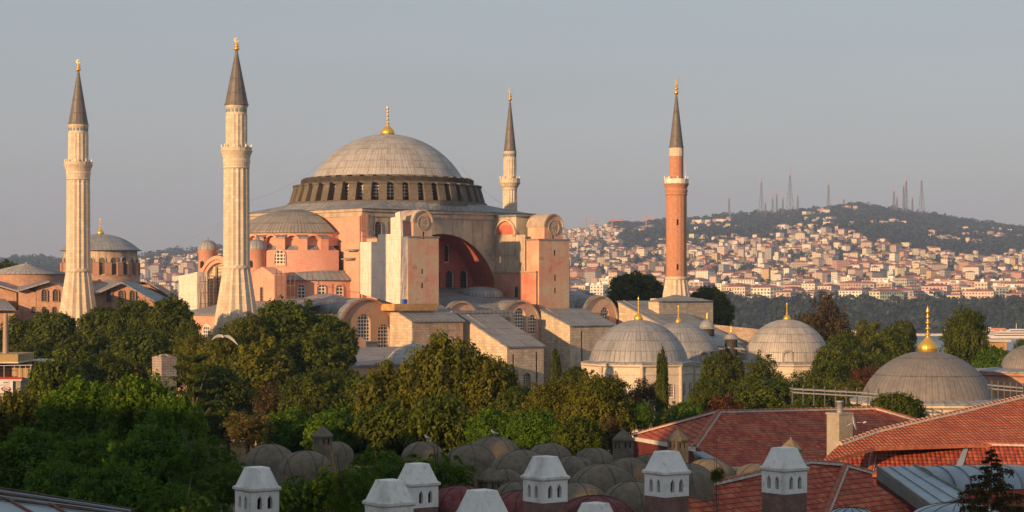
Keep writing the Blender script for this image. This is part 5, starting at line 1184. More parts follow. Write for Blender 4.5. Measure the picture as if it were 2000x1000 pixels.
def tree(px, ytop, wpx, D, kind, mat, label, hr=None, name='tree', cat='tree', group=None, ybot=None):
    """crown top at (px, ytop), crown width wpx; hr = crown half height / half width"""
    zb = tz(px, D); zt_ = CAM.z+D*(HOR-ytop)/FP; r = wpx/2*D/FP; q = Dp(px, 500, D)
    hr = hr or {'column': 3.0, 'cone': 1.35, 'layer': 1.0, 'spiky': 1.25, 'airy': 1.15}.get(kind[:-1], 1.12)
    h = r*hr
    if ybot is not None: h = (ybot-ytop)*D/FP/2/ .98
    cz = zt_-h*.93
    if cz-h*.5 < zb+.6: cz = max(cz, zb+h*.45)
    t = thing(name, label, cat, (q.x, q.y, zb), group)
    c = bpy.data.objects.new('crown', CR[kind]); COL.objects.link(c); c.parent = t; c.location = (0, 0, cz-zb); c.scale = (r, r, h); c.rotation_euler = (0, 0, rr.uniform(0, 6.28))
    if c.material_slots: c.material_slots[0].link = 'OBJECT'; c.material_slots[0].material = LM[mat]
    k = bpy.data.objects.new('trunk', TRK[rr.randrange(3)]); COL.objects.link(k); k.parent = t; sz = (cz-zb)/2.6; k.location = (0, 0, cz-zb); k.scale = (min(r, 5), min(r, 5), max(sz, h*.6)); k.rotation_euler = c.rotation_euler
    return t
TREES = [
 # beyond and beside the brick church and basilica
 (12, 513, 74, 520, 'broad0', 'dark', 'dark tree behind the brick church at the left edge'),
 (1243, 534, 116, 455, 'broad1', 'dark', 'dark green tree directly left of the brick minaret', .8),
 (1386, 562, 98, 440, 'broad2', 'dark', 'dark rounded tree directly right of the brick minaret', 1.1),
 # band of trees below the church
 (40, 628, 120, 345, 'broad0', 'dark', 'dark tree below the church porch, far left'), (104, 612, 120, 338, 'broad1', 'mid', 'tree with lit top under the church arches, left of the minaret foot'),
 (205, 602, 120, 330, 'broad2', 'dark', 'tree just right of the leftmost minaret foot'), (262, 588, 130, 325, 'fine0', 'dark', 'highest tree in the clump between the two stone minarets'), (330, 586, 110, 318, 'broad0', 'dark', 'tree at the right end of the clump between the stone minarets'),
 (368, 622, 70, 312, 'airy0', 'mid', 'thin loose tree in front of the pink narthex wall'), (70, 665, 150, 300, 'fine1', 'dark', 'deep shaded tree behind the yellow terrace building'), (165, 655, 160, 295, 'broad1', 'dark', 'broad dark tree in the middle of the left tree belt'),
 (285, 650, 170, 290, 'broad2', 'dark', 'broad shaded tree above the ruined brick pillar'), (385, 655, 110, 285, 'fine0', 'olive', 'olive toned tree left of the flying gull'),
 (110, 706, 130, 225, 'spiky0', 'mid', 'tree with yellow tinted sprays right of the yellow terrace'), (215, 690, 150, 250, 'fine1', 'dark', 'very dark tree behind the bright green maple'), 
 # big tree before the basilica
 (560, 588, 200, 292, 'fine0', 'mid', 'big spreading tree in front of the basilica, its highest crown', .9), (490, 618, 150, 286, 'fine1', 'olive', 'left part of the spreading tree group below the main minaret'), (640, 618, 130, 290, 'fine0', 'mid', 'right-leaning tree reaching in front of the round brick gable'),
 (445, 650, 130, 278, 'fine1', 'olive', 'olive crown right behind the flying gull'), (505, 672, 170, 262, 'broad0', 'olive', 'olive green tree with yellow leaves, mid left'), (610, 655, 170, 268, 'fine0', 'dark', 'shaded tree below the big spreading tree'),
 (420, 715, 170, 245, 'fine1', 'dark', 'dark tree behind the cedar trunk'), (540, 742, 110, 236, 'airy1', 'brown', 'rusty brown airy tree in the middle of the left trees'), (605, 728, 130, 232, 'fine0', 'dark', 'almost black green tree right of the rusty tree'), (668, 722, 120, 236, 'fine1', 'dark', 'dark tree left of the tall maple'),
 (262, 716, 60, 250, 'broad0', 'rust', 'small rust red shrub beside the ruined pillar'),
 (378, 704, 130, 205, 'layer0', 'dark', 'flat-layered cedar with bare brown trunk beside the ruined pillar'),
 # maple row before the basilica
 (868, 668, 190, 214, 'spiky0', 'olive', 'tallest golden green maple in front of the stone buttresses', 1.25), (770, 716, 170, 218, 'spiky1', 'olive', 'golden green maple left of the tallest one'), (950, 702, 140, 212, 'spiky1', 'olive', 'golden maple right of the tallest one, before the sloped buttress'), (705, 742, 110, 222, 'spiky0', 'mid', 'lower maple at the left end of the maple row'),
 (1018, 758, 110, 208, 'broad2', 'dark', 'dark gap-filling tree right of the golden maples'), (1082, 742, 130, 204, 'fine0', 'olive', 'olive tree below the narrow bush'), (1165, 734, 160, 200, 'fine1', 'olive', 'round olive tree in front of the marble tomb'),
 (1125, 716, 66, 285, 'fine0', 'dark', 'small dark tree at the buttress foot beside the narrow bush'), (1196, 732, 76, 240, 'airy0', 'rust', 'rust red crown behind the round olive tree'),
 (1262, 736, 80, 246, 'airy1', 'brown', 'brown and green tree before the marble tomb wall', 1.2), (1300, 800, 60, 236, 'fine1', 'deep', 'low dark bush beside the cypress foot'),
 (1345, 795, 90, 220, 'broad0', 'deep', 'low green bush between the cypress and the red roof'), 
 # trees around the tombs
 (1410, 688, 96, 300, 'fine0', 'dark', 'dark green tree left of the pair before the pale domed tomb'), (1492, 692, 96, 292, 'airy0', 'dark', 'loose green tree right before the pale domed tomb', 1.1), (1432, 762, 90, 262, 'airy1', 'rust', 'rusty red and brown tree low before the tombs'), (1502, 744, 150, 250, 'broad1', 'mid', 'broad lit green tree before the red roof ridge', .7), (1588, 760, 110, 245, 'fine0', 'mid', 'dark green crown behind the metal trellis', .8),
 (1612, 576, 116, 385, 'airy0', 'brown', 'tall airy brownish tree rising right of the pale tomb', 1.2), (1560, 640, 0, 0, None, None, ''), (1692, 620, 66, 372, 'airy1', 'olive', 'thin yellow green tree with pale trunk right of the tall airy one', 1.3), (1652, 650, 96, 330, 'fine1', 'mid', 'green tree right beside the pale dome', 1.1), (1742, 640, 100, 340, 'fine0', 'mid', 'fresh green tree between the two big domes'), (1762, 628, 60, 420, 'broad2', 'dark', 'dark distant crown above the fresh green tree'),
 (1618, 706, 120, 290, 'fine0', 'mid', 'lit green tree at the foot of the pale dome'), (1700, 712, 90, 275, 'airy1', 'rust', 'rust red tree left of the large smooth dome', .8), (1665, 745, 110, 262, 'fine1', 'olive', 'yellow green crown under the rust red tree', .8), (1700, 690, 110, 320, 'broad0', 'dark', 'dark crown between the rust red tree and the green trees'),
 (1886, 604, 100, 330, 'fine1', 'dark', 'tall dark cone-shaped tree right of the gilded finial', 1.5), (1940, 680, 84, 325, 'broad1', 'deep', 'very dark rounded tree beside the tan hut'), (1996, 664, 40, 400, 'broad2', 'dark', 'dark tree cut by the right edge before the water', 1.6), (1950, 730, 60, 300, 'airy0', 'rust', 'red leaved shrub right of the large smooth dome', .7),
 (1752, 770, 118, 178, 'broad2', 'dark', 'dark rounded tree in front of the large smooth dome', .8), (1560, 790, 100, 196, 'fine1', 'dark', 'dark crown behind the red roof ridge', .8), (1660, 790, 120, 194, 'fine0', 'mid', 'crown under the trellis left of the metal chimney pipe', .6),
 (1384, 742, 90, 262, 'fine1', 'mid', 'green tree right against the marble tomb corner', 1.1), (1462, 736, 96, 270, 'fine0', 'mid', 'green tree low between the second tomb and the pale dome'), (1412, 772, 110, 240, 'airy0', 'rust', 'red brown low tree in front of the second tomb', .8), (1548, 722, 90, 275, 'airy1', 'mid', 'loose green tree against the pale tomb wall'), (1640, 672, 110, 300, 'broad2', 'mid', 'rounded green tree touching the pale dome on its right', 1.0), (1735, 690, 90, 300, 'broad1', 'dark', 'dark green tree directly left of the gilded finial', .9), (1232, 758, 70, 238, 'airy1', 'rust', 'rusty tree right before the marble tomb corner column'), (1330, 786, 80, 232, 'fine0', 'dark', 'dark low tree right of the slim cypress'), (1850, 700, 60, 300, 'fine1', 'dark', 'dark crown behind the large smooth dome, right'),
 # shaded middle belt behind the bath domes
 (485, 800, 110, 172, 'airy1', 'speck', 'yellow speckled tree above the left bath domes', .8), (565, 800, 130, 178, 'fine0', 'deep', 'deep shaded tree above the left bath domes'), (655, 800, 140, 176, 'fine1', 'deep', 'dark tree behind the pointed brown roof turret'), (750, 790, 150, 174, 'broad0', 'dark', 'dark lower maple crown left of the first perched gull'), (860, 780, 150, 170, 'spiky0', 'mid', 'shaded maple right above the first perched gull'),
 (960, 800, 120, 166, 'fine0', 'deep', 'deep green crown above the lit brown dome'), (1045, 800, 120, 164, 'fine1', 'deep', 'deep green crown right of the second perched gull'), (1130, 815, 120, 160, 'fine0', 'mid', 'green crown above the right bath domes'), (1195, 812, 80, 175, 'airy0', 'brown', 'brown green bush left of the red roof corner'), (1250, 786, 60, 200, 'fine1', 'deep', 'dark bush below the brown tree'),
 # near green mass, lower left
 (35, 768, 130, 168, 'spiky1', 'olive', 'yellow olive tree at the left edge below the banner'), (160, 752, 190, 150, 'spiky0', 'vivid', 'bright green maple, left of the two brightest crowns', .9), (278, 742, 170, 146, 'spiky1', 'vivid', 'bright green maple in the middle of the lower left'), (345, 782, 130, 140, 'spiky0', 'vivid', 'bright green maple beside the cedar foot'),
 (60, 838, 190, 122, 'fine0', 'deep', 'dark green tree in the lower left corner'), (175, 850, 210, 116, 'fine1', 'deep', 'broad dark green tree above the metal roof'), (300, 832, 200, 112, 'fine0', 'deep', 'broad dark green tree right of the lower left corner'), (395, 826, 170, 108, 'feather0', 'deep', 'feathery tree with orange seed tufts left of the first white chimney'), (440, 880, 130, 100, 'feather1', 'deep', 'feathery tree directly behind the first white chimney'), (230, 906, 200, 96, 'fine1', 'deep', 'lowest dark tree above the metal roof edge'), (350, 910, 200, 94, 'feather0', 'deep', 'low feathery tree left of the first white chimney'),
 (120, 905, 170, 100, 'fine0', 'deep', 'shaded tree behind the left end of the metal roof'),
 (748, 838, 250, 108, 'feather0', 'vivid', 'fresh green feathery tree over the bath domes'), (862, 862, 150, 104, 'feather1', 'vivid', 'fresh green feathery branches below the first gull'), (600, 905, 130, 100, 'feather1', 'deep', 'feathery bush between the first and second white chimneys'), (682, 885, 160, 100, 'feather0', 'vivid', 'feathery bush just left of the second white chimney', 1.0), (540, 930, 90, 98, 'feather1', 'deep', 'dark feathery bush right beside the first white chimney'),
 (1400, 912, 34, 98, 'airy1', 'mid', 'small weed bush growing between the bath domes', 1.1),
]
for tr in TREES:
    px, yt, w, D, kd, mt, lb = tr[:7]
    if kd: tree(px, yt, w, D, kd, mt, lb, tr[7] if len(tr) > 7 else None)
tree(1085, 688, 28, 300, 'column0', 'dark', 'narrow upright green bush against the stone buttress wall', ybot=752, name='cypress', cat='cypress')
tree(1293, 692, 34, 240, 'column0', 'dark', 'slim dark cypress before the marble tomb', ybot=822, name='cypress', cat='cypress')
for px, yt in ((70, 512), (560, 0)):
    pass
# orange seed tufts on the feathery tree
t = tree(420, 860, 130, 99, 'airy0', 'rust', 'sparse orange and yellow leaf tufts among the dark feathery leaves') if False else None
# fan palm
q = Dp(1262, 800, 226); t = thing('palm', 'grey green fan palm below the brown tree, before the marble tomb', 'palm', (q.x, q.y, 0)); m = MB(); r2 = random.Random(4)
m.tube([(q.x, q.y, 0), (q.x, q.y, q.z)], .3, M['bark'], 8); m.build('trunk', t); m = MB(); M['palm'] = leafmat('palm_leaf', (.06, .11, .05), (.09, .15, .07), (.12, .18, .08), .3)
for i in range(34):
    a = r2.uniform(0, 2*PI); e = r2.uniform(-.5, 1.2); L = 1.7; c = Vector((q.x, q.y, q.z)); 
    for j in range(7):
        b = a+(j-3)*.12; d = Vector((math.cos(b)*math.cos(e), math.sin(b)*math.cos(e), math.sin(e))); s = d.cross(Vector((0, 0, 1))).normalized()*.06
        m.face([c+d*.7, c+d*L*.8+s-Vector((0, 0, .05)), c+d*L-Vector((0, 0, .35)), c+d*L*.8-s-Vector((0, 0, .05))], M['palm'])
m.build('fronds', t)

# ================================================================ foreground
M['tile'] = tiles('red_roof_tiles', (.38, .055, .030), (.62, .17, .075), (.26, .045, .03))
M['tilelit'] = tiles('sunlit_roof_tiles', (.50, .11, .045), (.66, .20, .085), (.36, .075, .04))  # sunlit copy of the red tiles, warm sunlight put into the colour
M['ridge'] = plain('ridge_tile', (.33, .11, .07), var=.3, scale=3); M['mortar'] = plain('ridge_mortar', (.50, .43, .38), var=.25, scale=4)
M['redwallfg'] = plain('dark_red_wall', (.13, .03, .025)); M['gutter'] = plain('white_gutter', (.62, .58, .52), var=.1)
M['bathdome'] = plaster('bath_dome_render', (.125, .095, .062), (.165, .128, .085), (.07, .06, .048), .5, .35, .4); M['bathline'] = plain('dome_joint', (.06, .05, .042))
M['maroon'] = plaster('maroon_painted_dome', (.15, .024, .026), (.19, .032, .032), (.09, .02, .02), .5, .5)
M['limewash'] = plaster('weathered_limewash', (.84, .83, .80), (.90, .89, .87), (.36, .34, .31), .55, 1.1, .6); M['limewash2'] = plaster('grey_limewash_edge', (.66, .64, .60), (.78, .76, .72), (.18, .16, .15), .6, 1.5, .5)
M['chbrick'] = masonry('purple_brown_brick', ((.20, .095, .075), (.26, .13, .10), (.17, .085, .07)), (.17, .13, .11), .42, .10, (.08, .05, .04), .4, ms=.012, scale=1.2)
M['metalroof'] = plain('weathered_sheet_metal', (.30, .36, .42), .45, .3, .15, .6); M['rustm'] = plain('rusty_seam', (.22, .09, .04)); M['greygreen'] = plain('grey_green_cladding', (.20, .21, .19), var=.2)
M['concrete'] = plaster('grey_concrete', (.30, .27, .22), (.36, .32, .27), (.18, .16, .13), .4, .8)
def roof_poly(name, label, pts, pl, mat, zb=4.0, th=.22, parent=None, wall=None, ridge=(), group=None, ins=.955):
    P = [hit(x, y, pl) for x, y in pts]; m = MB(); n = len(P); tr_ = tessellate_polygon([P]); nn = pl[0]*(1 if pl[0].z > 0 else -1)
    ax = Vector((-nn.y, nn.x, 0)).normalized(); ay = nn.cross(ax)
    for a, b, c in tr_:
        tt = [P[a], P[b], P[c]]
        if (tt[1]-tt[0]).cross(tt[2]-tt[0]).dot(nn) < 0: tt.reverse()
        m.face(tt, mat, uv=[(p.dot(ax), p.dot(ay)) for p in tt]); m.face([p-Vector((0, 0, th)) for p in tt[::-1]], M['redwallfg'])
    for i in range(n): a, b = P[i], P[(i+1) % n]; m.face([a, b, b-Vector((0, 0, th)), a-Vector((0, 0, th))], M['ridge'])
    o = m.build(name, parent, origin=None if parent else P[0]-Vector((0, 0, 0)))
    if label: tag(o, label, 'roof', group)
    if wall:
        c = sum(P, Vector())/n; Q = [c+(p-c)*ins-Vector((0, 0, .35)) for p in P]; w = MB()
        for i in range(n): a, b = Q[i], Q[(i+1) % n]; w.face([Vector((a.x, a.y, zb)), Vector((b.x, b.y, zb)), b, a], wall)
        w.build('wall', o)
    for (p0, p1) in ridge:
        a = p0 if isinstance(p0, Vector) else hit(*p0, pl); b = p1 if isinstance(p1, Vector) else hit(*p1, pl); ridge_row(a, b, o)
    return o, P
def ridge_row(a, b, par):
    """overlapping half-round ridge tiles bedded in pale mortar"""
    L = (b-a).length; n = max(2, int(L/.42)); d = (b-a).normalized(); s = d.cross(Vector((0, 0, 1))).normalized(); u = s.cross(d); m = MB()
    m.prism([a-s*.24-u*.05, a+s*.24-u*.05, a+s*.2+u*.07, a-s*.2+u*.07], b-a, M['mortar'])
    for i in range(n):
        p = a+d*(L*i/n); q = a+d*(L*(i+1.12)/n); r0, r1 = .19, .145
        for k in range(6):
            t0, t1 = PI*k/6, PI*(k+1)/6; f = lambda c, r, t: c+s*(r*math.cos(t))+u*(r*math.sin(t)*.9+.03)
            m.face([f(p, r0, t0), f(p, r0, t1), f(q, r1, t1), f(q, r1, t0)][::-1], M['ridge'])
        m.face([f(p, r0, PI*k/6) for k in range(7)], M['mortar'])
    m.build('ridge_tiles', par)
# roof 1: the back hipped roof
R1a, R1b, R1c = Z(1403, 805, 16.2), Z(1710, 798, 16.2), Z(1459, 910, 13.0); pl1 = plane3(R1a, R1b, R1c)
e1 = hit(1356, 871, pl1); pl1h = plane3(R1a, e1, Z(1237, 851, 13.3)); rback = Z(1560, 797.5, 16.1)
roof1, _ = roof_poly('tiled_roof', 'large red tiled hipped roof with the concrete chimney, behind the others', [(1403, 805), (1710, 798), (1800, 824), (1720, 862), (1640, 886), (1560, 912), (1430, 911), (1373, 881), (1356, 871)], pl1, M['tile'], wall=M['redwallfg'], ridge=[((1403, 805), (1710, 798)), ((1403, 805), (1356, 873)), ((1710, 798), (1800, 824))], group='red tiled roofs in the foreground')
roof_poly('hip_slope', None, [(1237, 851), (1403, 805), (1356, 871)], pl1h, M['tile'], parent=roof1, ridge=[((1237, 850), (1403, 805))])
m = MB(); a = hit(1237, 853, pl1h); b = hit(1358, 874, pl1h); m.prism([a, b, b-Vector((0, 0, .3)), a-Vector((0, 0, .3))], -FW*.25, M['gutter']); m.prism([a-Vector((0, 0, .31))+FW*.6, b-Vector((0, 0, .31))+FW*.6, b-Vector((0, 0, 2.6))+FW*.6, a-Vector((0, 0, 2.6))+FW*.6], FW*.3, M['redwallfg']); a = hit(1373, 882, pl1); b = hit(1430, 912, pl1); m.prism([a+Vector((0, 0, .02)), b+Vector((0, 0, .02)), b+RT*-.7+Vector((0, 0, .0)), a+RT*-.7+Vector((0, 0, 0))], (0, 0, -.15), M['metalroof']); c = hit(1470, 911, pl1); m.prism([b, c, c-Vector((0, 0, .25)), b-Vector((0, 0, .25))], -FW*.3, M['gutter']); m.build('gutter', roof1)
# roof 2: the big sunlit slope on the right
pl2 = plane3(Z(1635, 886, 15.0), Z(2000, 875, 15.0), Z(2000, 777, 17.8))
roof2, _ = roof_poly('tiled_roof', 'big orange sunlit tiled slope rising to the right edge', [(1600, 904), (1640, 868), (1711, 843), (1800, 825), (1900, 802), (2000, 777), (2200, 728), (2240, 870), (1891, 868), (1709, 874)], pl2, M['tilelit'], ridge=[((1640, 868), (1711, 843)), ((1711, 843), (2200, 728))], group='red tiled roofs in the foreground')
m = MB(); m.prism([Vector((*Dp(x, 600, d_).xy, 4)) for x, d_ in ((1730, 137), (2180, 137), (2120, 146), (1800, 146))], (0, 0, 10.2), M['redwallfg']); m.build('wall', roof2)
# roof 3
pl3 = plane3(Z(1709, 874, 15.0), Z(2000, 876, 15.0), Z(1800, 920, 13.7))
roof3, _ = roof_poly('tiled_roof', 'red tiled roof strip between the sunlit slope and the sheet metal roofs', [(1610, 901), (1709, 874), (1891, 868), (2240, 876), (2240, 928), (1876, 916), (1700, 926), (1645, 910)], pl3, M['tile'], wall=M['redwallfg'], ridge=[((1612, 901), (1709, 873)), ((1709, 873), (1700, 922)), ((1709, 873), (1891, 867)), ((1891, 867), (2240, 876))], group='red tiled roofs in the foreground')
m = MB(); P = [hit(x, y, pl3)+Vector((0, 0, .05)) for x, y in ((1886, 869), (1894, 869), (1880, 914), (1866, 914))]; m.prism(P, (0, 0, .05), M['metalroof']); m.build('valley_gutter', roof3)
# roof 4: nearest
pl4 = plane3(Z(1500, 921, 15.5), Z(1643, 906, 15.5), Z(1500, 1010, 13.6))
roof4, _ = roof_poly('tiled_roof', 'nearest dark red tiled roof behind the two right white chimneys', [(1180, 1000), (1344, 956), (1500, 921), (1580, 903), (1645, 908), (1702, 924), (1706, 942), (1795, 1003), (1830, 1060), (1150, 1060)], pl4, M['tile'], wall=M['redwallfg'], ridge=[((1180, 1000), (1344, 956)), ((1344, 956), (1500, 921)), ((1500, 921), (1580, 903)), ((1580, 903), (1645, 908)), ((1645, 908), (1702, 924)), ((1650, 910), (1610, 1010))], group='red tiled roofs in the foreground')
# roof 5: strip lower right
pl5 = plane3(Z(1857, 946, 13.6), Z(2000, 938, 13.6), Z(1900, 985, 12.4))
roof5, _ = roof_poly('tiled_roof', 'low red tiled strip behind the small conifer at the right edge', [(1845, 948), (2000, 938), (2200, 930), (2200, 985), (1900, 984), (1870, 975)], pl5, M['tile'], wall=M['redwallfg'], ridge=[((1845, 948), (2000, 938)), ((2000, 938), (2200, 930))], group='red tiled roofs in the foreground')
# sheet metal roofs
pls = plane3(Z(1715, 913, 15.0), Z(1787, 911, 15.0), Z(1820, 988, 13.7)); t = thing('sheet_metal_roof', 'slanted pale blue metal roof with grey green side among the tiles', 'roof', tuple(hit(1715, 913, pls)), 'sheet metal roofs in the foreground')
m = MB(); P = [hit(x, y, pls) for x, y in ((1712, 912), (1787, 910), (1886, 966), (1820, 990))]; m.prism(P, (0, 0, -.12), M['metalroof']); m.build('sheet', t); m = MB()
for k in (.33, .66): m.bar(P[0].lerp(P[1], k)+Vector((0, 0, .05)), P[3].lerp(P[2], k)+Vector((0, 0, .05)), .07, M['metalroof'])
m.bar(P[0]+Vector((0, 0, .06)), P[3]+Vector((0, 0, .06)), .12, M['greygreen']); m.bar(P[1]+Vector((0, 0, .06)), P[2]+Vector((0, 0, .06)), .12, M['greygreen']); m.build('seam', t)
m = MB(); m.prism([P[0]-Vector((0, 0, .13)), P[3]-Vector((0, 0, .13)), P[3]-Vector((0, 0, .7)), P[0]-Vector((0, 0, .7))], RT*.15, M['greygreen']); m.prism([P[0]-Vector((0, 0, .71)), P[3]-Vector((0, 0, .71)), P[3]-Vector((0, 0, 8)), P[0]-Vector((0, 0, 8))], RT*.12, M['redwallfg']); m.build('side_wall', t)
a = Z(1800, 950, 13.9); b = Z(1990, 946, 13.9); d = (b-a).normalized(); s = Vector((0, 0, 1)).cross(d).normalized(); t = tag(None, 0) if False else None
m = MB()
for k in range(12):
    t0, t1 = PI*k/12, PI*(k+1)/12; f = lambda c, t_: c+s*(2.6*math.cos(t_))+Vector((0, 0, 1.15*math.sin(t_)))
    m.face([f(a, t0), f(a, t1), f(b, t1), f(b, t0)], M['metalroof'], smooth=True)
m.face([f(a, PI*k/12) for k in range(13)], M['greygreen']); m.face([f(b, PI*k/12) for k in range(13)][::-1], M['greygreen'])
o = m.build('sheet_metal_roof', origin=a); tag(o, 'pale barrel-shaped metal roof left of the small conifer', 'roof', 'sheet metal roofs in the foreground')
m = MB()
for k in range(1, 6):
    c = a.lerp(b, k/6)
    for j in range(12): t0, t1 = PI*j/12, PI*(j+1)/12; g_ = lambda t_: c+s*(2.62*math.cos(t_))+Vector((0, 0, 1.17*math.sin(t_))); m.bar(g_(t0), g_(t1), .06, M['greygreen'])
m.build('seam', o)
def lowdome(px, yt, rpx, D, hgt, mat, label, name='roof_dome', group=None, lines=5, zb=None, cap_=False, cat='dome'):
    q = Dp(px, yt, D); r = rpx*D/FP; zt_ = q.z; z0 = zt_-hgt*r; m = MB(); pr = [(r*1.0, z0-1.5)]+[(r*math.cos(PI/2*i/14), z0+hgt*r*math.sin(PI/2*i/14)) for i in range(15)]
    m.lathe((q.x, q.y, 0), pr, 40, mat=mat, us=24/(2*PI)); o = m.build(name, origin=(q.x, q.y, z0)); tag(o, label, cat, group); m = MB(); off = rr.uniform(0, 1)
    for k in range(lines):
        a = 2*PI*k/lines+off; pp_ = [Vector((q.x+(r+.015)*math.cos(PI/2*i/8)*math.cos(a), q.y+(r+.015)*math.cos(PI/2*i/8)*math.sin(a), z0+(hgt*r+.015)*math.sin(PI/2*i/8))) for i in range(9)]
        m.tube(pp_, .014, M['bathline'], 4)
    if lines: m.build('joint_line', o)
    return o
DG = 'brown rendered domes of the bath house'
for px, yt, rp, D, lb in ((527, 867, 50, 128, 'brown bath dome, leftmost and highest of the left pair'), (597, 880, 54, 120, 'brown bath dome just right of the leftmost one'), (655, 862, 36, 140, 'sunlit brown dome half hidden behind the feathery tree, below the pointed turret'), (826, 862, 42, 136, 'sunlit dome under the first perched gull'),
    (918, 868, 52, 128, 'brown dome partly behind the feathery branches, left of the lit one'), (965, 852, 54, 142, 'lit orange brown dome under the second perched gull'), (1018, 878, 62, 122, 'wide brown dome right before the lit dome'), (1073, 865, 46, 140, 'brown dome in the back row, centre'), (1120, 890, 42, 128, 'small brown dome between two wider ones'),
    (1160, 874, 40, 136, 'brown dome in the back row left of the turret'), (1178, 906, 68, 112, 'widest brown bath dome left of the third tall chimney'), (1228, 893, 44, 124, 'brown dome just below the left stone turret'), (1128, 942, 66, 100, 'lowest front brown dome right of the middle white chimney'), (985, 915, 40, 106, 'shaded dome behind the small square ventilator'), (1010, 940, 45, 98, 'low shaded dome beside the small square ventilator'),
    (890, 925, 40, 112, 'low brown dome above the maroon dome'), (1385, 896, 56, 112, 'brown dome right of the tall white chimney at the tiled roof'), (1345, 905, 50, 104, 'brown dome hidden behind the tall white chimney, right'), (1478, 905, 54, 112, 'brown dome peeping over the tiled roof ridge'), (1265, 888, 36, 130, 'small brown dome behind the tall white chimney, left'), (1235, 940, 60, 98, 'lower brown dome left of the tall white chimney')):
    lowdome(px, yt, rp, D, .74, M['bathdome'], lb, 'bath_dome', DG)
lowdome(900, 948, 70, 84, .62, M['maroon'], 'maroon painted dome right of the second white chimney', 'maroon_dome', 'maroon domes', 10); lowdome(1020, 958, 62, 84, .62, M['maroon'], 'maroon painted dome left of the middle white chimney', 'maroon_dome', 'maroon domes', 10); lowdome(1165, 968, 80, 80, .55, M['maroon'], 'maroon dome behind the lowest white chimney cap', 'maroon_dome', 'maroon domes', 10)
lowdome(1870, 982, 90, 92, .35, M['metalroof'], 'low pale lead dome at the bottom right behind the conifer', 'lead_dome', 'low lead domes at the bottom edge', 12); lowdome(1662, 991, 44, 84, .35, M['metalroof'], 'low pale lead dome at the bottom edge below the tiled roof', 'lead_dome', 'low lead domes at the bottom edge', 12)
# flat base mass under the bath domes
m = MB(); c4 = [Dp(470, 600, 95), Dp(1330, 600, 92), Dp(1330, 600, 148), Dp(440, 600, 150)]; m.prism([Vector((p.x, p.y, 3)) for p in c4], (0, 0, 9.2), M['bathdome']); tag(m.build('bath_house_block'), 'flat rendered block carrying the brown domes of the bath house', 'building')
m = MB(); c4 = [Dp(430, 600, 60), Dp(1660, 600, 60), Dp(1660, 600, 88), Dp(430, 600, 90)]; m.prism([Vector((p.x, p.y, 3)) for p in c4], (0, 0, 9.0), M['chbrick']); tag(m.build('kitchen_block'), 'brick block carrying the maroon domes and white capped chimneys', 'building')
# white capped chimneys
def chimney(px, ytop, wpx, label, D=None, dome=False):
    if D is None: D = 1.37*1.26*FP/wpx
    q = Dp(px, ytop, D); s = wpx*D/FP/1.385/2; t = thing('white_chimney', label, 'chimney', (0, 0, 0), 'white capped brick chimneys'); ht = (q.z-4)
    H = s*2; zc = q.z-s*1.22   # cap foot
    def frus(m, a, b, z0, z1, mat): 
        P0 = [Vector((x*a, y*a, z0)) for x, y in ((-1, -1), (1, -1), (1, 1), (-1, 1))]; P1 = [Vector((x*b, y*b, z1)) for x, y in ((-1, -1), (1, -1), (1, 1), (-1, 1))]
        for i in range(4): m.face([P0[i], P0[(i+1) % 4], P1[(i+1) % 4], P1[i]], mat)
        return P1
    m = MB(); frus(m, s*1.0, s*.60, zc, q.z-s*.12, M['limewash']); P1 = frus(m, s*.61, s*.56, q.z-s*.12, q.z, M['limewash']); m.face(P1, M['limewash']); m.build('cap', t)
    m = MB(); frus(m, s*1.12, s*1.12, zc-s*.16, zc-s*.02, M['limewash2']); m.face(frus(m, s*1.12, s*.95, zc-s*.02, zc+s*.10, M['limewash2']), M['limewash2']); m.face([(x*s*1.12, y*s*1.12, zc-s*.16) for x, y in ((-1, 1), (1, 1), (1, -1), (-1, -1))], M['limewash2'])
    frus(m, s*1.0, s*1.12, zc-s*.26, zc-s*.16, M['limewash2']); m.build('cornice', t)
    zl = zc-s*.26; zb = zl-s*1.35; m = MB()
    for (O, X) in (((0, -s, 0), (1, 0, 0)), ((-s, 0, 0), (0, -1, 0)), ((s, 0, 0), (0, 1, 0)), ((0, s, 0), (-1, 0, 0))):
        hs_ = []
        for dx in (-.36, .36):
            w, h0, h1 = s*.17, zb+s*.28, zb+s*.85; c = dx*s; hs_.append([(c-w, h0), (c+w, h0), (c+w, h1), (c+w*.75, h1+s*.12), (c+w*.3, h1+s*.2), (c, h1+s*.32), (c-w*.3, h1+s*.2), (c-w*.75, h1+s*.12), (c-w, h1)])
        wall(m, O, X, [(-s, zb), (s, zb), (s, zl), (-s, zl)], hs_, M['limewash'], s*.3)
        N_ = Vector(X).cross(Vector((0, 0, 1))); 
    m.box(-s*.62, s*.62, -s*.62, s*.62, zb+.02, zl-.02, M['dark'], 'xXyY'); m.build('lantern', t)  # near-black core: the shade inside the niches is put into its colour
    m = MB(); m.box(-s*.985, s*.985, -s*.985, s*.985, 8, zb, M['chbrick'], 'xXyY'); m.build('shaft', t)
    for ch in t.children: pass
    t.location = (q.x, q.y, 0); t.rotation_euler = (0, 0, R(-5)); WO[t.name] = Vector((q.x, q.y, 0)); return t
chimney(502, 912, 87, 'leftmost of the white capped chimneys'); chimney(815, 905, 82, 'white chimney behind the second one, with brick shaft just showing'); chimney(760, 937, 95, 'white chimney in front of and left of the second pair'); chimney(942, 957, 104, 'white chimney of which only the pyramid cap shows, left of centre')
chimney(1065, 891, 86, 'tall white chimney in the centre with two niches and brick shaft'); chimney(1163, 982, 92, 'lowest white chimney cap at the bottom edge'); chimney(1302, 881, 85, 'tall white chimney in front of the tiled roof, left of two'); chimney(1532, 874, 86, 'rightmost tall white chimney standing before the tiled roof')
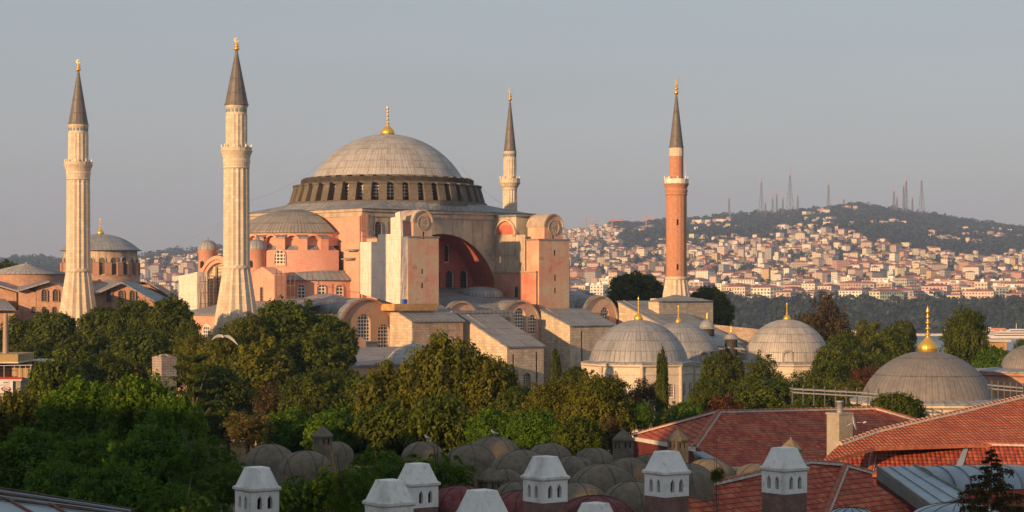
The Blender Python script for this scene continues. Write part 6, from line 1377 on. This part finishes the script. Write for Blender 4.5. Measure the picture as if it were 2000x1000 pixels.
# brown turrets on the bath house
def turret(px, ytop, wpx, D, hpx, label, tower=True):
    q = Dp(px, ytop, D); s = wpx*D/FP/1.385/2; t = thing('vent_turret', label, 'chimney', (0, 0, 0), 'brown stone vent turrets'); zt_ = q.z; zb = zt_-hpx*D/FP; z1 = zt_-s*1.6
    m = MB(); k = [(x*s*1.12, y*s*1.12) for x, y in ((-1, -1), (1, -1), (1, 1), (-1, 1))]
    prs = [(1.15, z1-.06), (1.18, z1+.06), (.95, z1+s*.45), (.5, z1+s*1.0), (.12, zt_-s*.25), (.10, zt_), (0, zt_+s*.05)]; m.lathe((0, 0, 0), [(a*s*1.3, b) for a, b in prs], 8, R(22.5), R(382.5), M['bathdome'], smooth=False); m.face([(x, y, z1-.06) for x, y in k[::-1]], M['bathdome']); m.build('cap', t)
    m = MB()
    for (O, X) in (((0, -s, 0), (1, 0, 0)), ((-s, 0, 0), (0, -1, 0)), ((s, 0, 0), (0, 1, 0)), ((0, s, 0), (-1, 0, 0))):
        hs_ = [[(c-s*.13, z1-s*1.1), (c+s*.13, z1-s*1.1), (c+s*.13, z1-s*.5), (c, z1-s*.35), (c-s*.13, z1-s*.5)] for c in (-s*.4, s*.4)]
        wall(m, O, X, [(-s, zb), (s, zb), (s, z1), (-s, z1)], hs_, M['bathdome'], s*.25)
    m.box(-s*.74, s*.74, -s*.74, s*.74, zb, z1-.1, M['dark'], 'xXyY'); m.build('shaft', t); t.location = (q.x, q.y, 0); t.rotation_euler = (0, 0, R(-5)); return t
turret(630, 830, 38, 132, 62, 'brown vent turret with dark arches, far left above the bath domes'); turret(1217, 836, 40, 128, 66, 'brown vent turret at the corner of the tiled roof, left of two'); turret(1324, 836, 40, 126, 90, 'brown vent turret before the tiled roof, right of two'); turret(958, 908, 50, 104, 46, 'squat square vent with pyramid cap among the domes', False); turret(1545, 854, 40, 118, 60, 'brown pointed cap behind the rightmost white chimney')
# concrete chimney with pipe and dish
q = Dp(1640, 875, 137); t = thing('concrete_chimney', 'plain concrete chimney on the tiled roof with steel pipe and dish', 'chimney', (q.x, q.y, 12)); s = .86
zt_ = Dp(1640, 809, 137).z; m = MB()
def rbox(m, c, a, b, z0, z1, mat, rot=R(-8)):
    ca, sa = math.cos(rot), math.sin(rot); k = [Vector((c.x+x*a*ca-y*b*sa, c.y+x*a*sa+y*b*ca, z0)) for x, y in ((-1, -1), (1, -1), (1, 1), (-1, 1))]; m.prism(k, (0, 0, z1-z0), mat)
rbox(m, q, .62, .62, 11, zt_, M['concrete']); rbox(m, q, .68, .68, zt_, zt_+.12, M['concrete']); m.build('shaft', t)
pz = Dp(1639, 783, 137).z; MB().lathe((q.x, q.y, 0), [(.22, zt_+.1), (.22, pz-.1), (.29, pz-.08), (.29, pz), (0, pz+.03)], 14, mat=M['grey']).build('pipe', t)
dq = Dp(1666, 825, 135.5); m = MB(); ax = (RT*.93+Vector((0, 0, .2))-FW*.25).normalized(); e1_ = ax.cross(Vector((0, 0, 1))).normalized(); e2_ = ax.cross(e1_); 
for k in range(18):
    t0, t1 = 2*PI*k/18, 2*PI*(k+1)/18
    for (ra, rb_, da, db) in ((0, .25, 0, .03), (.25, .48, .03, .12)):
        f = lambda r, tt, dd: dq+e1_*(r*math.cos(tt))+e2_*(r*math.sin(tt)*1.25)+ax*dd
        m.face([f(ra, t0, da), f(rb_, t0, db), f(rb_, t1, db), f(ra, t1, da)] if ra else [f(0, 0, 0), f(rb_, t0, db), f(rb_, t1, db)], M['gutter'], smooth=True)
m.build('satellite_dish', t); m = MB(); m.tube([dq, dq+ax*.7-Vector((0, 0, .15))], .025, M['grey'], 5); m.tube([dq-ax*.02, dq-ax*.45-Vector((0, 0, .2))], .04, M['grey'], 5); m.bar(dq+ax*.7-Vector((0, 0, .15)), dq+ax*.9-Vector((0, 0, .12)), .1, M['grey']); m.build('dish_arm', t)
# metal trellis frames
M['trel'] = plain('dull_grey_steel', (.11, .11, .11), .6)
def trellis(x0, x1, y0, y1, D, npost, label, hpx):
    a, b = Dp(x0, y0, D), Dp(x1, y1, D); t = thing('metal_trellis', label, 'pergola', (a.x, a.y, 6), 'grey metal pergola frames'); m = MB()
    for dz in (0, -.35): m.bar(a+Vector((0, 0, dz)), b+Vector((0, 0, dz)), .12, M['grey']); m.bar(a+FW*2+Vector((0, 0, dz)), b+FW*2+Vector((0, 0, dz)), .12, M['trel'])
    m.build('rail', t)
    for i in range(npost):
        p = a.lerp(b, i/(npost-1)); m = MB(); m.bar(p+Vector((0, 0, .5)), p-Vector((0, 0, hpx*D/FP)), .11, M['trel']); m.build('post', t); m = MB(); m.bar(p, p+FW*2, .1, M['grey']); m.build('crossbar', t)
trellis(1548, 1716, 760, 769, 205, 9, 'pale grey metal pergola frame left of the large smooth dome', 30); trellis(1938, 1998, 753, 758, 205, 6, 'grey metal pergola frame right of the large smooth dome', 30)
# small drooping conifer, bottom right
def drooping(px, yt, D):
    q = Dp(px, yt, D); zb = 4; t = thing('drooping_conifer', 'small dark conifer with drooping branch tips at the bottom right', 'conifer', (q.x, q.y, zb)); H = q.z; m = MB(); m.tube([(q.x, q.y, zb), (q.x, q.y, H)], .09, M['bark'], 6, .02); m.build('trunk', t)
    r2 = random.Random(8); P = []; N = []; S = []; bm_ = MB(); n = 46
    for i in range(n):
        k = i/n; z = H-.15-k*3.4; L = .18+k**1.25*2.6*(1 if i % 3 else .8)+(.3 if r2.random() < .2 else 0); a = i*2.4+r2.uniform(-.3, .3); d = Vector((math.cos(a), math.sin(a), 0)); base = Vector((q.x, q.y, z)); pts_ = [base, base+d*L*.5+Vector((0, 0, .10*L)), base+d*L+Vector((0, 0, -.03*L))]; bm_.tube(pts_, .022, M['bark'], 4, .008)
        for j in range(int(8+L*34)):
            s_ = r2.uniform(.12, 1); c = base+d*(L*s_)+Vector((0, 0, .17*L*s_*(1-s_)*2)); dr = r2.uniform(.05, .35)*(1 if L > .5 else .4)
            for w in range(5): P.append(tuple(c+Vector((r2.gauss(0, .035), r2.gauss(0, .035), -dr*w/5)))); N.append((r2.gauss(0, 1), r2.gauss(0, 1), .2)); S.append(.05)
    bm_.build('branches', t); N = np.array(N); N /= np.linalg.norm(N, axis=1, keepdims=True); o = bpy.data.objects.new('needles', leaf_mesh('needles', np.array(P), N, np.array(S), LM['brown'])); COL.objects.link(o); o.parent = t; o.location = (-q.x, -q.y, -zb); return t
drooping(1936, 872, 76)
# bottom left metal roof
t = thing('sheet_metal_roof', 'weathered blue grey metal roof with rusty seams at the bottom left', 'roof', tuple(Dp(-20, 945, 60)), 'sheet metal roofs in the foreground'); plm = plane3(Dp(-40, 950, 62), Dp(290, 1004, 54), Dp(-40, 1010, 56)); m = MB(); P = [hit(x, y, plm) for x, y in ((-160, 946), (-40, 968), (110, 984), (230, 1004), (240, 1060), (-160, 1060))]; m.prism(P, (0, 0, -.15), M['metalroof']); m.build('sheet', t)
m = MB(); A_, B_ = hit(-160, 938, plm)+Vector((0, 0, .12)), hit(265, 1000, plm)+Vector((0, 0, .12)); 
m.prism([hit(-160, 930, plm), hit(265, 999, plm), hit(245, 1004, plm), hit(-160, 962, plm)], (0, 0, -.2), M['redwallfg']); m.build('eave_board', t); m = MB()
for k in range(5):
    off_ = k*.09; m.bar(hit(-160, 930+k*7, plm)+Vector((0, 0, .05)), hit(262-8*k, 999+k*2, plm)+Vector((0, 0, .05)), .05, M['metalroof'] if k % 2 else M['bark'])
m.build('batten', t); m = MB()
for (x0, y0, x1, y1) in ((10, 975, 75, 1010), (95, 985, 140, 1010), (-60, 968, 10, 975), (30, 975, 95, 985), (110, 988, 180, 998)): m.bar(hit(x0, y0, plm)+Vector((0, 0, .04)), hit(x1, y1, plm)+Vector((0, 0, .04)), .055, M['rustm'])
m.build('rusty_seam', t)
# yellow terrace building, far left
D = 235; t = thing('terrace_building', 'yellow rendered building with balcony railing and round emblem banner at the left edge', 'building', tuple(Vector((*Dp(0, 700, D).xy, 0)))); M['yellow'] = plaster('yellow_render', (.36, .25, .10), (.42, .30, .13), (.22, .15, .08), .4, .4); M['banner'] = plain('banner_cloth', (.62, .62, .66), var=.05); M['ink'] = plain('dark_blue_print', (.05, .05, .12)); M['redp'] = plain('red_print', (.42, .03, .05))
def pxbox(x0, x1, y0, y1, D, back, mat, name, par, mb=None):
    m = MB(); m.prism([Dp(x0, y0, D), Dp(x1, y0, D), Dp(x1, y1, D), Dp(x0, y1, D)], FW*back, mat); return m.build(name, par)
pxbox(-120, 35, 692, 707, D, 8, M['yellow'], 'parapet', t); pxbox(-120, 36, 707, 709.5, D-.3, 8, M['gutter'], 'ledge', t); pxbox(-120, 33, 709.5, 738, D+2.5, 6, M['yellow'], 'upper_wall', t)
for x in (-18, 2, 14): pxbox(x-7, x+6, 713, 738, D+2.3, .15, M['dark'], 'window', t)
pxbox(34, 60, 719, 738, D, .3, M['yellow'], 'balcony_panel', t); pxbox(-120, 44, 737, 740, D-.4, 3, M['redp'], 'balcony_edge', t); pxbox(-120, 42, 740, 744, D-.2, 8, M['gutter'], 'slab', t); pxbox(-120, 40, 744, 900, D, 8, M['concrete'], 'lower_wall', t)
m = MB(); m.bar(Dp(-120, 716, D-.3), Dp(63, 713, D-.3), .06, M['gutter'])
for x in (-10, 8, 28, 39, 50, 60): m.bar(Dp(x, 714, D-.3), Dp(x, 738, D-.3), .05, M['gutter'])
m.build('railing', t)
bn = pxbox(-22, 25, 744, 768, D-.35, .04, M['banner'], 'banner', t)
def text(s, px, py, D, hpx, mat, name, par, sx=1.0):
    cu = bpy.data.curves.new(name, 'FONT'); cu.body = s; cu.size = 1; cu.align_x = 'CENTER'; cu.extrude = .01; ob = bpy.data.objects.new(name, cu); COL.objects.link(ob); dg = bpy.context.evaluated_depsgraph_get(); me = bpy.data.meshes.new_from_object(ob.evaluated_get(dg)); bpy.data.objects.remove(ob)
    o = bpy.data.objects.new(name, me); COL.objects.link(o); me.materials.clear(); me.materials.append(mat); k = hpx*D/FP/.72; p = Dp(px, py, D); o.parent = par; o.location = p-worg(par); o.rotation_euler = (PI/2, 0, -AZ); o.scale = (k*sx, k, k); WO[o.name] = worg(par); return o
text('MERCİ', 12, 748.5, D-.40, 3.0, M['ink'], 'lettering', bn); text('restaurant terrace', 8, 752.6, D-.40, 2.0, M['ink'], 'lettering', bn, 1.0)
m = MB(); ec = Dp(11.5, 759.5, D-.42)
for k in range(24):
    t0, t1 = 2*PI*k/24, 2*PI*(k+1)/24; f = lambda a, tt: ec+RT*(a*.56*math.cos(tt))+Vector((0, 0, a*.28*math.sin(tt)))
    m.prism([f(1, t0), f(1, t1), f(.78, t1), f(.78, t0)], -FW*.02, M['redp'])
m.prism([ec+RT*-.28-Vector((0, 0, .06)), ec+RT*.3-Vector((0, 0, .06)), ec+RT*.3-Vector((0, 0, .02)), ec+RT*-.05+Vector((0, 0, .08))], -FW*.02, M['ink']); m.build('emblem', bn)
pz0, pz1 = Dp(11, 692, D+3), Dp(11, 612, D+3); t = tag(MB().lathe((pz0.x, pz0.y, 0), [(.36, pz0.z-2), (.33, pz0.z+.35*(pz1.z-pz0.z)), (.30, pz0.z+.75*(pz1.z-pz0.z)), (.26, pz1.z-.3), (.2, pz1.z)], 14, mat=plain('flue_metal', (.34, .25, .20), .6, .1)).build('flue_pipe', origin=(pz0.x, pz0.y, pz0.z-2)), 'tall grey flue pipe rising from the yellow terrace building', 'flue')
m = MB(); m.prism([Dp(62, 705, 240), Dp(100, 707, 240), Dp(100, 722, 240), Dp(62, 722, 240)], FW*4, plain('purple_awning', (.16, .03, .07))); m.prism([Dp(60, 703, 239.5), Dp(102, 705, 239.5), Dp(102, 707, 239.5), Dp(60, 705.5, 239.5)], FW*5, M['gutter']); tag(m.build('awning'), 'small purple awning hut right of the yellow terrace building', 'awning')
# ruined brick pillar
D = 236; a, b = Dp(297, 700, D), Dp(345, 700, D); w = (b-a).length/1.41
t = thing('ruined_pillar', 'square ruined pillar of mixed stone and brick among the left trees', 'ruin', (a.x, a.y, 0)); M['ruin'] = masonry('mixed_ruin_masonry', ((.36, .33, .29), (.46, .42, .37), (.34, .20, .16)), (.17, .14, .12), .7, .3, (.12, .09, .08), .5, ms=.04, scale=.8)
c_ = (a+b)/2; m = MB(); m.box(c_.x-w/2, c_.x+w/2, c_.y-w/2, c_.y+w/2, 0, zz2(697, D), M['ruin'], 'xXyYZ'); m.build('shaft', t); m = MB(); m.box(c_.x-w/2-.1, c_.x+w/2+.1, c_.y-w/2-.1, c_.y+w/2+.1, zz2(735, D), zz2(733, D), M['ruin']); 
for k in range(14): x = rr.uniform(-w/2, w/2-.5); y = rr.uniform(-w/2, w/2-.5); m.box(c_.x+x, c_.x+x+.5, c_.y+y, c_.y+y+.5, zz2(697, D), zz2(697, D)+rr.uniform(.05, .3), M['ruin'])
m.build('broken_courses', t)
# gulls
M['gull'] = plain('gull_white', (.78, .76, .74), var=.05); M['gullg'] = plain('gull_grey', (.34, .35, .37), var=.08); M['gully'] = plain('gull_bill', (.6, .36, .06)); 
def skin_body(name, verts, edges, rad, mat, par, sub=2):
    me = bpy.data.meshes.new(name); me.from_pydata(verts, edges, []); o = bpy.data.objects.new(name, me); COL.objects.link(o); sk = o.modifiers.new('s', 'SKIN'); 
    for v, r in zip(me.skin_vertices[0].data, rad): v.radius = r if isinstance(r, tuple) else (r, r)
    me.skin_vertices[0].data[0].use_root = True; sb = o.modifiers.new('b', 'SUBSURF'); sb.levels = sub; sb.render_levels = sub
    dg = bpy.context.evaluated_depsgraph_get(); m2 = bpy.data.meshes.new_from_object(o.evaluated_get(dg)); bpy.data.objects.remove(o); m2.materials.clear(); m2.materials.append(mat); m2.polygons.foreach_set('use_smooth', [True]*len(m2.polygons)); o = bpy.data.objects.new(name, m2); COL.objects.link(o); o.parent = par; return o
def perched(px, py, D, label, rz):
    p = Dp(px, py, D); t = thing('gull', label, 'gull', tuple(p), 'gulls', rz)
    skin_body('body', [(-.30, 0, .17), (-.16, 0, .21), (0, 0, .26), (.10, 0, .30), (.15, 0, .38), (.17, 0, .45), (.215, 0, .46)], [(i, i+1) for i in range(6)], [.02, .07, .10, .085, .05, .058, .03], M['gull'], t)
    for s in (-1, 1): skin_body('wing', [(.10, s*.085, .29), (-.05, s*.10, .26), (-.22, s*.07, .21), (-.38, s*.02, .17)], [(0, 1), (1, 2), (2, 3)], [(.03, .05), (.03, .075), (.022, .05), (.01, .012)], M['gullg'], t); m = MB(); m.tube([(0, s*.04, .18), (.01, s*.04, 0)], .012, M['gully'], 5); m.box(-.01, .06, s*.04-.025, s*.04+.025, 0, .012, M['gully']); o = m.build('leg', None); o.parent = t
    m = MB(); m.tube([(.22, 0, .455), (.28, 0, .445), (.30, 0, .43)], .016, M['gully'], 6, .005); o = m.build('bill'); o.parent = t; return t
perched(835, 862.5, 136, 'white gull perched on the sunlit dome behind the feathery tree', R(150)); perched(965, 852.5, 142, 'white gull perched on top of the lit brown dome', R(140))
p = Dp(437, 658, 150); t = thing('gull', 'gull flying with spread arched wings before the left trees', 'gull', tuple(p), 'gulls', -AZ)
skin_body('body', [(-.05, -.25, -.02), (-.03, -.1, 0), (0, .08, 0), (0, .24, .0), (.0, .34, .01)][::-1], [(i, i+1) for i in range(4)], [.02, .05, .085, .08, .045][::1], M['gull'], t)
for s, pts_ in ((-1, [(-.02, .05, .04), (-.36, .08, .09), (-.62, .02, .00), (-.92, -.1, -.24)]), (1, [(.02, .05, .04), (.36, .08, .02), (.72, .02, -.24), (1.08, -.1, -.62)])):
    skin_body('wing', pts_, [(0, 1), (1, 2), (2, 3)], [(.05, .11), (.03, .13), (.022, .10), (.008, .02)], M['gullg'], t)
m = MB(); m.tube([(0, .30, .01), (0, .38, -.005)], .014, M['gully'], 6, .004); o = m.build('bill'); o.parent = t
# cables from the minarets
m = MB(); a = Dp(487, 392+0, 345); b = Dp(618, 324, 392); 
def cable(a, b, sag, label):
    m = MB(); P = [a.lerp(b, k/16)-Vector((0, 0, sag*4*(k/16)*(1-k/16))) for k in range(17)]; m.tube(P, .018, M['grey'], 4); tag(m.build('cable', origin=a), label, 'cable', 'cables strung between the minarets')
cable(Dp(178, 520, 372), Dp(440, 430, 332), 1.5, 'thin cable from the leftmost minaret towards the main minaret'); cable(Dp(487, 392, 332), Dp(632, 315, 388), 1.0, 'thin cable from the main minaret up to the great dome'); cable(Dp(900, 325, 392), Dp(985, 400, 438), .8, 'thin cable from the great dome down to the slim rear minaret')
# unseen blocks added behind the camera, heights shaped to shade the foreground
sh_dir = Vector((sd.x, sd.y, 0)).normalized(); pd = Vector((-sh_dir.y, sh_dir.x, 0)); cc = Vector((CAM.x, CAM.y, 0))+sh_dir*30; k_ = 0
M['shading'] = facade('shade_block_facade', False, True)
HB = [(-260, -196, 38, 'plain ochre block added for shade, southern end of the row behind the viewpoint'), (-195, -151, 40, 'cream block added for shade beside the ochre southern one'), (-150, -101, 40, 'broad beige block added for shade, left of the tower block'), (-100, -86.5, 41.5, 'narrow block added for shade, touching the tower block'), (-86, -68.6, 46.5, 'tallest added shade tower of the row behind the viewpoint'), (-68, -57.5, 38, 'low narrow block added for shade, right of the tower'), (-57, -20, 41, 'plain grey block added for shade behind the viewpoint'), (-19, 60, 40, 'long block added for shade at the northern end of the row')]
for i, (p0, p1_, zt_, lb) in enumerate(HB):
    a, b = cc+pd*p0, cc+pd*p1_; t = thing('shade_block', lb, 'building', tuple(a), 'added shade blocks behind the viewpoint'); m = MB()
    q4 = [a, b, b+sh_dir*16, a+sh_dir*16]; m.prism([Vector((p.x, p.y, 0)) for p in q4], (0, 0, zt_), M['shading']); w = m.build('wall', t); w.color = (*PCOL[i % 5][1], 1)
    m = MB(); m.prism([Vector((p.x, p.y, zt_+.02)) for p in q4], (0, 0, .5), M['flatroof']); m.build('roof', t)

# ---------------------------------------------------------------- haze
hz = NT('evening_haze'); out = hz.t.nodes['Material Output']; hz.t.nodes.remove(hz.b); pv = hz.t.nodes.new('ShaderNodeVolumePrincipled'); pv.inputs['Color'].default_value = (.46, .63, 1.0, 1); pv.inputs['Density'].default_value = 0.00009; pv.inputs['Anisotropy'].default_value = 0.0
hz.l(pv.outputs[0], out.inputs['Volume'])
m = MB(); c = Vector((CAM.x, CAM.y, 0)); Q = [c-FW*700-RT*7500, c-FW*700+RT*7500, c+FW*9900+RT*9500, c+FW*9900-RT*9500]
m.prism([Vector((p.x, p.y, -700)) for p in Q], (0, 0, 1135), hz.m); o = m.build('haze'); o['kind'] = 'stuff'
